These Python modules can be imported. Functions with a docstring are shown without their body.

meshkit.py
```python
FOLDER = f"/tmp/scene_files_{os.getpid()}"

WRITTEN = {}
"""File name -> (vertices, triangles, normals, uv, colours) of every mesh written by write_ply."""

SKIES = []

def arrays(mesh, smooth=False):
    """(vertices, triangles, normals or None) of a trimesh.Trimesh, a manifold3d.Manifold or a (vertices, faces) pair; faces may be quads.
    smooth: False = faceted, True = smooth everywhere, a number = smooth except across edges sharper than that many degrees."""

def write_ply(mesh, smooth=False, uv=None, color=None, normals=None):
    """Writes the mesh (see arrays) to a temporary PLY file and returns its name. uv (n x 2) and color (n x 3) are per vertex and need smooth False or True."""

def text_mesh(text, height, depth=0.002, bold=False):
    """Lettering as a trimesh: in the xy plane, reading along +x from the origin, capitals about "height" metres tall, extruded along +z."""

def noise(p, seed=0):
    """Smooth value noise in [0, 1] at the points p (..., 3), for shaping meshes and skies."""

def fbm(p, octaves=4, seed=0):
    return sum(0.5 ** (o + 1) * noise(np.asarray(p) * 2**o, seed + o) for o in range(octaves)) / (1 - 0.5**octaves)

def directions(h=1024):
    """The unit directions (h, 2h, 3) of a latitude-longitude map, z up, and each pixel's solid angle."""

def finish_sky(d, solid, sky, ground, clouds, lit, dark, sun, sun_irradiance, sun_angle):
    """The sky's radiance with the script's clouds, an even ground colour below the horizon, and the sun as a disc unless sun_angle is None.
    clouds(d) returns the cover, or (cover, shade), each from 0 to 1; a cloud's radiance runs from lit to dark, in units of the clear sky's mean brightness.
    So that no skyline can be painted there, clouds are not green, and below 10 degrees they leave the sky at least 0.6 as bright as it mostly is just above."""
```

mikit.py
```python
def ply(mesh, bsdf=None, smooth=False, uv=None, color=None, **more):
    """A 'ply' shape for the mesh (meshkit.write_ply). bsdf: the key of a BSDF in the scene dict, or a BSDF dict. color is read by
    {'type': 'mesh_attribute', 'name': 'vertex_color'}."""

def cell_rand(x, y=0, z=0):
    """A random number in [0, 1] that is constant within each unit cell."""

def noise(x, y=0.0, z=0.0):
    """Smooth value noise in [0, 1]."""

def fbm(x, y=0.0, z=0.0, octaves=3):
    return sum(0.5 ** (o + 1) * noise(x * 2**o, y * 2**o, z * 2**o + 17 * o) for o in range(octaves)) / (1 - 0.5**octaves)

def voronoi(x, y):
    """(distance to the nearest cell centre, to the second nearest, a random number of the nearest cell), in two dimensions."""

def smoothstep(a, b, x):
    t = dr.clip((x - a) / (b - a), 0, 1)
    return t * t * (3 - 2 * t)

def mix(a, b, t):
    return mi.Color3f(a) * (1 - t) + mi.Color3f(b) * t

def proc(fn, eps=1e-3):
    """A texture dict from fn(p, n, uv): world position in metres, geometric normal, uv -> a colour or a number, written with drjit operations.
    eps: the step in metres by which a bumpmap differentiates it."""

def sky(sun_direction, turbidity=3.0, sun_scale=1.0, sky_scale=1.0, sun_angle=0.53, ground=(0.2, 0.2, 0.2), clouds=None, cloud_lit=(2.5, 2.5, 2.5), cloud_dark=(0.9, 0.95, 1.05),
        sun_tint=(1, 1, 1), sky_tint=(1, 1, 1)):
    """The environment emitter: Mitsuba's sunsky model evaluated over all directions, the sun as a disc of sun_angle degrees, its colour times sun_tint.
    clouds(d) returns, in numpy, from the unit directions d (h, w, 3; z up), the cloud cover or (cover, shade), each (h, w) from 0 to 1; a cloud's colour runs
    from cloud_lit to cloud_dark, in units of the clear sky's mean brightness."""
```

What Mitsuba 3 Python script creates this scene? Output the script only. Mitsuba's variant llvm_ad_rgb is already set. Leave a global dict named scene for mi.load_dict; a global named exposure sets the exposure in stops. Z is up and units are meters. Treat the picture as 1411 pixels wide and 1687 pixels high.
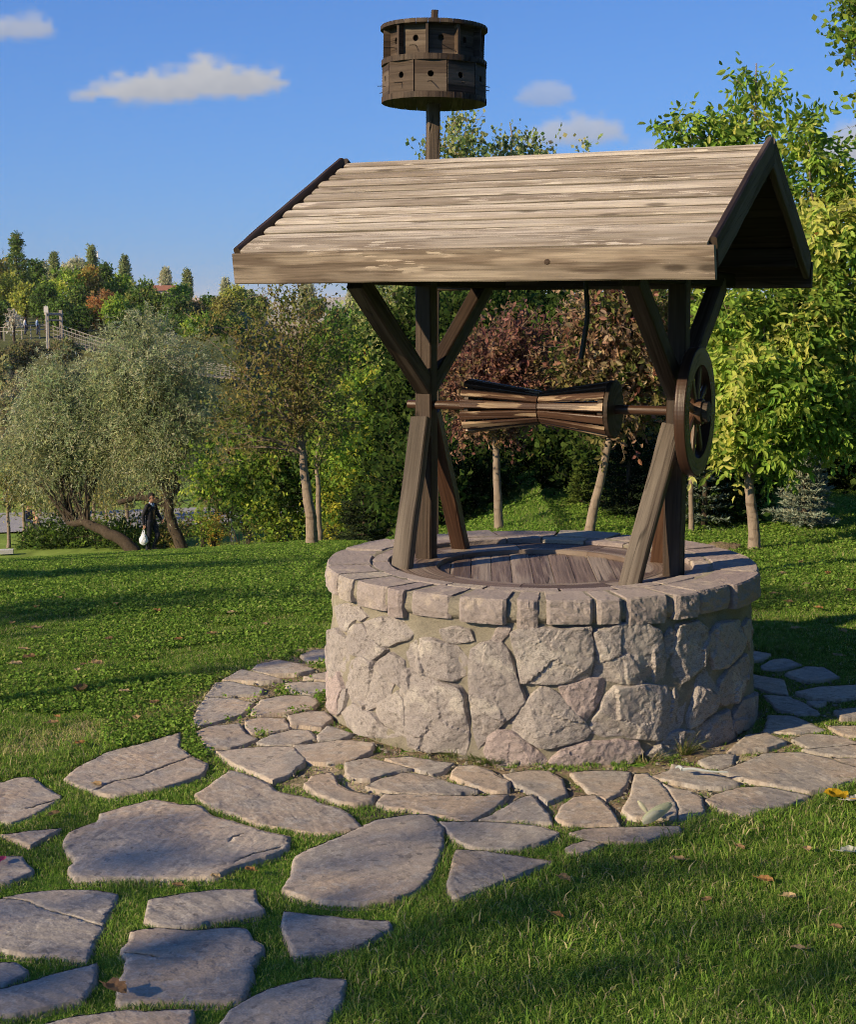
import math, random
import numpy as np, trimesh, manifold3d as m3
import mitsuba as mi, drjit as dr
import mikit
from mikit import proc, noise, fbm, voronoi, cell_rand, smoothstep, mix
from meshkit import fbm as nfbm, noise as nnoise
from scipy.spatial import Delaunay, cKDTree
from shapely.geometry import Polygon, Point, MultiPolygon
from shapely import affinity, contains_xy, distance as shp_distance, points as shp_points
from shapely.ops import unary_union

T = mi.ScalarTransform4f
scene, labels = {}, {}

# ------------------------------------------------------------------ camera, daylight, exposure
exposure = 2.3
SUN = np.array([-0.835, -0.55, 0.425]); SUN /= np.linalg.norm(SUN)
scene['camera'] = {'type': 'perspective', 'fov_axis': 'x', 'fov': 31.64, 'near_clip': 0.05, 'far_clip': 20000.0,
                   'to_world': T().look_at(origin=[0, 0, 1.8], target=[0, 0.991572, 1.8 - 0.129556], up=[0, 0, 1])}


def clouds(d):
    """A few small fair-weather clouds: az/el in degrees, each a lumpy flat-bottomed bank."""
    az = np.degrees(np.arctan2(d[..., 0], d[..., 1])); el = np.degrees(np.arcsin(np.clip(d[..., 2], -1, 1)))
    cover = np.zeros(az.shape); shade = np.zeros(az.shape)
    q = np.stack([az * 1.1, el * 1.9, az * 0], -1)
    nz = nfbm(q, 5, 3); nf = nfbm(q * 2.6, 4, 9); lump = nfbm(np.stack([az * 0.85, az * 0, az * 0], -1), 3, 31)
    for (a0, e0, ra, re, dens, tilt) in CLOUDS:
        u = (az - a0) / ra; base = e0 - re * 0.55 + tilt * (az - a0)
        top = re * 1.6 * np.clip(1 - u * u, 0, 1) ** 0.45 * (0.82 + 0.32 * lump) * (1 + .3 * u)
        h = (el - base) / np.maximum(top, 1e-3)
        body = np.clip(1 - np.abs(u) ** 3, 0, 1) * np.clip((1.1 - h) / 0.7, 0, 1) * np.clip((el - base) / (re * 0.5) + 0.35, 0, 1)
        c = np.clip((body * 1.35 - 1.3 * (1 - nz * 0.85 - nf * 0.75)) * 1.6, 0, 1) * dens * np.clip(body * 5, 0, 1)
        c = np.where(np.abs(u) < 1.15, c, 0)
        shade = np.maximum(shade, np.where(c > 0.02, np.clip(0.85 - h * 1.1 + 0.6 * (nf - 0.5), 0, 1), 0)); cover = np.maximum(cover, np.clip(c, 0, 1))
    return cover, shade * 0.8


CLOUDS = [(-9.1, 8.2, 4.3, 0.95, 1.15, 0.075), (-15.6, 9.9, 2.6, 0.6, 0.75, 0.05), (5.4, 6.55, 2.2, 0.75, 0.75, 0.0), (4.2, 7.9, 1.3, 0.5, 0.5, 0.0),
          (16.4, 6.2, 3.2, 1.3, 1.0, 0.12), (9.5, 5.9, 3.0, 0.6, 0.4, 0.0), (-28, 11, 6, 1.2, .8, .02), (33, 9, 7, 1.4, .9, .02), (70, 14, 9, 2, .8, 0), (-60, 16, 9, 2, .7, 0)]
scene['sky'] = mikit.sky(SUN, turbidity=2.2, sun_scale=1.0, sky_scale=0.76, clouds=clouds, cloud_lit=(2.2, 2.25, 2.4), cloud_dark=(1.35, 1.5, 1.85), sky_tint=(0.44, 0.76, 1.42), sun_tint=(0.96, 1.0, 1.06), ground=(0.12, 0.13, 0.08))
labels['sky'] = {'label': 'deep blue sky with a few small white clouds', 'category': 'sky', 'kind': 'structure'}

# ------------------------------------------------------------------ materials
C3 = mi.Color3f


def rgb(*c): return {'type': 'rgb', 'value': list(c)}
def two(b): return {'type': 'twosided', 'bsdf': b}
def bump(b, fn, scale=1.0, eps=1.5e-3): return {'type': 'bumpmap', 'arbitrary': proc(fn, eps), 'scale': scale, 'bsdf': b}


VC = {'type': 'mesh_attribute', 'name': 'vertex_color'}


def leafy(trans=0.85, rough=0.55, spec=0.35):
    return {'type': 'principledthin', 'base_color': VC, 'roughness': rough, 'diff_trans': trans, 'eta': 1.35, 'spec_trans': 0.0}


scene['leaf'] = leafy(0.9, 0.45)
scene['needle'] = leafy(0.35, 0.65)
scene['blade'] = leafy(0.75, 0.5)
scene['paint'] = two({'type': 'principled', 'base_color': VC, 'roughness': 0.75, 'specular': 0.3})


def tint(uv): return cell_rand(dr.floor(uv.x / 10.0), 5.0, 3.0), cell_rand(dr.floor(uv.x / 10.0), 9.0, 8.0)


def f_wallstone(p, n, uv):
    t, t2 = tint(uv)
    a = fbm(p.x * 9, p.y * 9, p.z * 9, 4); b = fbm(p.x * 42 + 5, p.y * 42, p.z * 42, 3); g = noise(p.x * 260, p.y * 260, p.z * 260)
    c = mix((0.245, 0.222, 0.215), (0.31, 0.282, 0.265), t)
    c = mix(c, (0.31, 0.258, 0.25), smoothstep(0.80, 0.95, t2))
    c = mix(c, (0.43, 0.40, 0.355), smoothstep(0.56, 0.74, a) * 0.6)
    c = mix(c, (0.20, 0.175, 0.17), smoothstep(0.52, 0.75, b) * 0.45)
    pit = smoothstep(0.62, 0.70, fbm(p.x * 95, p.y * 95, p.z * 95, 2)); c = mix(c, c * 0.55, pit * 0.7)
    return c * (0.68 + 0.64 * g)


def f_wallstone_h(p, n, uv):
    return 0.009 * fbm(p.x * 60, p.y * 60, p.z * 60, 4) + 0.003 * noise(p.x * 240, p.y * 240, p.z * 240)


def f_cap(p, n, uv):
    t, t2 = tint(uv)
    a = fbm(p.x * 12, p.y * 12, p.z * 12, 4); b = noise(p.x * 180, p.y * 180, p.z * 180); k = fbm(p.x * 3, p.y * 3, 1.0, 2)
    c = mix((0.268, 0.232, 0.221), (0.322, 0.278, 0.255), t)
    c = mix(c, (0.25, 0.208, 0.205), smoothstep(0.66, 0.82, t2))
    c = mix(c, (0.38, 0.345, 0.285), smoothstep(0.83, 0.93, t))
    c = mix(c, (0.25, 0.215, 0.205), smoothstep(0.45, 0.65, k) * 0.6)
    c = mix(c, (0.42, 0.36, 0.29), smoothstep(0.6, 0.75, a) * 0.5)
    return c * (0.82 + 0.36 * b)


def f_mortar(p, n, uv):
    a = fbm(p.x * 14, p.y * 14, p.z * 14, 4); b = noise(p.x * 220, p.y * 220, p.z * 220)
    return mix((0.17, 0.155, 0.122), (0.265, 0.243, 0.195), a) * (0.74 + 0.46 * b)


def f_flag(p, n, uv):
    t, t2 = tint(uv)
    th_ = (t - 0.5) * 2.6; s = p.y * dr.cos(th_) - p.x * dr.sin(th_); w = p.x * dr.cos(th_) + p.y * dr.sin(th_)
    a = fbm(p.x * 5 + t * 9, p.y * 5, 2.0, 4); l = fbm(w * 9, s * 55, t * 30, 3); b = noise(p.x * 240, p.y * 240, 0.0)
    r = fbm(p.x * 2.2 + t2 * 20, p.y * 2.2, 7.0, 3)
    c = mix((0.36, 0.305, 0.248), (0.45, 0.385, 0.31), t)
    c = mix(c, (0.275, 0.262, 0.245), smoothstep(0.42, 0.62, a) * 0.7)
    c = mix(c, (0.44, 0.335, 0.235), smoothstep(0.5, 0.72, r) * 0.55)
    c = mix(c, (0.205, 0.18, 0.16), smoothstep(0.58, 0.75, l) * 0.4); c = mix(c, (0.47, 0.44, 0.385), smoothstep(0.62, 0.70, fbm(p.x * 31 + t * 7, p.y * 31, 1.0, 3)) * 0.45); c = mix(c, (0.13, 0.115, 0.10), smoothstep(0.70, 0.78, fbm(p.x * 33, p.y * 33 + t2 * 9, 5.0, 3)) * 0.5)
    m = fbm(p.x * 70, p.y * 70, t * 5, 3); vein = smoothstep(0.03, 0.0, dr.abs(fbm(w * 5 + t2 * 9, s * 14, 3.0, 4) - 0.5)); c = mix(c, (0.50, 0.46, 0.40), vein * 0.35)
    return c * (0.74 + 0.26 * b) * (0.80 + 0.44 * m)


def f_flag_h(p, n, uv):
    t, t2 = tint(uv)
    th_ = (t - 0.5) * 2.6; s = p.y * dr.cos(th_) - p.x * dr.sin(th_); w = p.x * dr.cos(th_) + p.y * dr.sin(th_); lay = fbm(p.x * 4 + t2 * 30, p.y * 4, t * 9, 4)
    step = 0.0016 * (dr.floor(lay * 7.0) + smoothstep(0.75, 1.0, lay * 7.0 - dr.floor(lay * 7.0)))
    return step + 0.0060 * fbm(w * 9, s * 34, t * 30, 4) + 0.003 * fbm(p.x * 50, p.y * 50, 0.0, 3) + 0.001 * noise(p.x * 260, p.y * 260, 0.0)


def f_soil(p, n, uv):
    a = fbm(p.x * 3, p.y * 3, 0.0, 4); b = noise(p.x * 150, p.y * 150, p.z * 150); g = fbm(p.x * 26, p.y * 26, 4.0, 3)
    c = mix((0.17, 0.13, 0.088), (0.33, 0.268, 0.188), smoothstep(0.3, 0.7, a))
    c = mix(c, (0.085, 0.10, 0.035), smoothstep(0.5, 0.66, g) * 0.5)
    return c * (0.7 + 0.6 * b)


def f_soil_h(p, n, uv): return 0.012 * fbm(p.x * 45, p.y * 45, 0.0, 3) + 0.004 * noise(p.x * 170, p.y * 170, 0.0)


def f_ground(p, n, uv):
    d = p.y
    a = fbm(p.x * 0.6, p.y * 0.6, 0.0, 4); b = noise(p.x * 60, p.y * 60, 0.0); g = fbm(p.x * 7, p.y * 7, 0.0, 3)
    lawn = mix((0.07, 0.15, 0.018), (0.14, 0.25, 0.034), a) * (0.55 + 0.55 * b + 0.5 * g)
    park = mix((0.085, 0.155, 0.026), (0.17, 0.215, 0.05), fbm(p.x * 0.25, p.y * 0.25, 0.0, 4)) * (0.65 + 0.8 * fbm(p.x * 3, p.y * 1.2, 0.0, 3))
    scrub = mix((0.045, 0.065, 0.022), (0.105, 0.105, 0.048), fbm(p.x * 0.12, p.y * 0.12, 0.0, 4)) * (0.6 + 0.8 * fbm(p.x * 0.9, p.y * 0.9, 0.0, 3))
    field = mix((0.26, 0.20, 0.13), (0.17, 0.16, 0.085), fbm(p.x * 0.012, p.y * 0.02, 0.0, 4))
    c = mix(lawn, park, smoothstep(24.0, 34.0, d)); c = mix(c, scrub, smoothstep(80.0, 105.0, d))
    return mix(c, field, smoothstep(260.0, 330.0, d))


def grainy(dark, light, weather, old=False):
    def f(p, n, uv):
        k = dr.floor(uv.x / 10.0); t = cell_rand(k, 1.0, 2.0); x = uv.x - 10.0 * k; y = uv.y
        w = fbm(x * 6 + k, y * 1.1, 0.0, 2)
        g = fbm((x + 0.030 * w) * 130, y * 3.2, k, 4); s = fbm(x * 14, y * 1.0, k + 4.0, 4); f2 = noise(x * 520, y * 14, k)
        c = mix(dark, light, smoothstep(0.25, 0.75, 0.55 * g + 0.45 * s + 0.32 * (t - 0.5)))
        c = mix(c, weather, smoothstep(0.52, 0.70, s + 0.12 * (g - 0.5)) * 0.8)
        crack = smoothstep(0.020, 0.0, dr.abs(fbm((x + 0.02 * w) * 30, y * 0.9, k + 11.0, 2) - 0.5)) * smoothstep(0.45, 0.6, noise(x * 9, y * 0.8, k + 2.0))
        c = c * (1.0 - 0.55 * crack)
        if old:                                     # sun bleached timber: split dark seams, grey patches, knots
            seam = smoothstep(0.56, 0.74, fbm((x + 0.05 * w) * 75, y * 1.6, k + 21.0, 4)); c = mix(c, dark, seam * 0.75)
            grey = smoothstep(0.40, 0.70, fbm(x * 24, y * 3.2, k + 31.0, 4)); c = mix(c, C3(weather), grey * 0.4)
            flake = smoothstep(0.60, 0.66, fbm(x * 110, y * 11.0, k + 41.0, 3)) * smoothstep(0.5, 0.62, fbm(x * 12, y * 2.6, k + 43.0, 3)) * 0.8; c = mix(c, C3(weather) * 1.1, flake)
            d, _, r = voronoi(x * 7.0 + k, y * 2.1); kn = smoothstep(0.13, 0.05, d) * smoothstep(0.55, 0.6, r); c = mix(c, C3(dark) * 0.55, kn * 0.8)
            c = c * (0.82 + 0.36 * noise(x * 26, y * 0.7, k + 3.0))
        return c * (0.80 + 0.34 * f2)
    return f


def grain_h(p, n, uv):
    k = dr.floor(uv.x / 10.0); x = uv.x - 10.0 * k; y = uv.y; w = fbm(x * 6 + k, y * 1.1, 0.0, 2)
    crack = smoothstep(0.020, 0.0, dr.abs(fbm((x + 0.02 * w) * 30, y * 0.9, k + 11.0, 2) - 0.5)) * smoothstep(0.45, 0.6, noise(x * 9, y * 0.8, k + 2.0))
    return 0.0030 * fbm((x + 0.030 * w) * 130, y * 3.2, k, 4) - 0.004 * crack


def wood(key, dark, light, weather, rough, spec=0.5, hs=1.0, old=False):
    scene[key] = two(bump({'type': 'principled', 'base_color': proc(grainy(dark, light, weather, old)), 'roughness': rough, 'specular': spec}, grain_h, hs))


wood('roof_wood', (0.195, 0.158, 0.120), (0.39, 0.335, 0.265), (0.48, 0.43, 0.355), 0.85, 0.2, 1.6, True)
wood('fascia_wood', (0.090, 0.066, 0.049), (0.185, 0.142, 0.106), (0.40, 0.335, 0.265), 0.8, 0.2, 1.5, True)
wood('stain_wood', (0.026, 0.017, 0.012), (0.060, 0.040, 0.029), (0.095, 0.072, 0.056), 0.6, 0.25, 0.5)
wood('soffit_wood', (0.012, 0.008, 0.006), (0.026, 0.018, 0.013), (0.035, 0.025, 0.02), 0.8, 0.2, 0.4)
wood('leg_wood', (0.050, 0.038, 0.029), (0.104, 0.083, 0.067), (0.155, 0.13, 0.107), 0.65, 0.25, 0.8)
wood('varnish_wood', (0.038, 0.018, 0.011), (0.085, 0.044, 0.026), (0.105, 0.062, 0.038), 0.42, 0.35, 0.4)


def f_peeled(p, n, uv):
    k = dr.floor(uv.x / 10.0); x = uv.x - 10.0 * k; y = uv.y; g = fbm(x * 120, y * 4, k, 3); t = cell_rand(k, 4.0, 2.0)
    c = mix((0.036, 0.017, 0.011), (0.085, 0.044, 0.027), g)
    bare = smoothstep(0.545, 0.60, fbm(x * 55, y * 5.5, k + 3.0, 4) + 0.10 * (t - 0.5)); worn = smoothstep(0.42, 0.60, fbm(x * 20, y * 3.0, k + 8.0, 3))
    return mix(c, (0.38, 0.275, 0.18), bare * worn * 0.85) * (0.85 + 0.3 * noise(x * 400, y * 20, k))


scene['peeled_wood'] = two(bump({'type': 'principled', 'base_color': proc(f_peeled), 'roughness': 0.45, 'specular': 0.35}, grain_h, 0.5))
wood('cover_wood', (0.095, 0.066, 0.053), (0.20, 0.150, 0.122), (0.30, 0.25, 0.21), 0.55, 0.25, 0.7)
wood('house_wood', (0.034, 0.022, 0.015), (0.075, 0.051, 0.035), (0.125, 0.095, 0.07), 0.7, 0.35, 1.0)


def f_bark(p, n, uv):
    g = fbm(p.x * 40, p.y * 40, p.z * 9, 3)
    return mix((0.03, 0.022, 0.016), (0.10, 0.078, 0.058), g)


def f_pale(p, n, uv):
    g = fbm(p.x * 30, p.y * 30, p.z * 12, 4); b = smoothstep(0.58, 0.7, fbm(p.x * 9, p.y * 9, p.z * 26, 3))
    return mix(mix((0.165, 0.128, 0.098), (0.31, 0.25, 0.20), g), (0.12, 0.09, 0.07), b * 0.7)


def f_bark_h(p, n, uv): return 0.012 * fbm(p.x * 45, p.y * 45, p.z * 12, 3)


scene['bark'] = two({'type': 'principled', 'base_color': proc(f_bark), 'roughness': 0.9, 'specular': 0.2})
scene['pale_bark'] = two(bump({'type': 'principled', 'base_color': proc(f_pale), 'roughness': 0.85, 'specular': 0.2}, f_bark_h, 0.5))
scene['wall_stone'] = two(bump({'type': 'principled', 'base_color': proc(f_wallstone), 'roughness': 0.85, 'specular': 0.25}, f_wallstone_h, 1.0))
scene['cap_stone'] = two(bump({'type': 'principled', 'base_color': proc(f_cap), 'roughness': 0.8, 'specular': 0.3}, f_wallstone_h, 0.7))
scene['mortar'] = two(bump({'type': 'principled', 'base_color': proc(f_mortar), 'roughness': 0.95, 'specular': 0.15}, f_wallstone_h, 0.8))
scene['flag_stone'] = two(bump({'type': 'principled', 'base_color': proc(f_flag), 'roughness': 0.7, 'specular': 0.35}, f_flag_h, 1.0))
scene['soil'] = two(bump({'type': 'principled', 'base_color': proc(f_soil), 'roughness': 0.95, 'specular': 0.1}, f_soil_h, 1.0))
scene['ground_mat'] = two({'type': 'principled', 'base_color': proc(f_ground), 'roughness': 0.95, 'specular': 0.1})
scene['knot_wood'] = two({'type': 'principled', 'base_color': rgb(0.045, 0.026, 0.016), 'roughness': 0.8})
scene['iron'] = two({'type': 'principled', 'base_color': rgb(0.05, 0.045, 0.04), 'roughness': 0.5, 'metallic': 0.6})
scene['strap'] = two({'type': 'principled', 'base_color': rgb(0.02, 0.02, 0.022), 'roughness': 0.6})


def f_road(p, n, uv): return mix((0.20, 0.20, 0.21), (0.27, 0.265, 0.265), fbm(p.x * 2, p.y * 2, 0.0, 4)) * (0.8 + 0.4 * noise(p.x * 30, p.y * 30, 0.0))


scene['road_mat'] = two({'type': 'principled', 'base_color': proc(f_road), 'roughness': 0.9, 'specular': 0.2})


def f_mount(p, n, uv):
    return mix((0.20, 0.165, 0.12), (0.12, 0.12, 0.08), fbm(p.x * 0.002, p.y * 0.002, p.z * 0.02, 4))


scene['mountain_mat'] = two({'type': 'principled', 'base_color': proc(f_mount), 'roughness': 1.0, 'specular': 0.0})

# ------------------------------------------------------------------ helpers
used = {}


def key_of(name, parent=None):
    base = (parent + '__' if parent else '') + name
    k = used.get(base, 0); used[base] = k + 1
    return base if k == 0 else f'{base}_{k:03d}'


def put(name, mesh, mat, parent=None, smooth=False, **kw):
    k = key_of(name, parent)
    scene[k] = mikit.ply(mesh, mat, smooth=smooth, **kw)
    return k


def tag(k, label=None, category=None, group=None, kind=None):
    d = labels.setdefault(k, {})
    for a, b in (('label', label), ('category', category), ('group', group), ('kind', kind)):
        if b: d[a] = b
    return k


def thing(name, label, category, group=None): return tag(key_of(name), label, category, group)


def cat(parts):
    """[(v, f)] -> one (v, f)"""
    vs, fs, o = [], [], 0
    for v, f in parts:
        vs.append(v); fs.append(np.asarray(f) + o); o += len(v)
    return np.vstack(vs), np.vstack(fs)


def unit(v): return v / np.maximum(np.linalg.norm(v, axis=-1, keepdims=True), 1e-12)


BEAM_ID = [0]


def beam(p0, p1, w, h, up=(0, 0, 1), ch=0.006, seg=6, wob=0.0015, top=None, seed=None, taper=1.0, skew0=0.0, skew1=0.0):
    """A sawn timber from p0 to p1, w across and h high, chamfered, slightly uneven. top(s, a) lifts the upper side. Returns (v, f, uv)."""
    BEAM_ID[0] += 1; k = BEAM_ID[0] if seed is None else seed
    p0, p1 = np.array(p0, float), np.array(p1, float); L = np.linalg.norm(p1 - p0); z = (p1 - p0) / L
    x = unit(np.cross(z, up)); y = np.cross(x, z)
    c = min(ch, w * 0.3, h * 0.3)
    if top is None:
        sec = np.array([[-w/2, -h/2+c], [-w/2, h/2-c], [-w/2+c, h/2], [w/2-c, h/2], [w/2, h/2-c], [w/2, -h/2+c], [w/2-c, -h/2], [-w/2+c, -h/2]])
    else:
        xs = np.linspace(-w/2, w/2, 9)
        sec = np.vstack([[[-w/2, -h/2]], np.stack([xs, h/2 * top(xs / (w/2)) + 0 * xs], 1), [[w/2, -h/2]]])
    per = np.concatenate([[0], np.cumsum(np.linalg.norm(np.roll(sec, -1, 0) - sec, axis=1))])
    S = np.vstack([sec, sec[:1]]); m = len(S); t = np.linspace(0, L, seg + 1)
    sc = 1 + (taper - 1) * (t / L)
    P = p0 + z * t[:, None, None] + (x * S[:, None, 0:1].transpose(1, 0, 2) + y * S[:, None, 1:2].transpose(1, 0, 2)) * sc[:, None, None]
    P = P + z * ((S[:, 1] / h) * np.where(np.arange(seg + 1) == 0, skew0, 0)[:, None] + (S[:, 1] / h) * np.where(np.arange(seg + 1) == seg, skew1, 0)[:, None])[..., None]
    if wob:
        q = P * [3.1, 3.1, 3.1] + k * 7.7
        d = np.stack([nfbm(q + o, 3) - 0.5 for o in (0, 31.1, 57.3)], -1) * wob * 4
        P = P + d - z * (d @ z)[..., None]
    v = P.reshape(-1, 3); uv = np.stack([np.broadcast_to(per[:m], (seg + 1, m)) + 10.0 * k + 0.7, np.broadcast_to(t[:, None], (seg + 1, m))], -1).reshape(-1, 2)
    f = []
    for i in range(seg):
        for j in range(m - 1):
            a, b = i * m + j, i * m + j + 1; f += [[a, a + m, b + m], [a, b + m, b]]
    vs, uvs = [v], [uv]; o = len(v)
    for e, flip in ((0, True), (seg, False)):
        ring = P[e, :-1]; ctr = ring.mean(0); vs += [ring, ctr[None]]
        uvs += [np.stack([S[:-1, 0] * 0.3 + 10.0 * k + 3, S[:-1, 1] * 0.3], 1), [[10.0 * k + 3, 0]]]
        n = len(ring)
        for j in range(n):
            f.append([o + j, o + (j + 1) % n, o + n] if flip else [o + (j + 1) % n, o + j, o + n])
        o += n + 1
    return np.vstack(vs), np.array(f), np.vstack(uvs)


def put_beam(name, mat, parent, *a, **kw):
    v, f, uv = beam(*a, **kw)
    return put(name, (v, f), mat, parent, uv=uv)


def tube(pts, radii, sides=8, cap=True):
    pts = np.asarray(pts, float); n = len(pts); radii = np.broadcast_to(radii, n)
    tan = unit(np.gradient(pts, axis=0)); ref = np.array([0.31, 0.17, 0.93]) if abs(tan[0] @ [0.31, 0.17, 0.93]) < 0.9 else np.array([1.0, 0, 0])
    x = unit(np.cross(tan, ref)); y = np.cross(tan, x)
    a = np.arange(sides) / sides * 2 * np.pi
    v = (pts[:, None] + radii[:, None, None] * (np.cos(a)[None, :, None] * x[:, None] + np.sin(a)[None, :, None] * y[:, None])).reshape(-1, 3)
    i, j = np.meshgrid(np.arange(n - 1), np.arange(sides), indexing='ij'); a0 = i * sides + j; b0 = i * sides + (j + 1) % sides
    f = np.stack([np.stack([a0, b0, b0 + sides], -1), np.stack([a0, b0 + sides, a0 + sides], -1)], 2).reshape(-1, 3)
    if cap:
        c0, c1 = len(v), len(v) + 1; v = np.vstack([v, pts[0], pts[-1]]); j = np.arange(sides)
        f = np.vstack([f, np.stack([0 * j + c0, (j + 1) % sides, j], 1), np.stack([0 * j + c1, (n - 1) * sides + j, (n - 1) * sides + (j + 1) % sides], 1)])
    return v, f


def bez(a, b, c, n):
    t = np.linspace(0, 1, n)[:, None]
    return (1 - t) ** 2 * np.asarray(a) + 2 * t * (1 - t) * np.asarray(b) + t * t * np.asarray(c)


def spline(pts, n):
    """Catmull-Rom through points."""
    p = np.asarray(pts, float)
    if len(p) == 2: return np.linspace(p[0], p[1], n)
    q = np.vstack([2 * p[0] - p[1], p, 2 * p[-1] - p[-2]]); out = []
    u = np.linspace(0, len(p) - 1 - 1e-9, n); i = u.astype(int); t = (u - i)[:, None]
    a, b, c, d = q[i], q[i + 1], q[i + 2], q[i + 3]
    return 0.5 * (2 * b + (c - a) * t + (2 * a - 5 * b + 4 * c - d) * t ** 2 + (3 * b - a - 3 * c + d) * t ** 3)


def wob_poly(poly, step, amp, seed, scale=1.0, octv=4):
    """Resample a closed outline and roughen it."""
    p = np.asarray(poly, float); q = np.vstack([p, p[:1]]); seg = np.linalg.norm(np.diff(q, axis=0), axis=1); s = np.concatenate([[0], np.cumsum(seg)])
    n = max(12, int(s[-1] / step)); u = np.linspace(0, s[-1], n, endpoint=False)
    r = np.stack([np.interp(u, s, q[:, 0]), np.interp(u, s, q[:, 1])], 1)
    for _ in range(1): r = 0.25 * np.roll(r, 1, 0) + 0.5 * r + 0.25 * np.roll(r, -1, 0)
    k = np.concatenate([r / scale, np.full((n, 1), seed * 3.3)], 1)
    return r + amp * np.stack([nfbm(k * 18, octv, 1) - 0.5, nfbm(k * 18 + 50, octv, 2) - 0.5], 1) * 2


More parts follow.
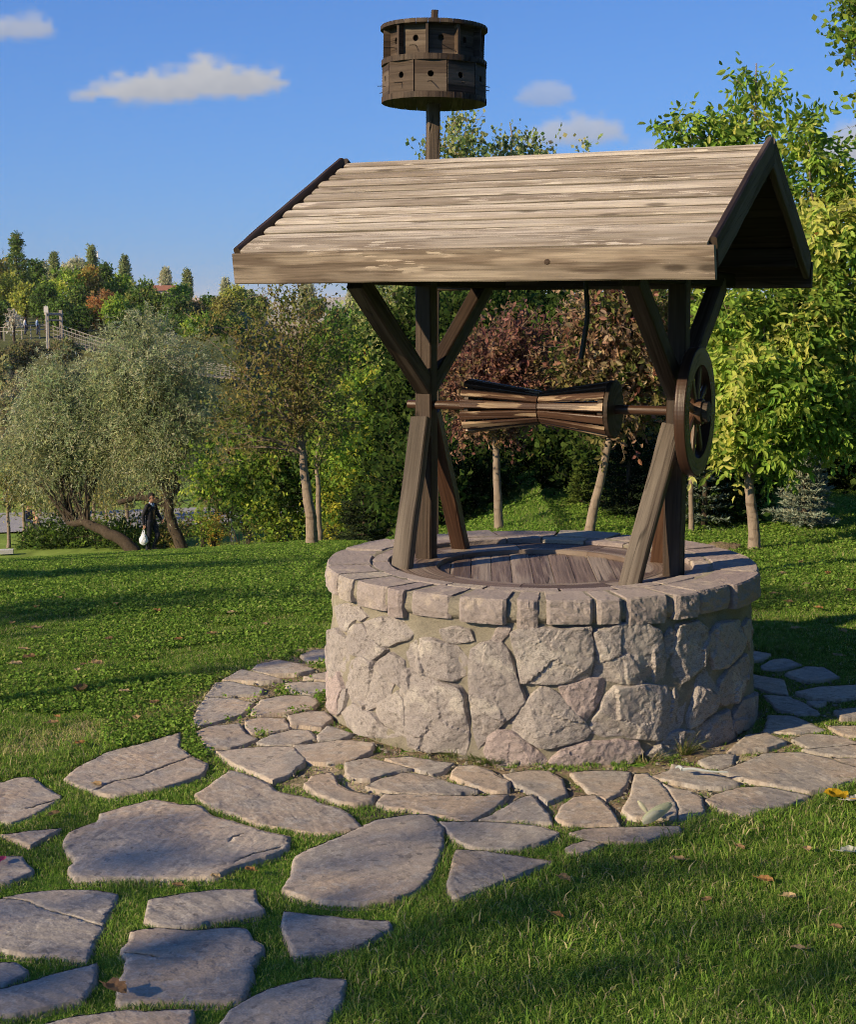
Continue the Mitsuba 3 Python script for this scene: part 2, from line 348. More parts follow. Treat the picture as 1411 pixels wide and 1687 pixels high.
def slab(poly, step, amp, seed, height, drop, edge=0.012, rough=0.004, facets=0, tilt=0.0, grow=0.0, octv=4, cracks=()):
    """A stone from its outline in a plane: (s, t, h) grid with steep broken edges; h from -drop at the outline to about height inside."""
    rng = np.random.default_rng(seed)
    bp = Polygon(poly).buffer(grow, join_style=2, mitre_limit=2.0)
    r = wob_poly(np.array(bp.exterior.coords)[:-1], step, amp, seed, octv=octv)
    pg = Polygon(r).buffer(0)
    if isinstance(pg, MultiPolygon): pg = max(pg.geoms, key=lambda g: g.area)
    r = np.array(pg.exterior.coords)[:-1]
    x0, y0, x1, y1 = pg.bounds
    gx, gy = np.meshgrid(np.arange(x0, x1, step), np.arange(y0, y1, step * 0.87)); gx = gx + (np.arange(gx.shape[0]) % 2)[:, None] * step / 2
    g = np.stack([gx.ravel(), gy.ravel()], 1) + rng.uniform(-0.22, 0.22, (gx.size, 2)) * step
    g = g[contains_xy(pg, g[:, 0], g[:, 1])]
    d = shp_distance(shp_points(g), pg.exterior); g, d = g[d > 0.009 + step * 0.4], d[d > 0.009 + step * 0.4]
    tg = np.roll(r, -1, 0) - np.roll(r, 1, 0); nr = unit(np.stack([-tg[:, 1], tg[:, 0]], 1)) * (1 if Polygon(r).exterior.is_ccw else -1); inner = np.vstack([r + nr * 0.0035, r + nr * 0.009]); dq = shp_distance(shp_points(inner), pg.exterior); inner = inner[contains_xy(pg, inner[:, 0], inner[:, 1]) & (dq > np.repeat([0.0025, 0.0065], len(r)))]
    cl, co = [], []
    for ck in cracks:                               # a crack: a sunken line between two lips
        ck = np.asarray(ck, float); sg = np.concatenate([[0], np.cumsum(np.linalg.norm(np.diff(ck, axis=0), axis=1))]); uu = np.linspace(0, sg[-1], max(8, int(sg[-1] / 0.012)))
        l = np.stack([np.interp(uu, sg, ck[:, 0]), np.interp(uu, sg, ck[:, 1])], 1); l = l + 0.009 * np.stack([nfbm(np.concatenate([l * 25, 0 * l[:, :1] + o], 1), 3) - .5 for o in (1, 7)], 1)
        nn = np.gradient(l, axis=0); nn = unit(np.stack([-nn[:, 1], nn[:, 0]], 1)); lip = 0.0026
        ok = np.min(np.linalg.norm(g[:, None] - l[None], axis=2), 1) > 0.009; g, d = g[ok], d[ok]
        cl.append(l); co += [l + nn * lip, l - nn * lip]
    if cl:
        co = np.vstack(co); cl = np.vstack(cl); ki = contains_xy(pg, co[:, 0], co[:, 1]); co = co[ki]; cl = cl[contains_xy(pg, cl[:, 0], cl[:, 1])]; dco = shp_distance(shp_points(co), pg.exterior); dcl = shp_distance(shp_points(cl), pg.exterior)
    else: co = cl = np.zeros((0, 2)); dco = dcl = np.zeros(0)
    P = np.vstack([r, inner, g, co, cl]); D = np.concatenate([np.zeros(len(r)), shp_distance(shp_points(inner), pg.exterior), d, dco, dcl])
    tri = Delaunay(P).simplices; c = P[tri].mean(1); tri = tri[contains_xy(pg, c[:, 0], c[:, 1])]
    prof = np.clip((D - 0.002) / edge, 0, 1); prof = 1 - (1 - prof) ** 2
    h = np.full(len(P), height)
    if facets:
        size = math.sqrt(pg.area); ctr = P.mean(0)
        for _ in range(facets):                     # chipped planes falling towards the rim
            a = rng.uniform(0, 2 * np.pi); m = rng.uniform(0.2, 0.7); o = rng.uniform(0.20, 0.46) * size
            h = np.minimum(h, height + m * (o - (P - ctr) @ [math.cos(a), math.sin(a)]))
        cs = ctr + rng.normal(0, .33, (7, 2)) * size; sl = rng.normal(0, .055, (7, 2)); of = rng.uniform(-.16, .12, 7) * height
        pl = np.stack([of[k] + (P - cs[k]) @ sl[k] for k in range(7)], 1); dd = np.stack([np.linalg.norm(P - cs[k] + .02 * (nfbm(np.concatenate([P * 12, 0 * P[:, :1] + seed], 1), 3, 2) - .5)[:, None], axis=1) for k in range(7)], 1)
        near = np.argmin(dd, 1); h = h + np.take_along_axis(pl, near[:, None], 1)[:, 0]
        h = np.maximum(h, 0.15 * height)
    k3 = np.concatenate([P, np.full((len(P), 1), seed * 1.7)], 1)
    h = h + rough * 1.2 * (nfbm(k3 * 9, 4, 4) - 0.5) - rough * 1.6 * np.abs(nfbm(k3 * 14, 4, 8) - 0.5) + rough * 0.9 * (nfbm(k3 * 40, 3, 6) - 0.5)
    h = h + tilt * ((P - P.mean(0)) @ [math.cos(seed), math.sin(seed)])
    h = -drop + (h + drop) * prof
    h[:len(r)] = -drop
    if len(cl): h[-len(cl):] -= 0.016
    a = P[tri]; ccw = np.cross(a[:, 1] - a[:, 0], a[:, 2] - a[:, 0]) < 0; tri[ccw] = tri[ccw][:, ::-1]
    return P, h, tri


TINT = [0]


def tint_uv(P):
    TINT[0] += 1
    return np.stack([P[:, 0] - P[:, 0].min() + 10.0 * TINT[0] + 0.5, P[:, 1] - P[:, 1].min()], 1)

# ------------------------------------------------------------------ terrain
def ss(a, b, x):
    t = np.clip((x - a) / (b - a), 0, 1); return t * t * (3 - 2 * t)


LY = [-80, 0, 8, 10, 14, 20, 23, 26, 31, 36, 44, 62, 75, 110, 135, 150, 205, 300, 420, 600, 1000, 9000]
LZ = [0.5, 0, 0, -.06, -.46, -1.27, -1.68, -2.5, -4.2, -5.2, -5.2, -5.9, -6.2, -14, -8.5, -.9, 2.6, 3.2, 4.6, 0, -12, -18]
VY = [-80, 0, 8, 10, 14, 20, 23, 26, 31, 36, 44, 62, 75, 110, 180, 300, 600, 1200, 3000, 9000]
VZ = [0.5, 0, 0, -.06, -.46, -1.27, -1.68, -2.5, -4.2, -5.2, -5.2, -5.9, -7.2, -13, -13, -10.5, -12, -7, -12, -18]
RY = [-80, 0, 9, 12, 13, 15, 17, 20, 26, 40, 120, 300, 9000]
RZ = [0.5, 0, 0, -.03, -.04, .01, .03, .04, .06, .1, -3, -8, -18]


def hz(x, y):
    """Height of the ground: flat round the well, falling away as a lawn to the left and behind, a bank rising on the right."""
    x, y = np.asarray(x, float), np.asarray(y, float)
    a = x / np.maximum(y, 6.0)
    s = 0.5
    def prof(Y, Z): return (np.interp(y - s, Y, Z) + 2 * np.interp(y, Y, Z) + np.interp(y + s, Y, Z)) / 4
    hill = prof(LY, LZ); val = prof(VY, VZ); h = ss(-0.07, -0.125, a)
    left = val + (hill - val) * h - 0.26 * np.clip((-a - 0.08) / 0.2, 0, 1.6) * ss(9, 23, y)
    w = ss(0.055, -0.035, a)
    z = left * w + prof(RY, RZ) * (1 - w)
    z = z + ss(40, 120, y) * 1.6 * (nfbm(np.stack([x * .03, y * .03, 0 * x], -1), 4, 8) - 0.5) + ss(10, 16, y) * 0.05 * (nfbm(np.stack([x * .3, y * .3, 0 * x], -1), 3, 5) - 0.5)
    return z


def sinh_axis(lo, hi, c, n, k):
    u = np.linspace(np.arcsinh((lo - c) / k), np.arcsinh((hi - c) / k), n); return c + k * np.sinh(u)


gx, gy = np.meshgrid(sinh_axis(-6000, 6000, 0, 240, 2.0), sinh_axis(-80, 9000, 9, 330, 3.0), indexing='ij')
V = np.stack([gx, gy, hz(gx, gy) - 0.012], -1).reshape(-1, 3); nyg = gx.shape[1]
i, j = np.meshgrid(np.arange(gx.shape[0] - 1), np.arange(nyg - 1), indexing='ij'); a0 = (i * nyg + j).ravel()
put('ground', (V, np.vstack([np.stack([a0, a0 + nyg, a0 + nyg + 1], 1), np.stack([a0, a0 + nyg + 1, a0 + 1], 1)])), 'ground_mat', smooth=True)
tag('ground', 'lawn round the well running on into the park and the valley', 'ground', kind='structure')

# mountain ridge at the horizon
mx = np.linspace(-2600, 2600, 160); my = np.linspace(6000, 8400, 14)
MX, MY = np.meshgrid(mx, my, indexing='ij'); e = np.clip((MY - 6000) / 900, 0, 1)
MZ = -22 + e * (42 + 85 * nfbm(np.stack([MX * .0011, MY * .0008, 0 * MX], -1), 5, 12) + 20 * ss(-300, 100, MX) * ss(800, 200, MX))
V = np.stack([MX, MY, MZ], -1).reshape(-1, 3); i, j = np.meshgrid(np.arange(159), np.arange(13), indexing='ij'); a0 = (i * 14 + j).ravel()
put('mountain', (V, np.vstack([np.stack([a0, a0 + 14, a0 + 15], 1), np.stack([a0, a0 + 15, a0 + 1], 1)])), 'mountain_mat', smooth=True)
tag('mountain', 'low bluish mountain ridge on the far horizon', 'mountain', kind='structure')

# park road down on the left
rx = np.linspace(-40, 6, 60); ry0 = 55.0 + 0.0 * rx + 3.0 * np.sin(rx * 0.08); V = []
for o in np.linspace(0, 7.5, 5): V.append(np.stack([rx, ry0 + o, hz(rx, ry0 + o) + 0.05], 1))
V = np.array(V).transpose(1, 0, 2).reshape(-1, 3); i, j = np.meshgrid(np.arange(59), np.arange(4), indexing='ij'); a0 = (i * 5 + j).ravel()
put('park_road', (V, np.vstack([np.stack([a0, a0 + 5, a0 + 6], 1), np.stack([a0, a0 + 6, a0 + 1], 1)])), 'road_mat', smooth=True)
tag('park_road', 'grey asphalt park road below the lawn on the left', 'road', kind='structure')

# ------------------------------------------------------------------ stone paving round the well
WC = np.array([0.5215, 6.927])            # well centre
FLAGS = [
    [(-1.755, 5.683), (-1.649, 5.637), (-1.605, 5.714), (-1.550, 5.720), (-1.470, 5.592), (-1.373, 5.474), (-1.404, 5.362), (-1.447, 5.227), (-1.488, 5.188), (-1.526, 5.201), (-1.663, 5.227), (-1.829, 5.562)],
    [(-1.390, 5.842), (-1.317, 6.043), (-1.191, 6.168), (-1.070, 6.327), (-1.041, 6.114), (-0.956, 5.958), (-0.886, 5.874), (-0.886, 5.745), (-0.978, 5.622), (-1.076, 5.547), (-1.200, 5.489), (-1.332, 5.592), (-1.409, 5.683)],
    [(-1.055, 6.739), (-1.040, 6.937), (-0.926, 6.937), (-0.814, 6.848), (-0.846, 6.654), (-0.938, 6.531), (-1.002, 6.459), (-1.033, 6.490)],
    [(-1.037, 7.245), (-0.981, 7.270), (-0.799, 7.123), (-0.801, 7.029), (-0.912, 7.006), (-1.044, 6.969)],
    [(-0.950, 7.500), (-0.843, 7.411), (-0.729, 7.295), (-0.825, 7.255), (-1.008, 7.295)],
    [(-0.867, 7.634), (-0.790, 7.728), (-0.696, 7.662), (-0.578, 7.511), (-0.663, 7.432), (-0.795, 7.417), (-0.895, 7.500)],
    [(-0.607, 7.976), (-0.529, 7.976), (-0.499, 7.706), (-0.613, 7.717), (-0.675, 7.859)],
    [(-0.623, 7.245), (-0.504, 7.220), (-0.479, 7.062), (-0.558, 7.006), (-0.643, 7.062), (-0.691, 7.210)],
    [(-0.508, 7.463), (-0.477, 7.448), (-0.465, 7.270), (-0.556, 7.295), (-0.615, 7.360)],
    [(-0.777, 6.915), (-0.683, 6.997), (-0.567, 6.974), (-0.514, 6.870), (-0.538, 6.747), (-0.653, 6.683), (-0.757, 6.633), (-0.802, 6.696)],
    [(-0.732, 6.604), (-0.644, 6.583), (-0.608, 6.431), (-0.686, 6.373), (-0.756, 6.342), (-0.791, 6.419), (-0.808, 6.563)],
    [(-0.565, 6.679), (-0.479, 6.688), (-0.430, 6.571), (-0.471, 6.419), (-0.547, 6.451), (-0.597, 6.451), (-0.621, 6.625)],
    [(-0.948, 6.451), (-0.837, 6.490), (-0.786, 6.335), (-0.729, 6.241), (-0.803, 6.139), (-0.905, 6.078), (-0.956, 6.222), (-1.000, 6.373)],
    [(-0.671, 6.327), (-0.574, 6.404), (-0.515, 6.384), (-0.482, 6.267), (-0.554, 6.175), (-0.664, 6.157), (-0.720, 6.204)],
    [(-0.777, 6.089), (-0.661, 6.128), (-0.565, 6.121), (-0.530, 6.009), (-0.497, 5.941), (-0.546, 5.745), (-0.604, 5.664), (-0.681, 5.771), (-0.769, 5.868), (-0.831, 5.968), (-0.867, 6.054)],
    [(-0.471, 6.182), (-0.346, 6.228), (-0.226, 6.182), (-0.239, 6.065), (-0.306, 5.944), (-0.399, 5.902), (-0.505, 5.936), (-0.533, 6.013), (-0.557, 6.146)],
    [(-0.831, 5.622), (-0.780, 5.803), (-0.715, 5.747), (-0.610, 5.622), (-0.573, 5.532), (-0.437, 5.445), (-0.421, 5.409), (-0.312, 5.312), (-0.278, 5.244), (-0.239, 5.140), (-0.286, 5.101), (-0.360, 5.070), (-0.436, 5.095), (-0.490, 5.127), (-0.594, 5.165), (-0.724, 5.305), (-0.803, 5.360), (-0.874, 5.488)],
    [(-1.239, 5.073), (-1.171, 5.188), (-1.180, 5.267), (-1.109, 5.348), (-1.018, 5.432), (-0.917, 5.362), (-0.849, 5.375), (-0.787, 5.253), (-0.661, 5.149), (-0.568, 5.073), (-0.480, 5.024), (-0.479, 4.928), (-0.543, 4.836), (-0.636, 4.747), (-0.686, 4.661), (-0.830, 4.644), (-0.986, 4.650), (-1.122, 4.640), (-1.165, 4.725), (-1.153, 4.791), (-1.197, 4.859), (-1.244, 4.988)],
    [(-1.393, 5.086), (-1.294, 5.111), (-1.327, 5.024), (-1.354, 4.952), (-1.412, 5.000), (-1.471, 5.049)],
    [(-1.424, 4.836), (-1.361, 4.841), (-1.326, 4.769), (-1.288, 4.714), (-1.313, 4.661), (-1.363, 4.619), (-1.449, 4.598), (-1.510, 4.802)],
    [(-1.323, 4.478), (-1.262, 4.527), (-1.155, 4.553), (-1.041, 4.547), (-0.970, 4.517), (-0.969, 4.420), (-0.967, 4.308), (-0.965, 4.201), (-0.964, 4.042), (-1.072, 4.067), (-1.144, 4.083), (-1.219, 4.108), (-1.325, 4.116), (-1.416, 4.439)],
    [(-0.854, 4.458), (-0.762, 4.507), (-0.662, 4.537), (-0.548, 4.537), (-0.526, 4.439), (-0.501, 4.382), (-0.562, 4.345), (-0.631, 4.317), (-0.696, 4.272), (-0.780, 4.263), (-0.838, 4.308)],
    [(-0.854, 4.150), (-0.871, 4.219), (-0.798, 4.245), (-0.689, 4.227), (-0.594, 4.254), (-0.543, 4.245), (-0.506, 4.167), (-0.469, 4.116), (-0.486, 4.050), (-0.492, 3.987), (-0.483, 3.909), (-0.500, 3.785), (-0.619, 3.777), (-0.746, 3.777), (-0.811, 3.770), (-0.824, 3.879), (-0.831, 4.034), (-0.868, 4.100)],
    [(-0.428, 4.372), (-0.375, 4.356), (-0.310, 4.343), (-0.185, 4.309), (-0.122, 4.302), (-0.114, 4.268), (-0.151, 4.206), (-0.203, 4.131), (-0.293, 4.087), (-0.352, 4.070), (-0.377, 4.083), (-0.426, 4.273)],
    [(-0.435, 4.660), (-0.439, 4.837), (-0.385, 4.918), (-0.352, 4.954), (-0.247, 5.101), (-0.176, 5.205), (-0.078, 5.251), (0.008, 5.251), (0.023, 5.195), (0.049, 5.127), (0.044, 4.930), (0.014, 4.728), (-0.014, 4.613), (-0.054, 4.523), (-0.119, 4.471), (-0.218, 4.444), (-0.304, 4.453), (-0.387, 4.496), (-0.451, 4.536)],
    [(-1.143, 3.835), (-1.077, 3.879), (-1.007, 3.940), (-0.925, 4.002), (-0.912, 3.909), (-0.914, 3.792), (-0.993, 3.749), (-1.068, 3.701), (-1.186, 3.681), (-1.219, 3.792)],
    [(-1.191, 4.006), (-1.152, 4.010), (-1.109, 3.963), (-1.115, 3.925), (-1.155, 3.879), (-1.220, 3.879), (-1.257, 4.002)],
    [(-0.911, 3.667), (-0.794, 3.701), (-0.610, 3.715), (-0.607, 3.654), (-0.616, 3.601), (-0.604, 3.452), (-0.965, 3.452), (-0.985, 3.621)],
    [(-0.505, 3.722), (-0.444, 3.811), (-0.369, 3.878), (-0.306, 3.904), (-0.231, 3.896), (-0.232, 3.775), (-0.257, 3.671), (-0.291, 3.508), (-0.559, 3.508), (-0.529, 3.614)],
    [(-0.245, 5.972), (-0.156, 5.903), (-0.077, 5.830), (-0.136, 5.787), (-0.234, 5.697), (-0.306, 5.716), (-0.329, 5.903)],
    [(-0.088, 5.993), (0.035, 5.933), (0.095, 5.903), (0.060, 5.801), (0.017, 5.764), (-0.047, 5.838), (-0.121, 5.903), (-0.166, 5.969)],
    [(-0.445, 5.724), (-0.381, 5.767), (-0.355, 5.620), (-0.301, 5.527), (-0.206, 5.488), (-0.207, 5.424), (-0.270, 5.387), (-0.335, 5.424), (-0.413, 5.501), (-0.471, 5.620)],
    [(-0.176, 5.697), (-0.085, 5.767), (-0.017, 5.738), (0.058, 5.661), (0.144, 5.593), (0.179, 5.545), (0.097, 5.509), (-0.032, 5.506), (-0.130, 5.532), (-0.230, 5.593)],
    [(-0.162, 5.496), (-0.081, 5.506), (0.048, 5.483), (0.177, 5.483), (0.295, 5.493), (0.253, 5.374), (0.194, 5.277), (0.146, 5.199), (0.047, 5.265), (-0.063, 5.337), (-0.142, 5.362), (-0.187, 5.407)],
    [(0.120, 5.844), (0.172, 5.859), (0.238, 5.801), (0.269, 5.716), (0.311, 5.647), (0.298, 5.553), (0.260, 5.532), (0.181, 5.598), (0.093, 5.730)],
    [(0.400, 5.795), (0.475, 5.781), (0.517, 5.675), (0.521, 5.514), (0.446, 5.417), (0.405, 5.514), (0.347, 5.620), (0.299, 5.744)],
    [(0.249, 5.289), (0.336, 5.432), (0.390, 5.496), (0.411, 5.362), (0.439, 5.241), (0.435, 5.190), (0.322, 5.206), (0.196, 5.218)],
    [(0.168, 5.176), (0.282, 5.164), (0.393, 5.126), (0.448, 5.059), (0.398, 4.993), (0.306, 4.923), (0.196, 4.915), (0.146, 4.929), (0.089, 5.026), (0.050, 5.176)],
    [(0.101, 4.898), (0.195, 4.884), (0.300, 4.833), (0.397, 4.787), (0.329, 4.728), (0.262, 4.651), (0.183, 4.568), (0.086, 4.479), (0.067, 4.541), (0.077, 4.708)],
    [(0.498, 5.360), (0.548, 5.463), (0.625, 5.489), (0.656, 5.373), (0.669, 5.242), (0.672, 5.171), (0.574, 5.171), (0.497, 5.175), (0.463, 5.242)],
    [(0.641, 5.801), (0.728, 5.801), (0.800, 5.795), (0.771, 5.672), (0.724, 5.535), (0.662, 5.453), (0.614, 5.548), (0.585, 5.672), (0.565, 5.772)],
    [(0.777, 5.521), (0.818, 5.743), (0.860, 5.751), (0.880, 5.652), (0.918, 5.570), (0.980, 5.543), (1.016, 5.463), (0.997, 5.291), (0.945, 5.242), (0.835, 5.242), (0.740, 5.242), (0.714, 5.315)],
    [(0.962, 5.795), (0.984, 5.875), (1.082, 5.830), (1.143, 5.743), (1.195, 5.638), (1.123, 5.594), (1.041, 5.602), (0.966, 5.658), (0.878, 5.723)],
    [(1.188, 6.023), (1.256, 6.023), (1.220, 5.890), (1.167, 5.866), (1.123, 5.866), (1.100, 5.936)],
    [(1.270, 5.896), (1.386, 6.020), (1.526, 6.038), (1.623, 5.960), (1.701, 5.824), (1.764, 5.772), (1.664, 5.691), (1.540, 5.580), (1.443, 5.526), (1.301, 5.635), (1.214, 5.708), (1.156, 5.786)],
    [(1.089, 5.503), (1.205, 5.583), (1.289, 5.583), (1.375, 5.521), (1.426, 5.476), (1.328, 5.391), (1.232, 5.328), (1.131, 5.261), (1.072, 5.328), (1.035, 5.429)],
    [(0.568, 5.115), (0.686, 5.131), (0.788, 5.143), (0.881, 5.143), (0.882, 5.101), (0.806, 5.056), (0.745, 5.000), (0.668, 4.989), (0.555, 4.989), (0.499, 5.074)],
    [(0.539, 4.982), (0.585, 4.952), (0.513, 4.871), (0.476, 4.871), (0.470, 4.919)],
    [(1.373, 6.303), (1.455, 6.334), (1.511, 6.208), (1.406, 6.109), (1.307, 6.077), (1.239, 6.051)],
    [(1.645, 6.334), (1.759, 6.299), (1.809, 6.208), (1.882, 6.174), (1.765, 6.151), (1.590, 6.115), (1.553, 6.248)],
    [(1.818, 7.759), (1.887, 7.759), (1.925, 7.643), (1.813, 7.544), (1.718, 7.520), (1.723, 7.618)],
    [(1.944, 7.573), (2.019, 7.558), (2.046, 7.354), (1.937, 7.285), (1.858, 7.271), (1.799, 7.424)],
    [(1.820, 7.874), (1.745, 7.744), (1.694, 7.718), (1.744, 7.954)],
    [(1.756, 7.299), (1.707, 7.009), (1.638, 7.064), (1.577, 7.173), (1.629, 7.415)],
    [(1.900, 7.142), (2.084, 7.186), (2.162, 7.129), (2.119, 6.979), (2.014, 6.938), (1.889, 6.896), (1.799, 6.950), (1.762, 7.043)],
    [(1.701, 6.971), (1.748, 6.827), (1.771, 6.659), (1.674, 6.647), (1.602, 6.725), (1.601, 6.992)],
    [(1.541, 6.632), (1.639, 6.625), (1.687, 6.502), (1.715, 6.401), (1.582, 6.348), (1.464, 6.373)],
    [(1.961, 6.748), (2.041, 6.717), (2.008, 6.602), (1.912, 6.572), (1.850, 6.565), (1.859, 6.709)],
    [(1.877, 6.448), (1.949, 6.401), (1.928, 6.331), (1.834, 6.296), (1.777, 6.331), (1.759, 6.437)],
    [(1.684, 6.123), (1.797, 6.165), (1.869, 6.129), (1.822, 6.033), (1.753, 6.008), (1.657, 6.023), (1.601, 6.049), (1.567, 6.090)],
    [(1.744, 5.976), (1.809, 5.924), (1.782, 5.834), (1.700, 5.819), (1.677, 5.864), (1.661, 5.964)],
    [(1.853, 6.880), (1.828, 6.819), (1.774, 6.807), (1.775, 6.872)],
    [(-0.434, 6.446), (-0.374, 6.382), (-0.330, 6.325), (-0.371, 6.254), (-0.457, 6.224), (-0.472, 6.309)],
    [(-2.050, 4.050), (-1.720, 4.000), (-1.620, 4.350), (-1.750, 4.550), (-2.100, 4.450)],
    [(-2.350, 5.000), (-1.950, 4.750), (-1.750, 4.850), (-1.850, 5.150), (-2.200, 5.300)],
    [(-2.700, 4.400), (-2.250, 4.200), (-2.200, 4.600), (-2.500, 4.850), (-2.800, 4.700)],
    [(-1.900, 3.400), (-1.500, 3.300), (-1.350, 3.600), (-1.600, 3.850), (-1.950, 3.750)],
    [(-2.700, 5.500), (-2.300, 5.400), (-2.100, 5.700), (-2.450, 5.950), (-2.800, 5.800)],
    [(-1.200, 3.000), (-0.750, 2.900), (-0.600, 3.200), (-0.800, 3.420), (-1.150, 3.350)],
    [(-0.500, 3.100), (-0.100, 3.050), (0.000, 3.300), (-0.250, 3.500), (-0.500, 3.400)],
]
CRACKS = {
    0: [[(-1.470, 5.344), (-1.414, 5.405), (-1.355, 5.473)]],
    1: [[(-1.309, 5.490), (-1.260, 5.554), (-1.209, 5.662), (-1.141, 5.699), (-1.054, 5.842), (-0.969, 5.978), (-0.923, 6.060)]],
    20: [[(-1.455, 4.520), (-1.327, 4.490), (-1.240, 4.471), (-1.154, 4.394), (-1.070, 4.348), (-0.957, 4.262)]],
    41: [[(0.888, 5.702), (0.905, 5.591), (0.911, 5.523), (0.917, 5.406), (0.912, 5.330), (0.898, 5.233)]],
    17: [[(-0.678, 4.985), (-0.673, 5.024), (-0.644, 5.058)], [(-0.636, 4.782), (-0.606, 4.832), (-0.571, 4.872), (-0.548, 4.884), (-0.500, 4.930)]],
    22: [[(-0.870, 4.078), (-0.829, 4.075), (-0.771, 4.054)]],
}
fl_pg = [Polygon(p).buffer(0) for p in FLAGS]
allflags = unary_union(fl_pg)
near_ring = Point(*WC).buffer(1.85, 48)
path_area = unary_union([allflags.buffer(-0.03), near_ring.intersection(allflags.buffer(0.12))])
if isinstance(path_area, MultiPolygon): path_parts = list(path_area.geoms)
else: path_parts = [path_area]
vs = []
for g in path_parts:
    g = Polygon(g.exterior).simplify(0.01)
    x0, y0, x1, y1 = g.bounds; gx, gy = np.meshgrid(np.arange(x0, x1, 0.035), np.arange(y0, y1, 0.035)); Q = np.stack([gx.ravel(), gy.ravel()], 1)
    Q = Q[contains_xy(g.buffer(-0.015), Q[:, 0], Q[:, 1])]; Q = np.vstack([np.array(g.exterior.segmentize(0.05).coords)[:-1], Q])
    tr = Delaunay(Q).simplices; c = Q[tr].mean(1); tr = tr[contains_xy(g, c[:, 0], c[:, 1])]
    a = Q[tr]; cw = np.cross(a[:, 1] - a[:, 0], a[:, 2] - a[:, 0]) < 0; tr[cw] = tr[cw][:, ::-1]
    q3 = np.concatenate([Q, 0 * Q[:, :1]], 1); z = -0.006 + 0.012 * (nfbm(q3 * 7, 4, 3) - 0.5) + 0.005 * nfbm(q3 * 30, 2, 2)
    vs.append((np.concatenate([Q, z[:, None]], 1), tr))
put('stone_path', cat(vs), 'soil', smooth=True)
tag('stone_path', 'gravelly earth path set with irregular flagstones around the well', 'path', kind='structure')
for n_, poly in enumerate(FLAGS):
    area = Polygon(poly).area
    step = 0.014 if area < 0.12 else 0.018
    P, h, tri = slab(poly, step, 0.008, n_ + 3, 0.010 + 0.007 * ((n_ * 37) % 10) / 10, 0.02, edge=0.007, rough=0.003, tilt=0.005 * math.sin(n_ * 5.1), grow=0.016, octv=2, cracks=CRACKS.get(n_, ()))
    put('flagstone', (np.concatenate([P, h[:, None]], 1), tri), 'flag_stone', 'stone_path', smooth=True, uv=tint_uv(P))

# ------------------------------------------------------------------ the well: rubble wall, cap, wooden cover
well = thing('wishing_well', 'round stone well with a wooden roof, windlass and spoked wheel', 'well')
RT, RB, HW = 0.957, 0.990, 0.575          # mortar face: radius under the cap and at the ground, height


def rad_at(z): return RB + (RT - RB) * np.clip(z / HW, 0, 1)


th = np.linspace(0, 2 * np.pi, 361); zz = np.linspace(-0.03, HW + 0.02, 32); TH, ZZ = np.meshgrid(th, zz, indexing='ij')
k3 = np.stack([np.cos(TH) * 0.97, np.sin(TH) * 0.97, ZZ], -1)
RR = rad_at(ZZ) + 0.030 * (nfbm(k3 * 7, 4, 3) - 0.5) + 0.012 * (nfbm(k3 * 30, 3, 5) - 0.5)
V = np.stack([WC[0] + RR * np.cos(TH), WC[1] + RR * np.sin(TH), ZZ], -1).reshape(-1, 3); m_ = len(zz)
i, j = np.meshgrid(np.arange(360), np.arange(m_ - 1), indexing='ij'); a0 = (i * m_ + j).ravel()
wall = put('wall', (V, np.vstack([np.stack([a0, a0 + m_, a0 + m_ + 1], 1), np.stack([a0, a0 + m_ + 1, a0 + 1], 1)])), 'mortar', well, smooth=True)
tag(wall, 'beige mortared wall of the well')


def wall_stone(poly, seed, proud, facets, step=0.0085, rough=0.010, amp=0.010):
    """poly: (arc length at radius 0.97, height) outline on the wall."""
    P, h, tri = slab(poly, step, amp, seed, proud, 0.018, edge=0.009, rough=rough, facets=facets, grow=0.021)
    a = P[:, 0] / 0.97; r = rad_at(P[:, 1]) + h
    v = np.stack([WC[0] + r * np.cos(a), WC[1] + r * np.sin(a), P[:, 1]], 1)
    a3 = v[tri].mean(0)
    # outward orientation: +arc, +z, outward is right handed
    return put('stone', (v, tri), 'wall_stone', wall, uv=tint_uv(P))


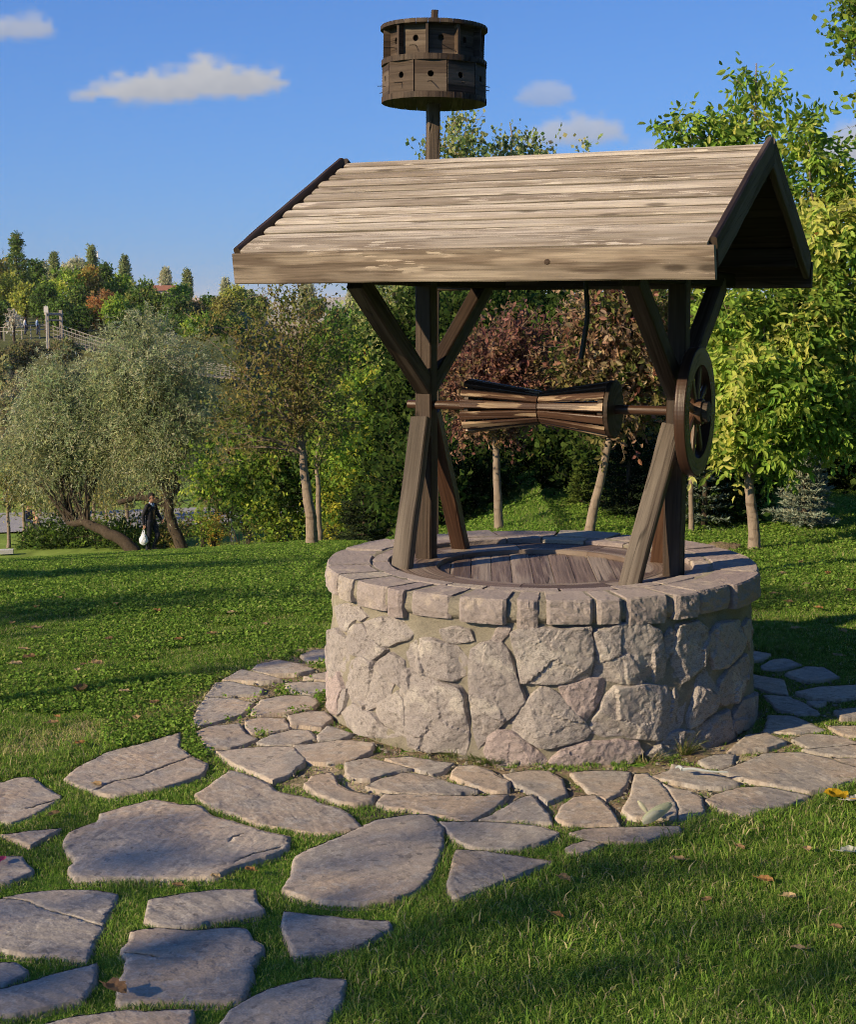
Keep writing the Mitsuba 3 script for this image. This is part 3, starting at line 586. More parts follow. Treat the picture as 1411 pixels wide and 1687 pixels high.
WALLSTONES = [
    ([(-2.778, 0.492), (-2.617, 0.535), (-2.556, 0.489), (-2.597, 0.438), (-2.710, 0.425), (-2.780, 0.447)], 0.022, 2),
    ([(-2.979, 0.341), (-2.727, 0.403), (-2.609, 0.365), (-2.572, 0.328), (-2.647, 0.232), (-2.750, 0.200), (-2.979, 0.182)], 0.030, 2),
    ([(-2.566, 0.452), (-2.461, 0.471), (-2.388, 0.432), (-2.310, 0.394), (-2.375, 0.353), (-2.478, 0.355), (-2.578, 0.345), (-2.609, 0.391)], 0.032, 2),
    ([(-2.430, 0.490), (-2.334, 0.518), (-2.195, 0.538), (-2.143, 0.507), (-2.174, 0.474), (-2.274, 0.430), (-2.322, 0.426), (-2.388, 0.450)], 0.030, 2),
    ([(-2.549, 0.298), (-2.417, 0.341), (-2.336, 0.321), (-2.263, 0.257), (-2.275, 0.212), (-2.337, 0.158), (-2.449, 0.112), (-2.533, 0.133), (-2.602, 0.180), (-2.590, 0.245)], 0.040, 4),
    ([(-2.335, 0.334), (-2.274, 0.379), (-2.206, 0.360), (-2.196, 0.311), (-2.207, 0.267), (-2.263, 0.283)], 0.022, 1),
    ([(-2.180, 0.406), (-2.133, 0.454), (-2.056, 0.468), (-1.948, 0.450), (-1.905, 0.413), (-1.909, 0.347), (-1.947, 0.327), (-2.010, 0.328), (-2.075, 0.337), (-2.154, 0.351)], 0.036, 3),
    ([(-2.190, 0.320), (-2.094, 0.334), (-2.019, 0.302), (-1.930, 0.279), (-1.913, 0.248), (-1.900, 0.183), (-1.887, 0.101), (-1.899, 0.025), (-1.947, 0.027), (-2.056, 0.020), (-2.134, 0.033), (-2.159, 0.096), (-2.180, 0.178), (-2.196, 0.252)], 0.046, 4),
    ([(-1.871, 0.441), (-1.830, 0.473), (-1.761, 0.489), (-1.733, 0.458), (-1.701, 0.362), (-1.660, 0.257), (-1.699, 0.206), (-1.779, 0.135), (-1.836, 0.064), (-1.853, 0.121), (-1.862, 0.269), (-1.871, 0.367)], 0.046, 4),
    ([(-1.696, 0.522), (-1.676, 0.534), (-1.620, 0.542), (-1.542, 0.543), (-1.475, 0.542), (-1.404, 0.541), (-1.395, 0.497), (-1.397, 0.433), (-1.403, 0.358), (-1.472, 0.344), (-1.585, 0.336), (-1.661, 0.339), (-1.675, 0.409), (-1.684, 0.467)], 0.050, 3),
    ([(-1.722, 0.148), (-1.668, 0.210), (-1.623, 0.264), (-1.582, 0.303), (-1.539, 0.289), (-1.502, 0.260), (-1.471, 0.218), (-1.436, 0.177), (-1.401, 0.128), (-1.412, 0.111), (-1.469, 0.095), (-1.543, 0.078), (-1.594, 0.080), (-1.650, 0.104)], 0.050, 4),
    ([(-2.350, 0.134), (-2.218, 0.222), (-2.196, 0.201), (-2.175, 0.094), (-2.165, 0.053), (-2.229, 0.067), (-2.299, 0.096)], 0.034, 2),
    ([(-2.626, 0.062), (-2.515, 0.111), (-2.377, 0.106), (-2.312, 0.068), (-2.229, 0.050), (-2.312, 0.024), (-2.450, 0.011), (-2.573, 0.031)], 0.034, 2),
    ([(-1.808, 0.035), (-1.788, 0.091), (-1.756, 0.126), (-1.707, 0.117), (-1.662, 0.086), (-1.616, 0.052), (-1.576, 0.018), (-1.565, -0.003), (-1.621, -0.019), (-1.706, -0.017), (-1.776, -0.004)], 0.040, 3),
    ([(-2.001, 0.511), (-1.948, 0.529), (-1.888, 0.521), (-1.880, 0.497), (-1.948, 0.475), (-1.987, 0.484)], 0.020, 1),
    ([(-2.980, 0.145), (-2.687, 0.214), (-2.636, 0.163), (-2.690, 0.096), (-2.677, 0.036), (-2.796, 0.024), (-2.980, 0.032)], 0.028, 2),
    ([(-2.661, 0.139), (-2.602, 0.153), (-2.619, 0.086), (-2.669, 0.052)], 0.014, 0),
    ([(-2.575, 0.534), (-2.510, 0.537), (-2.461, 0.519), (-2.493, 0.500), (-2.556, 0.511)], 0.014, 0),
    ([(-1.779, 0.495), (-1.764, 0.528), (-1.744, 0.544), (-1.728, 0.538), (-1.733, 0.523), (-1.761, 0.496)], 0.020, 0),
    ([(-1.369, 0.523), (-1.331, 0.541), (-1.278, 0.548), (-1.211, 0.549), (-1.147, 0.542), (-1.100, 0.517), (-1.082, 0.477), (-1.070, 0.423), (-1.075, 0.310), (-1.181, 0.320), (-1.274, 0.334), (-1.364, 0.353), (-1.371, 0.438)], 0.052, 4),
    ([(-1.503, 0.313), (-1.449, 0.318), (-1.398, 0.334), (-1.343, 0.335), (-1.337, 0.314), (-1.356, 0.268), (-1.388, 0.222), (-1.419, 0.176), (-1.442, 0.188), (-1.471, 0.230), (-1.491, 0.277)], 0.036, 3),
    ([(-1.384, 0.125), (-1.361, 0.186), (-1.327, 0.255), (-1.286, 0.296), (-1.206, 0.297), (-1.142, 0.294), (-1.039, 0.276), (-0.964, 0.258), (-0.954, 0.229), (-0.976, 0.136), (-1.026, 0.080), (-1.150, 0.089), (-1.295, 0.114)], 0.052, 5),
    ([(-1.053, 0.485), (-1.026, 0.515), (-1.003, 0.498), (-1.024, 0.436), (-1.051, 0.412)], 0.020, 0),
    ([(-0.981, 0.523), (-0.882, 0.530), (-0.826, 0.494), (-0.829, 0.401), (-0.875, 0.343), (-0.933, 0.323), (-0.986, 0.293), (-1.021, 0.311), (-1.012, 0.398), (-0.997, 0.470)], 0.034, 2),
    ([(-0.780, 0.469), (-0.733, 0.499), (-0.523, 0.474), (-0.487, 0.399), (-0.541, 0.351), (-0.690, 0.317), (-0.775, 0.336), (-0.799, 0.387)], 0.034, 2),
    ([(-0.848, 0.339), (-0.788, 0.282), (-0.754, 0.228), (-0.783, 0.167), (-0.868, 0.125), (-0.926, 0.107), (-0.933, 0.146), (-0.897, 0.215), (-0.873, 0.286)], 0.040, 3),
    ([(-0.739, 0.254), (-0.650, 0.295), (-0.496, 0.323), (-0.417, 0.247), (-0.451, 0.195), (-0.553, 0.159), (-0.718, 0.164), (-0.752, 0.190)], 0.034, 2),
    ([(-0.639, 0.090), (-0.550, 0.129), (-0.234, 0.093), (-0.212, 0.037), (-0.212, -0.020), (-0.484, 0.015), (-0.625, 0.024), (-0.657, 0.055)], 0.034, 2),
    ([(-0.893, 0.082), (-0.781, 0.109), (-0.680, 0.118), (-0.647, 0.043), (-0.590, -0.009), (-0.726, -0.020), (-0.835, -0.013), (-0.892, 0.035)], 0.034, 2),
    ([(-1.536, 0.009), (-1.503, 0.051), (-1.446, 0.068), (-1.354, 0.070), (-1.258, 0.076), (-1.195, 0.064), (-1.182, 0.036), (-1.232, 0.005), (-1.317, -0.009), (-1.468, -0.009)], 0.036, 2),
    ([(-0.507, 0.451), (-0.400, 0.461), (-0.332, 0.388), (-0.354, 0.333), (-0.453, 0.392)], 0.020, 1),
    ([(-1.037, 0.077), (-0.992, 0.080), (-0.919, 0.073), (-0.904, 0.018), (-0.941, -0.018), (-1.079, -0.009), (-1.132, 0.015)], 0.025, 1),
]
for n_, (poly, proud, fac) in enumerate(WALLSTONES):
    wall_stone(poly, n_ + 11, 0.008 + proud * 0.56, fac)
# the far side of the wall: the same rubble
rng = np.random.default_rng(5)
lo, hi = (0.10, 3.02)
cols = 13
for c_ in range(cols):
    for r_ in range(3):
        a0_ = lo + (hi - lo) * (c_ + 0.04 + 0.3 * (r_ % 2) * (c_ < cols - 1)) / cols; a1_ = a0_ + (hi - lo) * 0.88 / cols
        z0_, z1_ = 0.01 + r_ * 0.185, 0.165 + r_ * 0.185; j_ = lambda: rng.uniform(-.018, .018)
        poly = [(a0_ * .97 + j_(), z0_ + j_()), ((a0_ + a1_) * .485, z0_ + j_()), (a1_ * .97 + j_(), z0_ + j_()), (a1_ * .97 + j_(), (z0_ + z1_) / 2), (a1_ * .97 + j_() * 2, z1_ + j_()), ((a0_ + a1_) * .485, z1_ + j_()), (a0_ * .97 + j_() * 2, z1_ + j_())]
        wall_stone(poly, 200 + c_ * 3 + r_, 0.028, 3, step=0.02)

# cap: two courses of flat-topped blocks with mortar between
ZC = 0.669


def ring_block(name, a0, a1, r0, r1, z0, z1, parent, mat, seed, rough=0.007, step=0.012, topn=0.003):
    """One block of the cap ring: flat top, broken outer and side faces."""
    na = max(3, int((a1 - a0) * r1 / step)); nr = max(3, int((r1 - r0) / (step * 1.4))); nz = max(4, int((z1 - z0) / step))
    rng = np.random.default_rng(seed); t0, t1 = rng.uniform(-.012, .012, 2)
    prof = [(r0, z0)] + [(r0, z1 - 0.004), (r0 + 0.005, z1)] + [(r0 + (r1 - r0) * q, z1) for q in np.linspace(0.08, 0.93, nr)] + [(r1 - 0.006, z1), (r1, z1 - 0.007)] + [(r1 + 0.006 * math.sin(q * 3.14), z1 - 0.007 + (z0 - z1 + 0.007) * q) for q in np.linspace(0.12, 1, nz)] + [((r0 + r1) / 2, z0)]
    prof = np.array(prof); A = np.linspace(a0, a1, na); A = np.concatenate([[a0 + .0], A[1:-1], [a1]])
    R = np.broadcast_to(prof[:, 0], (na, len(prof))).copy(); Zp = np.broadcast_to(prof[:, 1], R.shape).copy(); AA = np.broadcast_to(A[:, None], R.shape).copy()
    edge = np.minimum(np.arange(na), na - 1 - np.arange(na))[:, None]
    R = R - np.where((edge == 0) & (prof[None, :, 0] > r1 - 0.02), 0.010, 0)
    k3 = np.stack([R * np.cos(AA), R * np.sin(AA), Zp], -1); d = nfbm(k3 * 16 + seed, 4, 2) - 0.5; d2 = nfbm(k3 * 55 + seed, 3, 5) - 0.5
    out = (prof[None, :, 0] > r1 - 0.02) & (prof[None, :, 1] < z1 - 0.002)
    R = R + np.where(out, rough * (2.6 * d + 1.3 * d2), 0.3 * rough * d); Zp = Zp + np.where(out, rough * d, topn * (d * 2 + d2)) + np.where(prof[None, :, 1] < z0 + .004, rng.uniform(-.006, .006) + .5 * rough * d, 0)
    AA = AA + np.where(edge == 0, 0.012 * (nfbm(k3 * 22 + seed * 3, 3, 7) - 0.5), 0)
    AA = AA + (R - r0) / (r1 - r0) * np.where(np.arange(na) < na / 2, t0, t1)[:, None] * 0.5
    v = np.stack([WC[0] + R * np.cos(AA), WC[1] + R * np.sin(AA), Zp], -1); n2 = len(prof)
    f = []
    for i in range(na - 1):
        for j in range(n2):
            p, q = i * n2 + j, i * n2 + (j + 1) % n2; f += [[p, p + n2, q + n2], [p, q + n2, q]]
    vv = v.reshape(-1, 3); o = len(vv); vv = np.vstack([vv, v[0].mean(0), v[-1].mean(0)])
    for j in range(n2):
        f += [[o, j, (j + 1) % n2], [o + 1, (na - 1) * n2 + (j + 1) % n2, (na - 1) * n2 + j]]
    f = np.array(f)[:, ::-1]
    TINT[0] += 1
    arc = np.concatenate([[0], np.cumsum(np.linalg.norm(np.diff(prof, axis=0), axis=1))])
    uv = np.stack([np.broadcast_to(A[:, None] - a0, R.shape).ravel() + 10.0 * TINT[0] + 0.5, np.broadcast_to(arc + np.where((prof[:, 0] > r1 - 0.003) & (prof[:, 1] < z1 - .003), 10.0, 0.0), R.shape).ravel()], 1); uv = np.vstack([uv, uv[:1], uv[-1:]])
    return put(name, (vv, f), mat, parent, uv=uv)


th = np.linspace(0, 2 * np.pi, 241)
prof = np.array([(0.702, 0.56), (0.702, 0.660), (0.80, 0.665), (0.976, 0.662), (0.984, 0.60), (0.965, 0.568)])
V = np.stack([WC[0] + prof[None, :, 0] * np.cos(th)[:, None], WC[1] + prof[None, :, 0] * np.sin(th)[:, None], np.broadcast_to(prof[:, 1], (241, 6))], -1)
k3 = V * 20; V = V + 0.006 * np.stack([nfbm(k3, 4, s_) - 0.5 for s_ in (1, 2, 3)], -1) * 2; V[-1] = V[0]
i, j = np.meshgrid(np.arange(240), np.arange(6), indexing='ij'); p_ = (i * 6 + j).ravel(); q_ = (i * 6 + (j + 1) % 6).ravel()
cap = put('cap', (V.reshape(-1, 3), np.vstack([np.stack([p_, q_ + 6, p_ + 6], 1), np.stack([p_, q_, q_ + 6], 1)])), 'mortar', well, smooth=True)
CAPS = [
    (-2.991, -2.771),
    (-2.743, -2.602),
    (-2.574, -2.359),
    (-2.337, -2.244),
    (-2.207, -2.021),
    (-1.979, -1.783),
    (-1.743, -1.650),
    (-1.622, -1.433),
    (-1.410, -1.310),
    (-1.281, -1.092),
    (-1.061, -0.934),
    (-0.925, -0.692),
    (-0.682, -0.322),
    (-0.302, 0.046),
    (0.067, 0.422),
    (0.435, 0.709),
    (0.728, 1.044),
    (1.059, 1.391),
    (1.413, 1.751),
    (1.772, 2.007),
    (2.033, 2.389),
    (2.408, 2.761),
    (2.790, 2.969),
    (2.992, 3.272),
]
for n_, (a0_, a1_) in enumerate(CAPS):
    w_ = 1 if a0_ < a1_ else -1
    r1_ = 0.995 + 0.010 * math.sin(n_ * 2.7)
    ring_block('stone', a0_, a1_, 0.795 + 0.008 * math.sin(n_ * 4.3), r1_, 0.565 + 0.008 * math.sin(n_ * 1.9), ZC + 0.003 * math.sin(n_ * 3.1), cap, 'cap_stone', 40 + n_, rough=0.010)
rng = np.random.default_rng(8); aa_ = 0.2
while aa_ < 0.2 + 2 * math.pi - 0.1:
    w_ = rng.uniform(0.22, 0.42); e_ = min(aa_ + w_, 0.2 + 2 * math.pi)
    ring_block('inner_stone', aa_ + 0.008, e_ - 0.008, 0.70 + rng.uniform(-.008, .012), 0.782, 0.60, ZC - 0.002 + rng.uniform(-.003, .003), cap, 'cap_stone', 90 + int(aa_ * 50), step=0.02)
    aa_ = e_

# ------------------------------------------------------------------ well frame coordinates: t along the windlass, n towards the front eave
PH = 0.4161
AX = np.array([math.cos(PH), -math.sin(PH), 0]); NX = np.array([-math.sin(PH), -math.cos(PH), 0]); O3 = np.array([WC[0], WC[1], 0.0])


def W(t, n, z): return O3 + t * AX + n * NX + np.array([0, 0, z])


# wooden cover: outer ring of segments, sunken disc of boards
ZV = 0.645
cover = key_of('cover', well)
for n_ in range(9):
    a0_ = n_ / 9 * 2 * math.pi + 0.3; a1_ = a0_ + 2 * math.pi / 9 - 0.006
    A = np.linspace(a0_, a1_, 14); pr = np.array([(0.478, ZV - .05), (0.478, ZV - .003), (0.482, ZV), (0.712, ZV), (0.712, ZV - .05)])
    v = np.stack([WC[0] + pr[None, :, 0] * np.cos(A)[:, None], WC[1] + pr[None, :, 0] * np.sin(A)[:, None], np.broadcast_to(pr[:, 1], (14, 5))], -1)
    i, j = np.meshgrid(np.arange(13), np.arange(5), indexing='ij'); p_ = (i * 5 + j).ravel(); q_ = (i * 5 + (j + 1) % 5).ravel()
    BEAM_ID[0] += 1
    uv = np.stack([np.broadcast_to(pr[:, 0], (14, 5)).ravel() + 10.0 * BEAM_ID[0], np.broadcast_to(A[:, None] * 0.6, (14, 5)).ravel()], 1)
    put('ring_segment', (v.reshape(-1, 3), np.vstack([np.stack([p_, q_ + 5, p_ + 5], 1), np.stack([p_, q_, q_ + 5], 1)])), 'cover_wood', cover, uv=uv)
ang = PH - 0.0; ux = np.array([math.cos(0.035), -math.sin(0.035)]); uy = np.array([ux[1], -ux[0]])   # boards run away from the viewer
bw = 0.094; offs = np.arange(-0.51, 0.47, bw)
for n_, o_ in enumerate(offs):
    a_, b_ = o_ + 0.0015, min(o_ + bw - 0.0015, 0.474)
    a_ = max(a_, -0.474)
    if b_ - a_ < 0.02: continue
    s_ = np.linspace(a_, b_, 7); half = np.sqrt(np.maximum(0.476 ** 2 - s_ ** 2, 1e-4)); L_ = 24
    T_ = np.linspace(-1, 1, L_)[:, None] * half[None, :]
    zt_ = 0.625 + 0.0015 * math.sin(n_ * 3.3) + 0.002 * (nfbm(np.stack([np.broadcast_to(s_, T_.shape) * 8, T_ * 3, 0 * T_ + n_], -1), 3, 4) - 0.5); zt_[:, [0, -1]] -= 0.0015
    P2 = WC + s_[None, :, None] * ux + T_[..., None] * uy
    top_ = np.concatenate([P2, zt_[..., None]], -1); bot_ = np.concatenate([P2, 0 * zt_[..., None] + 0.60], -1)
    v = np.vstack([top_.reshape(-1, 3), bot_.reshape(-1, 3)]); f = []; m7 = 7; o = L_ * 7
    i, j = np.meshgrid(np.arange(L_ - 1), np.arange(6), indexing='ij'); p_ = (i * 7 + j).ravel()
    f = [np.stack([p_, p_ + 1, p_ + 8], 1), np.stack([p_, p_ + 8, p_ + 7], 1)]
    i = np.arange(L_ - 1)
    for c_, fl in ((0, 1), (6, 0)):
        p_ = i * 7 + c_; quad = [np.stack([p_, p_ + 7, p_ + 7 + o], 1), np.stack([p_, p_ + 7 + o, p_ + o], 1)]; f += quad if fl else [q[:, ::-1] for q in quad]
    BEAM_ID[0] += 1
    uv = np.stack([np.broadcast_to(s_, T_.shape).ravel() + 10.0 * BEAM_ID[0] + 2, T_.ravel()], 1); uv = np.vstack([uv, uv + [0.4, 0]])
    put('board', (v, np.vstack(f)), 'cover_wood', cover, uv=uv)
# dark shaft under the cover closes the view between boards
c_ = trimesh.creation.cylinder(radius=0.705, height=0.02, sections=64); c_.apply_translation([WC[0], WC[1], 0.56]); put('under_cover', c_, 'house_wood', well)

# ------------------------------------------------------------------ frame: posts, legs, braces
PT = {'l': -0.578, 'r': 0.632}
S_ = 0.041
frame = key_of('frame', well)
for s_ in ('l', 'r'):
    t_ = PT[s_]
    put_beam('post', 'stain_wood', frame, W(t_, 0, 0.60), W(t_, 0, 1.96), 2 * S_, 2 * S_, up=NX, seg=12, wob=0.002)
    # front and rear raking legs, front and rear braces up to the eaves
    put_beam('leg', 'leg_wood', frame, W(*{'l': (-0.556, 0.340), 'r': (0.516, 0.330)}[s_], 0.60), W(t_ - 0.006, 0.052, 1.315), 0.088, 0.062, up=NX, seg=10, wob=0.003)
    put_beam('leg', 'varnish_wood', frame, W(*{'l': (-0.535, -0.350), 'r': (0.47, -0.345)}[s_], 0.60), W(t_, -0.055, 1.34), 0.080, 0.060, up=NX, seg=10, wob=0.003)
    put_beam('brace', 'stain_wood', frame, W(t_, 0.020, 1.465), W(t_, 0.735, 1.945), 0.074, 0.088, up=NX, seg=8, wob=0.002)
    put_beam('brace', 'stain_wood', frame, W(t_, -0.020, 1.465), W(t_, -0.735, 1.945), 0.074, 0.088, up=NX, seg=8, wob=0.002)
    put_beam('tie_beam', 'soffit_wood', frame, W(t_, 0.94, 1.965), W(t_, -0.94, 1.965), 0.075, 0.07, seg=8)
    for m_ in (0.045, -0.045):
        pass

# ------------------------------------------------------------------ roof
roof = key_of('roof', well)
T0, T1 = -0.985, 1.022
NE, ZE, ZR = 1.005, 2.052, 2.505          # eave offset, eave top, ridge top
rng = np.random.default_rng(21)


def slope_pt(q, side, lift=0.0):
    """q = 0 at the ridge, 1 at the eave."""
    n = NE * q * side; z = ZR + (ZE - ZR) * q
    s = math.hypot(NE, ZR - ZE); up = np.array([(ZR - ZE) / s * side, NE / s])
    return n + up[0] * lift, z + up[1] * lift


edges = {1: np.array([0, .07, .15, .225, .31, .385, .475, .565, .65, .735, .82, 1.0]), -1: np.array([0, .11, .22, .33, .45, .56, .67, .78, .89, 1.0])}
for side in (1, -1):
    E_ = edges[side]
    for k_ in range(len(E_) - 1):
        q0, q1 = E_[k_] - 0.004, E_[k_ + 1] - 0.004
        BEAM_ID[0] += 1; seed = BEAM_ID[0]
        ns, nq = 64, 11
        tt = np.linspace(T0 + rng.uniform(-.004, .012), T1 - 0.028, ns); uq = np.linspace(0, 1, nq)
        lo_ = q0 + 0.010 * (nfbm(np.stack([tt * 1.6, 0 * tt + side, 0 * tt + k_ + 0.5], -1), 3, 3) - 0.5) + 0.003 * (nfbm(np.stack([tt * 9, 0 * tt, 0 * tt + k_], -1), 2, 3) - .5)
        hi_ = q1 + 0.010 * (nfbm(np.stack([tt * 1.6, 0 * tt + side, 0 * tt + k_ + 1.5], -1), 3, 3) - 0.5) + 0.003 * (nfbm(np.stack([tt * 9, 0 * tt, 0 * tt + k_ + 7], -1), 2, 3) - .5) - 0.0018 - 0.007 * np.clip(nfbm(np.stack([tt * 1.1, 0 * tt, 0 * tt + k_ + 3.3], -1), 3, 9) - 0.42, 0, 1) * 3
        if k_ == 0: lo_ = 0 * tt + 0.0
        if k_ == len(E_) - 2: hi_ = 0 * tt + 1.012
        Q = lo_[:, None] + (hi_ - lo_)[:, None] * uq[None]
        crown_ = 1 - np.abs(2 * uq - 1) ** 2.6
        lift = 0.008 + 0.006 * crown_[None] + 0.004 * (uq[None] - 0.5) + 0.007 * (nfbm(np.stack([np.broadcast_to(tt[:, None] * 1.3, Q.shape), Q * 6, 0 * Q + seed], -1), 4, 6) - 0.5) + 0.004 * (nfbm(np.stack([np.broadcast_to(tt[:, None] * 5, Q.shape), Q * 60, 0 * Q + seed], -1), 3, 6) - 0.5)
        endr = np.clip((tt - tt[0]) / 0.02, 0, 1) ** 0.5
        Q = (Q - 0.5 * (lo_ + hi_)[:, None]) * (0.86 + 0.14 * endr[:, None]) + 0.5 * (lo_ + hi_)[:, None]
        sl = math.hypot(NE, ZR - ZE); upn, upz = (ZR - ZE) / sl * side, NE / sl
        n_t = NE * Q * side + upn * lift; z_t = ZR + (ZE - ZR) * Q + upz * lift
        Qb = (Q - 0.5 * (lo_ + hi_)[:, None]) * (0.70 if k_ < len(E_) - 2 else 0.9) + 0.5 * (lo_ + hi_)[:, None]
        n_b = NE * Qb * side - upn * 0.022; z_b = ZR + (ZE - ZR) * Qb - upz * 0.022
        top_ = O3 + tt[:, None, None] * AX + n_t[..., None] * NX + z_t[..., None] * np.array([0, 0, 1])
        bot_ = O3 + tt[:, None, None] * AX + n_b[..., None] * NX + z_b[..., None] * np.array([0, 0, 1])
        ringv = np.concatenate([top_, bot_[:, ::-1]], 1); m = 2 * nq
        v = ringv.reshape(-1, 3); i, j = np.meshgrid(np.arange(ns - 1), np.arange(m), indexing='ij'); p_ = (i * m + j).ravel(); q_ = (i * m + (j + 1) % m).ravel()
        f = np.vstack([np.stack([p_, p_ + m, q_ + m], 1), np.stack([p_, q_ + m, q_], 1)])
        caps_ = []
        for e in (0, ns - 1):
            b0 = e * m; quad = []
            for j in range(nq - 1): quad += [[b0 + j, b0 + j + 1, b0 + m - 2 - j], [b0 + j, b0 + m - 2 - j, b0 + m - 1 - j]]
            quad = np.array(quad); caps_.append(quad if e == 0 else quad[:, ::-1])
        f = np.vstack([f] + caps_)
        if side == -1: f = f[:, ::-1]
        uvx = np.concatenate([Q * 1.1, Q[:, ::-1] * 1.1 + 2.0], 1); uv = np.stack([uvx.ravel() + 10.0 * seed + 1, np.broadcast_to(tt[:, None], (ns, m)).ravel()], 1)
        put('plank', (v, f), 'roof_wood', roof, uv=uv)
    for k_ in range(6):
        q0, q1 = k_ / 6 + 0.002, (k_ + 1) / 6 - 0.002
        nA, zA = slope_pt((q0 + q1) / 2, side, -0.036)
        upv = slope_pt(0.5, side, 1.0); upv = np.array(upv) - np.array(slope_pt(0.5, side, 0.0))
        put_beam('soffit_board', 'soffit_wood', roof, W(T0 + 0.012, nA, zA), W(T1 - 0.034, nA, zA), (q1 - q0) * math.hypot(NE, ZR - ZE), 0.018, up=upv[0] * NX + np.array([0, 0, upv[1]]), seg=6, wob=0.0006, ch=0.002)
# fascia boards along both eaves (the front one weathered, with a knot)
v, f, uv = beam(W(T0 - 0.018, 1.018, 1.990), W(T1 + 0.004, 1.018, 1.990), 0.032, 0.126, seg=40, wob=0.0025, ch=0.004, skew0=-0.012, skew1=-0.008)
fk = put('fascia_board', (v, f), 'fascia_wood', roof, uv=uv)
kn = trimesh.creation.icosphere(3, 0.011); kn.apply_scale([1, 1, .35]); kv = np.array(kn.vertices) + 0.003 * (nfbm(kn.vertices * 300, 3)[:, None] - .5)
kp = W(0.382, 1.0335, 1.998); put('knot', (kp + kv[:, :1] * AX * 1.1 + kv[:, 1:2] * np.array([0, 0, 1]) + kv[:, 2:3] * NX, np.array(kn.faces)), 'knot_wood', fk)
put_beam('fascia_board', 'stain_wood', roof, W(T0 - 0.018, -1.018, 1.990), W(T1 + 0.004, -1.018, 1.990), 0.032, 0.126, seg=20)
# barge boards at both gables, ridge beam, purlins
for t_, dz in ((T1 - 0.012, -0.036), (T0 - 0.026, -0.042)):
    for side in (1, -1):
        n0, z0 = slope_pt(0.0, side, dz); n1, z1 = slope_pt(0.985, side, dz)
        put_beam('barge_board', 'stain_wood', roof, W(t_, n0 * 0 + 0.0, z0 + 0.012), W(t_, n1, z1), 0.028, 0.125, up=(0, 0, 1), seg=14, wob=0.004)
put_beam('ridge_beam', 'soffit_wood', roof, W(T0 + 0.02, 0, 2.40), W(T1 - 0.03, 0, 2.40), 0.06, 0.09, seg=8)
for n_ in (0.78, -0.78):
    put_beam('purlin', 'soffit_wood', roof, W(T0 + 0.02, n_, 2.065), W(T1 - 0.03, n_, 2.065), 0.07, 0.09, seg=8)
for t_ in (PT['l'], PT['r']):
    put_beam('king_post', 'stain_wood', roof, W(t_, 0, 2.0), W(t_, 0, 2.36), 0.06, 0.06, up=NX, seg=3)

# ------------------------------------------------------------------ windlass: axle, hourglass drum of slats, wheel
wind = key_of('windlass', well)
ZA = 1.377


def cyl_t(t0, t1, r, sides=28, n0=0.0, z0=ZA):
    return tube([W(t0, n0, z0), W(t0 + 0.002, n0, z0), W(t1 - 0.002, n0, z0), W(t1, n0, z0)], [r * .94, r, r, r * .94], sides)


def put_tube(name, vf, mat, parent, smooth=True):
    v, f = vf; BEAM_ID[0] += 1
    d = (v - O3) @ AX; ang = np.arctan2((v - O3)[:, 2] - ZA, (v - O3) @ NX)
    return put(name, (v, f), mat, parent, smooth=False, uv=np.stack([np.abs(ang) * 0.05 + 10.0 * BEAM_ID[0] + 1, d], 1))


put_tube('axle', cyl_t(-0.672, 0.765, 0.0205), 'varnish_wood', wind)
NS = 13
for k_ in range(NS):
    a_ = (k_ + 0.28) / NS * 2 * math.pi
    rad = np.array([0, math.cos(a_), math.sin(a_)]); rd = NX * rad[1] + np.array([0, 0, 1]) * rad[2]
    for t0_, t1_, r0_, r1_ in ((-0.358, -0.004, 0.119, 0.066), (0.004, 0.330, 0.066, 0.121)):
        w0 = 0.040 if r0_ > r1_ else 0.028; w1 = 0.028 if r0_ > r1_ else 0.040
        v, f, uv = beam(W(t0_, 0, ZA) + rd * r0_, W(t1_, 0, ZA) + rd * r1_, 0.030, 0.017, up=rd, ch=0.003, seg=6, wob=0.001)
        tt_ = ((v - O3) @ AX - t0_) / (t1_ - t0_); side_ = np.cross(AX, rd); ax_ = W(0, 0, ZA) + rd * 0; s_ = (v - ax_) @ side_
        v = v + side_ * (s_ * ((w0 + (w1 - w0) * tt_) / 0.030 - 1))[:, None]
        peel = (k_ * 7 + (t0_ > 0) * 3) % 5 != 1
        put('slat', (v, f), 'peeled_wood' if peel else 'varnish_wood', wind, uv=uv)
for t0_, t1_, r_ in ((-0.346, -0.322, 0.106), (-0.018, 0.018, 0.050), (0.296, 0.322, 0.108), (0.331, 0.352, 0.131)):
    put_tube('drum_disc', cyl_t(t0_, t1_, r_, 40), 'stain_wood', wind)
wheel = key_of('wheel', wind)
# rim: square section ring
A = np.linspace(0, 2 * np.pi, 97)[:-1]
RO, RI, TA, TB = 0.282, 0.205, 0.690, 0.738
pr = np.array([(RI, TA), (RO - .004, TA), (RO, TA + .004), (RO, TB - .004), (RO - .004, TB), (RI, TB)])
v = np.stack([W(0, 0, ZA) + t_ * AX + r_ * (np.cos(A)[:, None] * NX + np.sin(A)[:, None] * np.array([0, 0, 1])) for r_, t_ in pr], 1)
m = len(pr); i, j = np.meshgrid(np.arange(96), np.arange(m), indexing='ij'); p_ = (i * m + j).ravel(); q_ = (i * m + (j + 1) % m).ravel(); i2 = ((i + 1) % 96 * m + j).ravel(); q2 = ((i + 1) % 96 * m + (j + 1) % m).ravel()
BEAM_ID[0] += 1
uv = np.stack([np.tile([0, .03, .035, .08, .085, .16], 96) + 10.0 * BEAM_ID[0] + 1, np.repeat(np.minimum(A, 2 * np.pi - A) * .28, m)], 1)
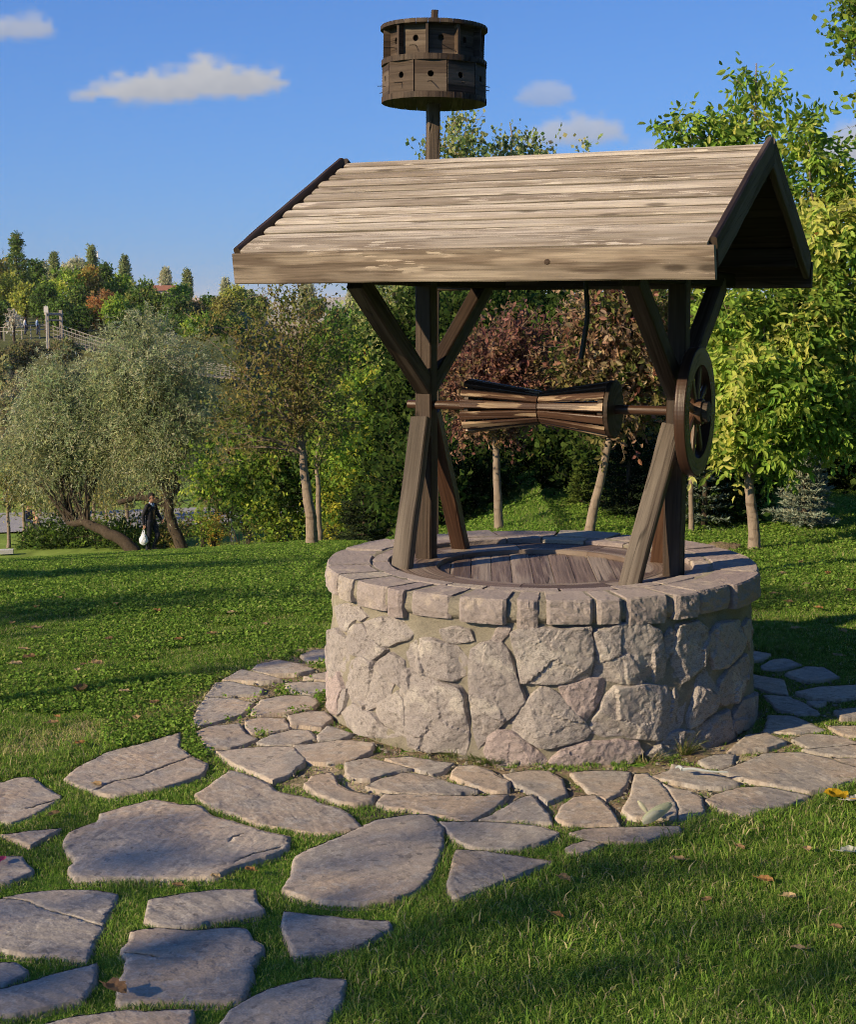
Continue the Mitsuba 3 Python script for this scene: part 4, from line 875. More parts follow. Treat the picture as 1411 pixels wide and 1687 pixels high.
put('rim', (v.reshape(-1, 3), np.vstack([np.stack([p_, q2, i2], 1), np.stack([p_, q_, q2], 1)])), 'varnish_wood', wheel, uv=uv)
for k_ in range(8):
    a_ = k_ / 8 * 2 * np.pi + 0.25; rd = math.cos(a_) * NX + math.sin(a_) * np.array([0, 0, 1])
    put_beam('spoke', 'varnish_wood', wheel, W(0.714, 0, ZA) + rd * 0.05, W(0.714, 0, ZA) + rd * 0.212, 0.034, 0.022, up=AX, seg=3, wob=0)
put_tube('hub', cyl_t(0.675, 0.750, 0.056, 32), 'varnish_wood', wheel)
put_tube('hub_cap', cyl_t(0.750, 0.776, 0.046, 28), 'leg_wood', wheel)
for k_, (n_, z_) in enumerate(((0.05, 1.43), (0.05, 1.33))):
    c_ = trimesh.creation.icosphere(2, 0.006); c_.apply_translation(W(0.655, n_ * 0.6, z_ - 0.0)); put('bolt', c_, 'iron', frame)
# strap hanging from the roof
strap = tag(put('hanging_strap', tube(spline([W(.185, -.05, 1.99), W(.190, -.05, 1.90), W(.197, -.05, 1.80), W(.186, -.045, 1.70), W(.170, -.045, 1.60)], 24), np.linspace(.011, .012, 24), 8), 'strap'), 'black strap hanging from the roof above the windlass', 'strap')

# ------------------------------------------------------------------ grass
def in_view(x, y, pad=0.25): return np.abs(x) < 0.288 * y + pad


def blades(x, y, z, rng, h, w, palette, probs, lean=0.55, seg=True):
    n = len(x); a = rng.uniform(0, 2 * np.pi, n); h = h * rng.uniform(0.55, 1.25, n); w = w * rng.uniform(0.7, 1.3, n)
    la = rng.uniform(0, 2 * np.pi, n); lm = lean * rng.uniform(0.1, 1.35, n) * h
    side = np.stack([np.cos(a), np.sin(a), 0 * a], 1) * w[:, None] / 2; b = np.stack([x, y, z - 0.004], 1)
    L = np.stack([np.cos(la) * lm, np.sin(la) * lm, 0 * lm], 1); up = np.stack([0 * h, 0 * h, h], 1)
    m = b + L * 0.35 + up * 0.62; t = b + L * 1.15 + up * (1.0 - 0.25 * (lm / h)[:, None] ** 2)
    col = np.array(palette)[rng.choice(len(palette), n, p=probs)] * rng.uniform(0.7, 1.3, (n, 1))
    if seg:
        v = np.stack([b - side, b + side, m - side * .75, m + side * .75, t], 1).reshape(-1, 3); k = np.arange(n)[:, None] * 5
        f = np.concatenate([k + [0, 1, 3], k + [0, 3, 2], k + [2, 3, 4]], 0); c = np.repeat(col, 5, 0)
    else:
        v = np.stack([b - side, b + side, t], 1).reshape(-1, 3); f = np.arange(n)[:, None] * 3 + [0, 1, 2]; c = np.repeat(col, 3, 0)
    return v, f, c


GREEN = [(0.105, 0.215, 0.034), (0.165, 0.30, 0.048), (0.245, 0.38, 0.070), (0.34, 0.40, 0.12), (0.54, 0.47, 0.27)]
rng = np.random.default_rng(77)
N = 900000
yy = np.sqrt(rng.uniform(3.35 ** 2, 9.6 ** 2, N)); xx = rng.uniform(-1, 1, N) * (0.288 * yy + 0.2)
NO = 230000; yo = rng.uniform(2.3, 9.6, NO); xo = rng.choice([-1, 1], NO) * (np.where(yo < 3.35, 0, 0.288 * yo + 0.2) + rng.uniform(0, 1, NO) * np.where(yo < 3.35, 2.6, 1.7)); yy, xx = np.concatenate([yy, yo]), np.concatenate([xx, xo]); rim = np.arange(N + NO) >= N
r_ = np.hypot(xx - WC[0], yy - WC[1]); q3 = np.stack([xx, yy, 0 * xx], 1)
# blade density: thick lawn, thin among the gravel next to the wall, worn along the left edge of the path
front = ss(1.5, 0.9, xx) * ss(-1.3, -0.7, xx); gravel = np.clip((r_ - 1.36 - 0.26 * front) / 0.30, 0.0, 1); gravel = np.where((xx > 1.35) & (r_ > 1.02) & (yy > 6.3), 0.9, gravel); gravel = np.where(r_ < 1.0, 0, gravel)
patch = nfbm(q3 * 2.2, 4, 3); moss = nfbm(q3 * 9, 3, 6)
dens = np.maximum(gravel, np.where((r_ > 1.0), 0.6 * (moss > 0.60) + 0.03, 0))
worn = np.exp(-((xx - (-1.62 + (yy - 6.2) * 0.72)) / 0.20) ** 2) * ((yy > 6.0) & (yy < 7.6))
dens = dens * (0.62 + 0.7 * patch) * (1 - 0.45 * worn) * np.clip(7.2 / yy, 0.6, 1.25)
stone_in = contains_xy(unary_union([g.buffer(0.012) for g in fl_pg]), xx, yy)
keep = (rng.uniform(0, 1, len(xx)) < dens) & ~stone_in & (r_ > 0.995)
rim = rim[keep]
xx, yy, worn, moss, r_ = xx[keep], yy[keep], worn[keep], moss[keep], r_[keep]
tuft = nfbm(np.stack([xx, yy, 0 * xx], 1) * 6, 3, 9)
dry = rng.uniform(0, 1, len(xx)) < 0.92 * worn + 0.12 * (tuft > 0.58)
joint = contains_xy(allflags.buffer(0.16).buffer(-0.14), xx, yy)
parts = []
for sel, pr, hh in ((~dry, [.28, .30, .22, .13, .07], 0.031), (dry, [0, .05, .15, .30, .50], 0.026)):
    k = np.where(sel)[0]; hk = hh * (0.30 + 1.4 * tuft[k] ** 1.3) * np.where(r_[k] < 1.5, 0.6, 1.0) * np.where(joint[k], 0.72, 1.0)
    parts.append(blades(xx[k], yy[k], hz(xx[k], yy[k]), rng, hk, 0.0029 * np.clip(yy[k] / 5.2, 0.85, 1.9) * np.where(rim[k], 2.2, 1.0), GREEN, pr, 0.85))
k = rng.permutation(len(xx))[:len(xx) // 16]; k = k[(yy[k] < 6.3) & (r_[k] > 1.7) & ~joint[k]]
parts.append(blades(xx[k], yy[k], hz(xx[k], yy[k]), rng, np.full(len(k), 0.050), 0.0045, GREEN, [.18, .28, .26, .16, .12], 1.0))


def clover(x, y, z, rng, size, hmax):
    """Small round leaves of clover standing among the blades."""
    n = len(x); nr = unit(rng.normal(0, .55, (n, 3)) + [0, 0, 1.0]); ax = unit(np.cross(nr, rng.normal(0, 1, (n, 3)))); sd = np.cross(nr, ax); s = size * rng.uniform(.6, 1.25, n)[:, None]
    c = np.stack([x, y, z + rng.uniform(.35, 1.0, n) * hmax], 1)
    v = np.stack([c - ax * s * .5, c + sd * s * .45 + nr * s * .08, c + ax * s * .5, c - sd * s * .45 + nr * s * .08], 1).reshape(-1, 3); k = np.arange(n)[:, None] * 4
    return v, np.concatenate([k + [0, 1, 2], k + [0, 2, 3]], 0), np.repeat(np.array(GREEN[:4])[rng.choice(4, n, p=[.2, .35, .35, .1])] * rng.uniform(.75, 1.2, (n, 1)), 4, 0)


k = rng.permutation(len(xx))[:len(xx) // 3]; left = (xx[k] < 0.75 * yy[k] - 5.3) & (yy[k] > 5.8) & (nfbm(np.stack([xx[k], yy[k], 0 * k], 1) * 1.7, 3, 12) > 0.44); k = k[left]
parts.append(clover(xx[k], yy[k], hz(xx[k], yy[k]), rng, 0.016, 0.036))
o = 0; vs, fs, cs = [], [], []
for v, f, c in parts: vs.append(v); fs.append(f + o); cs.append(c); o += len(v)
put('grass', (np.vstack(vs), np.vstack(fs)), 'blade', smooth=False, color=np.vstack(cs))
tag('grass', 'mown green grass between and beside the flagstones', 'grass', kind='stuff')
# taller tufts of grass at the foot of the wall
def tuft_of(key, label, x, y, n, h, spread, pal, pr, seed):
    g = np.random.default_rng(seed); a = g.uniform(0, 2 * np.pi, n); r = spread * np.sqrt(g.uniform(0, 1, n)); m = g.uniform(0.3, 1.5, n)
    base = np.stack([x + r * np.cos(a), y + r * np.sin(a), 0 * a], 1); dr_ = np.stack([np.cos(a) * m, np.sin(a) * m, 1.2 + 0 * a], 1); dr_ = unit(dr_ + g.normal(0, .15, (n, 3))); L = h * g.uniform(0.5, 1.2, n)[:, None]
    s = np.stack([-np.sin(a), np.cos(a), 0 * a], 1) * 0.0022; vs = []
    for q in (0, .35, .7, 1): vs.append((base + dr_ * L * q + np.array([0, 0, -1]) * L * 0.42 * q * q, s * (1 - q * .9)))
    v = np.stack([p + e * sg for p, e in vs for sg in (-1, 1)], 1).reshape(-1, 3); k = np.arange(n)[:, None] * 8
    f = np.concatenate([k + [2 * i + d for d in tri] for i in range(3) for tri in ((0, 1, 3), (0, 3, 2))], 0)
    col = np.array(pal)[g.choice(len(pal), n, p=pr)] * g.uniform(.75, 1.25, (n, 1))
    return tag(put(key, (v, f), 'blade', color=np.repeat(col, 8, 0)), label, 'grass tuft')


TP = [(0.13, 0.19, 0.045), (0.22, 0.25, 0.075), (0.45, 0.39, 0.2)]
tuft_of('grass_tuft', 'spiky tuft of yellowish grass at the foot of the well wall', *(1.063, 6.080), 170, 0.15, 0.035, TP, [.4, .35, .25], 3)
tuft_of('grass_tuft', 'low straw coloured grass tuft left of the spiky tuft by the wall', *(0.897, 5.977), 120, 0.09, 0.06, TP, [.2, .3, .5], 4)
tuft_of('weed_patch', 'small green weed patch between wall and paving in front', *(0.233, 5.960), 260, 0.05, 0.07, TP, [.7, .25, .05], 5)
tuft_of('weed_patch', 'small green weed clump at the wall foot left of the larger weeds', *(-0.191, 6.278), 110, 0.05, 0.04, TP, [.75, .2, .05], 6)
tuft_of('weed_patch', 'olive green weeds under the tall wall stone', *(0.099, 6.062), 190, 0.06, 0.055, TP, [.6, .3, .1], 7)
# the lawn farther off: tiles of blades, scattered as copies
for t_ in range(4):
    g = np.random.default_rng(300 + t_); n = 7500; x = g.uniform(-.56, .56, n); y = g.uniform(-.56, .56, n); kk = nfbm(np.stack([x, y, 0 * x + t_], 1) * 5, 3, 2)
    v, f, c = blades(x, y, 0 * x, g, 0.038 * (0.35 + 1.3 * kk), 0.0068, GREEN, [.28, .31, .23, .13, .05], 0.85, seg=False)
    n2 = 4200; x2, y2 = g.uniform(-.56, .56, n2), g.uniform(-.56, .56, n2); v2, f2, c2 = clover(x2, y2, 0 * x2, g, 0.021, 0.042); ok_ = nfbm(np.stack([x2, y2, 0 * x2 + t_ * 3], 1) * 2.5, 3, 5) > 0.42
    f2 = f2[np.tile(ok_, 2)]; f = np.vstack([f, f2 + len(v)]); v = np.vstack([v, v2]); c = np.vstack([c, c2])
    scene[f'lawn_tile_{t_}'] = {'type': 'shapegroup', 'blade': mikit.ply((v, f), 'blade', color=c)}
k_ = 0; g = np.random.default_rng(41)
for iy in range(8, 28):
    for ix in range(-12, 9):
        x, y = ix + 0.5, iy + 0.6
        if not in_view(x, y, 2.6) or (y < 9.4) or (x > 0.03 * y and y > 17) or (y > 27.5): continue
        e = 0.4; sx = float(hz(x + e, y) - hz(x - e, y)) / (2 * e); sy = float(hz(x, y + e) - hz(x, y - e)) / (2 * e)
        a = g.integers(4) * math.pi / 2; ca, sa = math.cos(a), math.sin(a)
        M = np.array([[ca, -sa, 0, x], [sa, ca, 0, y], [sx * ca + sy * sa, -sx * sa + sy * ca, 1, float(hz(x, y))], [0, 0, 0, 1]])
        k_ += 1
        scene[f'lawn_grass__{k_:03d}'] = {'type': 'instance', 'shapegroup': {'type': 'ref', 'id': f'lawn_tile_{int(g.integers(4))}'}, 'to_world': T(M)}
tag('lawn_grass', 'short bright green lawn beyond and beside the well', 'grass', kind='stuff')

# ------------------------------------------------------------------ plants
LEAF4 = np.array([[0, 0, 0], [.45, -.5, .10], [.45, .5, .10], [.5, 0, -.04], [1, 0, -.06]]); LEAF4_F = np.array([[0, 1, 3], [0, 3, 2], [1, 4, 3], [3, 4, 2]])
LEAF6 = np.array([[0, 0, 0], [.22, -.36, .06], [.22, .36, .06], [.60, -.46, .08], [.60, .46, .08], [1, 0, -.10], [.48, 0, -.05]]); LEAF6_F = np.array([[0, 1, 6], [0, 6, 2], [1, 3, 6], [2, 6, 4], [3, 5, 6], [4, 6, 5]])
LEAF2 = np.array([[0, 0, 0], [.45, -.5, .05], [.45, .5, .05], [1, 0, -.03]]); LEAF2_F = np.array([[0, 1, 2], [1, 3, 2]])


def leaf_mesh(pos, axis, nrm, ln, wd, col, lod):
    axis = unit(axis); side = unit(np.cross(nrm, axis)); up = np.cross(axis, side)
    tv, tf = {2: (LEAF2, LEAF2_F), 4: (LEAF4, LEAF4_F), 6: (LEAF6, LEAF6_F)}[lod]
    v = pos[:, None] + axis[:, None] * (tv[None, :, 0:1] * ln[:, None, None]) + side[:, None] * (tv[None, :, 1:2] * wd[:, None, None]) + up[:, None] * (tv[None, :, 2:3] * ln[:, None, None])
    n = len(pos); m = len(tv)
    return v.reshape(-1, 3), (np.arange(n)[:, None, None] * m + tf[None]).reshape(-1, 3), np.repeat(col, m, 0)


def crown(seed, blobs, leaf=0.06, ratio=0.5, twig=0.28, twigs=6, per=7, up=0.25, out=0.7, droop=0.0, pal=((.05, .09, .02),), jit=0.25, lod=2, hollow=0.35, compound=0, gain=2.2):
    """Leaves on twigs in clusters spread through ellipsoids (x, y, z, rx, ry, rz, clusters). Returns leaves (v, f, c), cluster points and twig lines."""
    g = np.random.default_rng(seed); C, O = [], []
    for (x, y, z, rx, ry, rz, n) in blobs:
        n = int(n); d = unit(g.normal(0, 1, (n, 3))); r = hollow + (1 - hollow) * g.uniform(0, 1, n) ** 0.55
        lump = 0.72 + 0.62 * nfbm(d * 1.7 + [x, y, z], 3, 7)
        C.append(np.array([x, y, z]) + d * (r * lump)[:, None] * [rx, ry, rz]); O.append(d)
    C = np.vstack(C); O = np.vstack(O); n = len(C)
    ccol = np.array(pal)[g.choice(len(pal), n)] * gain * g.uniform(0.8, 1.2, (n, 1))
    S = np.repeat(C, twigs, 0); OO = np.repeat(O, twigs, 0); tc = np.repeat(ccol, twigs, 0)
    D = unit(OO * out + g.normal(0, .75, OO.shape) + [0, 0, up]); L = twig * g.uniform(0.5, 1.25, len(S)); S = S + g.normal(0, .22 * twig, S.shape)
    q = np.linspace(0.12, 1.0, per); A = []
    P = S[:, None] + D[:, None] * (q[None, :, None] * L[:, None, None]) - np.array([0, 0, 1]) * (droop * L[:, None, None] * q[None, :, None] ** 2)
    m = P.shape[0] * per; P = P.reshape(-1, 3); DD = np.repeat(D, per, 0) - np.array([0, 0, 1.0]) * (droop * 1.6 * np.tile(q, len(S)))[:, None]
    col = np.repeat(tc, per, 0)
    if compound:
        ax0 = unit(DD * 0.5 + g.normal(0, .8, DD.shape) + [0, 0, -.15]); Lc = leaf * 2.1 * g.uniform(.7, 1.2, m); PP, AA, CCc = [], [], []
        nn = unit(g.normal(0, .42, ax0.shape) + [0, 0, .3] + np.repeat(np.repeat(O, twigs, 0), per, 0) * .85); sd = unit(np.cross(nn, ax0))
        for k in range(compound):
            f_ = (k // 2 + 1) / (compound // 2 + 1) if k < compound - 1 else 1.0; sgn = (-1) ** k if k < compound - 1 else 0
            PP.append(P + ax0 * (f_ * Lc)[:, None]); AA.append(ax0 * (0.45 if sgn else 1) + sd * sgn * 0.9 + [0, 0, -.28]); CCc.append(col)
        P, AA, col = np.vstack(PP), np.vstack(AA), np.vstack(CCc); N3 = np.vstack([nn] * compound) + g.normal(0, .3, P.shape); m = len(P); ax = AA + g.normal(0, .16, P.shape)
    else:
        ax = unit(DD * 0.6 + g.normal(0, .62, DD.shape)); N3 = unit(g.normal(0, .48, DD.shape) + [0, 0, .12] + np.repeat(np.repeat(O, twigs, 0), per, 0) * .85)
    ln = leaf * g.uniform(0.65, 1.25, m); col = np.clip(col * (1 + jit * g.normal(0, 1, (m, 1)) + 0.06 * g.normal(0, 1, (m, 3))), 0.008, 0.62)
    v, f, c = leaf_mesh(P, ax, N3, ln, ln * ratio * g.uniform(.8, 1.2, m), col, lod)
    return v, f, c, C, (S, S + D * L[:, None] - np.array([0, 0, 1]) * (droop * L)[:, None])


def limbs(trunk, r0, r1, C, g, n=40, rt=0.35, start=0.55, twl=None, tw_r=0.003, ntw=250):
    """Trunk, limbs to the clusters, and bare twigs, as one mesh."""
    tp = spline(trunk, 26); tr = r0 + (r1 - r0) * np.linspace(0, 1, 26); tr[0] *= 1.25; tr[1] *= 1.08
    tp = tp + np.concatenate([np.zeros((1, 3)), (np.stack([nfbm(tp[1:] * 2.3 + o, 3) for o in (0, 9, 18)], 1) - .5) * r0 * 1.1])
    parts = [tube(tp, tr, 10)]
    if len(C):
        for c in C[g.permutation(len(C))[:n]]:
            i = int(g.uniform(start, 1.0) * 25); a = tp[i]
            for _ in range(6):
                if a[2] < c[2] - 0.1 * np.linalg.norm(c - a) or i <= start * 25: break
                i -= 2; a = tp[max(i, 0)]
            i = max(i, 0); mid = a * 0.45 + c * 0.55 + np.array([0, 0, 0.16 * np.linalg.norm((c - a)[:2])]) + g.normal(0, .06, 3) * np.linalg.norm(c - a)
            parts.append(tube(bez(tp[i], mid, c, 7), np.linspace(tr[i] * rt, tr[i] * rt * 0.18 + 0.002, 7), 5, cap=False))
    if twl is not None:
        for k in g.permutation(len(twl[0]))[:ntw]: parts.append(tube(np.array([twl[0][k], twl[1][k]]), [tw_r, tw_r * .5], 3, cap=False))
    return cat(parts)


def tree(name, label, blobs, trunk, r0, r1, seed, bark='bark', n_limbs=40, start=0.55, category='tree', group=None, ntw=200, tw_r=0.003, rt=0.35, **kw):
    t = thing(name, label, category, group); v, f, c, C, tw = crown(seed, blobs, **kw); g = np.random.default_rng(seed + 1)
    put('trunk', limbs(trunk, r0, r1, C, g, n_limbs, rt, start, tw, tw_r, ntw), bark, t, smooth=True)
    put('crown', (v, f), 'leaf', t, color=c)
    return t


def on(p, dz=-0.05):
    """Stand a trunk foot on the ground."""
    return (p[0], p[1], float(hz(p[0], p[1])) + dz)


OLIVE = ((.085, .108, .028), (.12, .128, .036), (.145, .118, .045), (.10, .095, .032), (.165, .15, .05))
FRESH = ((.08, .13, .02), (.11, .16, .025), (.15, .185, .03), (.06, .10, .018))
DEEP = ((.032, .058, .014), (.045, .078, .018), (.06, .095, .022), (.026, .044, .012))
SILV = ((.135, .16, .085), (.175, .20, .11), (.095, .12, .055), (.15, .155, .075), (.20, .205, .12))
PLUM = ((.155, .075, .062), (.20, .105, .08), (.115, .06, .045), (.22, .14, .09), (.13, .095, .045))
PINKB = ((.18, .125, .075), (.23, .15, .095), (.13, .12, .045), (.10, .12, .035), (.21, .105, .075), (.26, .19, .12))
WALN = ((.115, .165, .028), (.155, .20, .04), (.08, .125, .022), (.19, .215, .048), (.07, .11, .02))
POPL = ((.12, .15, .05), (.16, .185, .07), (.085, .115, .035), (.19, .195, .085))

# fruit tree with brownish leaves left of the well
tree('apple_tree', 'tree with small brownish green leaves and a leaning bare trunk left of the well', [(-2.01, 20.00, 0.75, 0.74, 0.74, 0.74, 91), (-1.80, 20.00, 1.51, 0.58, 0.54, 0.50, 49), (-2.42, 20.00, 0.27, 0.50, 0.45, 0.40, 35), (-1.41, 20.00, 0.67, 0.44, 0.52, 0.60, 35), (-1.79, 20.00, 1.94, 0.29, 0.24, 0.19, 8), (-2.48, 20.00, 1.47, 0.40, 0.34, 0.27, 15), (-2.82, 20.00, 1.59, 0.21, 0.16, 0.11, 4)],
     [on((-1.548, 20.000, -1.301)), (-1.583, 20.000, -0.785), (-1.651, 20.000, -0.296), (-1.704, 20.000, 0.068), (-1.743, 20.000, 0.832), (-1.798, 20.000, 1.627)], 0.085, 0.018, 11, 'pale_bark', 70, 0.62, leaf=0.062, ratio=0.52, twig=0.34, twigs=5, per=8, pal=OLIVE, lod=4, gain=1.9, hollow=0.2, ntw=400, tw_r=0.004)
# maples behind it
tree('maple_tree', 'green maple with dark forked trunk behind the brownish tree', [(-3.70, 30.00, -1.28, 0.90, 0.75, 0.60, 90), (-2.85, 30.00, -1.47, 0.90, 0.78, 0.66, 80), (-1.94, 30.00, -0.86, 0.72, 0.78, 0.84, 90), (-1.99, 30.00, 0.59, 0.72, 0.84, 0.96, 80)],
     [on((-1.919, 30.000, -2.716)), (-1.866, 30.000, -2.199), (-1.948, 30.000, -1.832), (-2.121, 30.000, -0.858), (-2.233, 30.000, 0.108)], 0.20, 0.05, 12, 'bark', 40, 0.4, leaf=0.085, ratio=0.7, twig=0.5, twigs=8, per=9, pal=FRESH + DEEP[:2], lod=2, gain=2.2)
tree('maple_tree', 'yellow green maple between the brownish tree and the well post', [(-1.19, 28.00, -0.45, 0.70, 0.74, 0.79, 110), (-1.31, 28.00, -1.59, 0.79, 0.62, 0.45, 60), (-0.74, 28.00, -1.25, 0.51, 0.56, 0.62, 50), (-1.13, 28.00, 0.22, 0.29, 0.43, 0.56, 26)],
     [on((-0.608, 28.000, -2.392)), (-0.686, 28.000, -1.818), (-0.876, 28.000, -1.135), (-1.052, 28.000, -0.229)], 0.15, 0.03, 13, 'bark', 40, 0.4, leaf=0.08, ratio=0.65, twig=0.45, twigs=8, per=9, pal=FRESH + ((.20, .20, .03),), lod=2, up=0.5, gain=2.2)
tree('dark_tree', 'dense dark green tree behind the maples left of the well', [(-1.72, 45.00, 0.34, 1.36, 1.22, 1.08, 150), (-2.63, 45.00, -0.56, 1.08, 1.17, 1.27, 90), (-0.77, 42.00, -0.91, 1.18, 1.52, 1.86, 200), (-1.06, 40.00, -3.21, 0.96, 0.96, 0.96, 80)],
     [on((-1.118, 42.000, -4.746)), (-1.115, 42.000, -3.799), (-1.194, 42.000, -2.261), (-1.271, 42.000, -0.233)], 0.25, 0.05, 14, 'bark', 20, 0.4, leaf=0.19, ratio=0.7, twig=0.8, twigs=6, per=7, pal=DEEP + FRESH[:1], lod=2)
# pale young trunk next to the fruit tree
tree('young_tree', 'slim young tree with a pale grey stem just right of the leaning trunk', [(-1.70, 24.00, -0.13, 0.29, 0.36, 0.43, 22), (-1.55, 24.00, 0.16, 0.29, 0.31, 0.34, 16)], [on((-1.749, 24.000, -1.753)), (-1.752, 24.000, -1.106), (-1.776, 24.000, -0.521), (-1.693, 24.000, 0.061)], 0.055, 0.015, 15, 'pale_bark', 14, 0.55, leaf=0.085, ratio=0.65, twig=0.35, twigs=5, per=6, pal=FRESH, lod=2)
# tall poplars behind the well, their tops above the roof
tree('poplar_tree', 'tall silvery green poplar behind the left brace of the well', [(-0.66, 33.00, 1.91, 0.82, 0.82, 0.82, 130), (-0.87, 33.00, 0.47, 0.80, 0.80, 0.80, 70), (-0.07, 33.00, 0.73, 0.66, 0.86, 1.06, 70)], [on((-0.503, 33.000, -3.276)), (-0.500, 33.000, -1.927), (-0.549, 33.000, 0.070), (-0.623, 33.000, 2.426)], 0.17, 0.03, 16, 'pale_bark', 30, 0.4, leaf=0.10, ratio=0.8, twig=0.5, twigs=6, per=7, pal=POPL, lod=2, up=0.5)
tree('poplar_tree', 'tall poplar whose thin top shows right of the birdhouse pole', [(0.62, 30.00, 4.93, 0.46, 0.48, 0.51, 34), (0.59, 30.00, 3.89, 0.66, 0.69, 0.72, 60), (0.65, 30.00, 2.37, 0.90, 0.93, 0.96, 130), (-0.06, 30.00, 4.76, 0.10, 0.23, 0.36, 3)], [on((0.725, 30.000, -2.629)), (0.718, 30.000, -0.374), (0.673, 30.000, 2.605), (0.618, 30.000, 5.336)], 0.16, 0.012, 17, 'pale_bark', 40, 0.4, leaf=0.095, ratio=0.85, twig=0.42, twigs=4, per=6, pal=POPL, lod=2, up=0.9, ntw=260, tw_r=0.006, hollow=.15)
tree('poplar_tree', 'tall poplar whose twiggy top shows above the middle of the roof', [(1.70, 31.00, 4.89, 0.62, 0.50, 0.37, 34), (2.33, 31.00, 4.89, 0.20, 0.22, 0.25, 8), (1.77, 31.00, 3.84, 0.87, 0.81, 0.75, 60), (1.78, 31.00, 2.27, 1.12, 1.06, 1.00, 140), (3.22, 31.00, 4.89, 0.15, 0.16, 0.17, 3)], [on((1.818, 31.000, -2.777)), (1.801, 31.000, -0.447), (1.753, 31.000, 2.632), (1.658, 31.000, 5.632)], 0.17, 0.010, 18, 'pale_bark', 40, 0.4, leaf=0.095, ratio=0.85, twig=0.42, twigs=4, per=6, pal=POPL, lod=2, up=0.9, ntw=260, tw_r=0.006, hollow=.15)
# dark wood behind the well
DK = [
    ('dark tree just right of the left post, behind the purple tree', [(-0.04, 20.00, 1.47, 0.50, 0.53, 0.56, 90), (0.02, 19.00, 0.50, 0.50, 0.52, 0.53, 110), (-0.08, 18.00, -0.01, 0.48, 0.42, 0.36, 90)], (700, 22.0)),
    ('dark tree filling the gap behind the windlass, left part', [(0.61, 18.00, 1.50, 0.45, 0.48, 0.51, 90), (0.63, 17.00, 0.64, 0.45, 0.46, 0.48, 110), (0.51, 16.00, 0.19, 0.42, 0.37, 0.32, 90)], (790, 20.0)),
    ('dense dark green tree between the two reddish trees', [(1.32, 19.00, 1.49, 0.47, 0.50, 0.53, 90), (1.32, 18.00, 0.57, 0.48, 0.49, 0.51, 110), (1.16, 17.00, 0.09, 0.45, 0.40, 0.34, 90)], (880, 21.0)),
    ('dark green tree behind the slanting pale trunk', [(1.81, 17.50, 1.51, 0.44, 0.46, 0.49, 90), (1.77, 16.50, 0.67, 0.44, 0.45, 0.46, 110), (1.59, 15.50, 0.24, 0.41, 0.36, 0.31, 90)], (965, 19.5)),
    ('dark green tree behind the right front brace', [(2.65, 19.00, 1.49, 0.47, 0.50, 0.53, 90), (2.59, 18.00, 0.57, 0.48, 0.49, 0.51, 110), (2.36, 17.00, 0.09, 0.45, 0.40, 0.34, 90)], (1055, 21.0)),
    ('dark green tree seen between right post and wheel', [(3.20, 18.00, 1.22, 0.45, 0.48, 0.51, 90), (3.09, 17.00, 0.64, 0.45, 0.46, 0.48, 110), (2.83, 16.00, 0.19, 0.42, 0.37, 0.32, 90)], (1150, 20.0)),
    ('dark green tree at the back behind the walnut trunk', [(3.78, 17.50, 1.23, 0.44, 0.46, 0.49, 90), (3.63, 16.50, 0.67, 0.44, 0.45, 0.46, 110), (3.34, 15.50, 0.24, 0.41, 0.36, 0.31, 90)], (1245, 19.5)),
    ('dark green tree at the back right of the walnut', [(4.69, 18.50, 1.20, 0.46, 0.49, 0.52, 90), (4.52, 17.50, 0.60, 0.46, 0.48, 0.49, 110), (4.18, 16.50, 0.14, 0.44, 0.38, 0.33, 90)], (1340, 20.5)),
    ('dark green tree at the right edge behind the blue spruce', [(5.11, 17.50, 1.23, 0.44, 0.46, 0.49, 90), (4.89, 16.50, 0.67, 0.44, 0.45, 0.46, 110), (4.52, 15.50, 0.24, 0.41, 0.36, 0.31, 90)], (1435, 19.5)),
]
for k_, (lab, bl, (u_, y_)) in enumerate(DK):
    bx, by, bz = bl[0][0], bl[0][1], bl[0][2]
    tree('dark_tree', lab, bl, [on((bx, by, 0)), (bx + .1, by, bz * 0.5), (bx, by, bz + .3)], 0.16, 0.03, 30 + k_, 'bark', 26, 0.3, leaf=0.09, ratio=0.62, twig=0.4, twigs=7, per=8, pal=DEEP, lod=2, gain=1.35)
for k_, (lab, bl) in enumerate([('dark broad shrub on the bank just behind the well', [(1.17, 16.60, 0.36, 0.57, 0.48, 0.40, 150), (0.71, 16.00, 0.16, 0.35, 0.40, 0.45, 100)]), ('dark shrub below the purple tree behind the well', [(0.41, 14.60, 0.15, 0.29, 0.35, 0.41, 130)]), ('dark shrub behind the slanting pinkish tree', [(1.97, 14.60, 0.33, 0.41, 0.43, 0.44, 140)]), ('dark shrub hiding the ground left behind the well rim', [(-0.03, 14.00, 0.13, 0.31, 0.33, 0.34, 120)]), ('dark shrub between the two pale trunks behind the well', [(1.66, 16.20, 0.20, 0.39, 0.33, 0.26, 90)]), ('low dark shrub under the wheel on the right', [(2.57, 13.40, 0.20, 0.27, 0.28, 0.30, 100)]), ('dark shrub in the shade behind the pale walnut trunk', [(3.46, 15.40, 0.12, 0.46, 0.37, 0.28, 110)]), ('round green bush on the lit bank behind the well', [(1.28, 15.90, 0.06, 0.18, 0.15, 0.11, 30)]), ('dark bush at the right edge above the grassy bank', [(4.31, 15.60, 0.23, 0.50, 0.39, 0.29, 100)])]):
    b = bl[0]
    tree('shrub', lab, bl, [on((b[0], b[1], 0)), (b[0] + .1, b[1], float(hz(b[0], b[1])) + .35), (b[0], b[1], b[2])], 0.04, 0.015, 50 + k_, 'bark', 24, 0.1, 'shrub', leaf=0.075, ratio=0.55, twig=0.3, twigs=6, per=7, pal=DEEP + FRESH[:1] if k_ == 7 else DEEP, lod=2, gain=1.9 if k_ == 7 else 1.3)
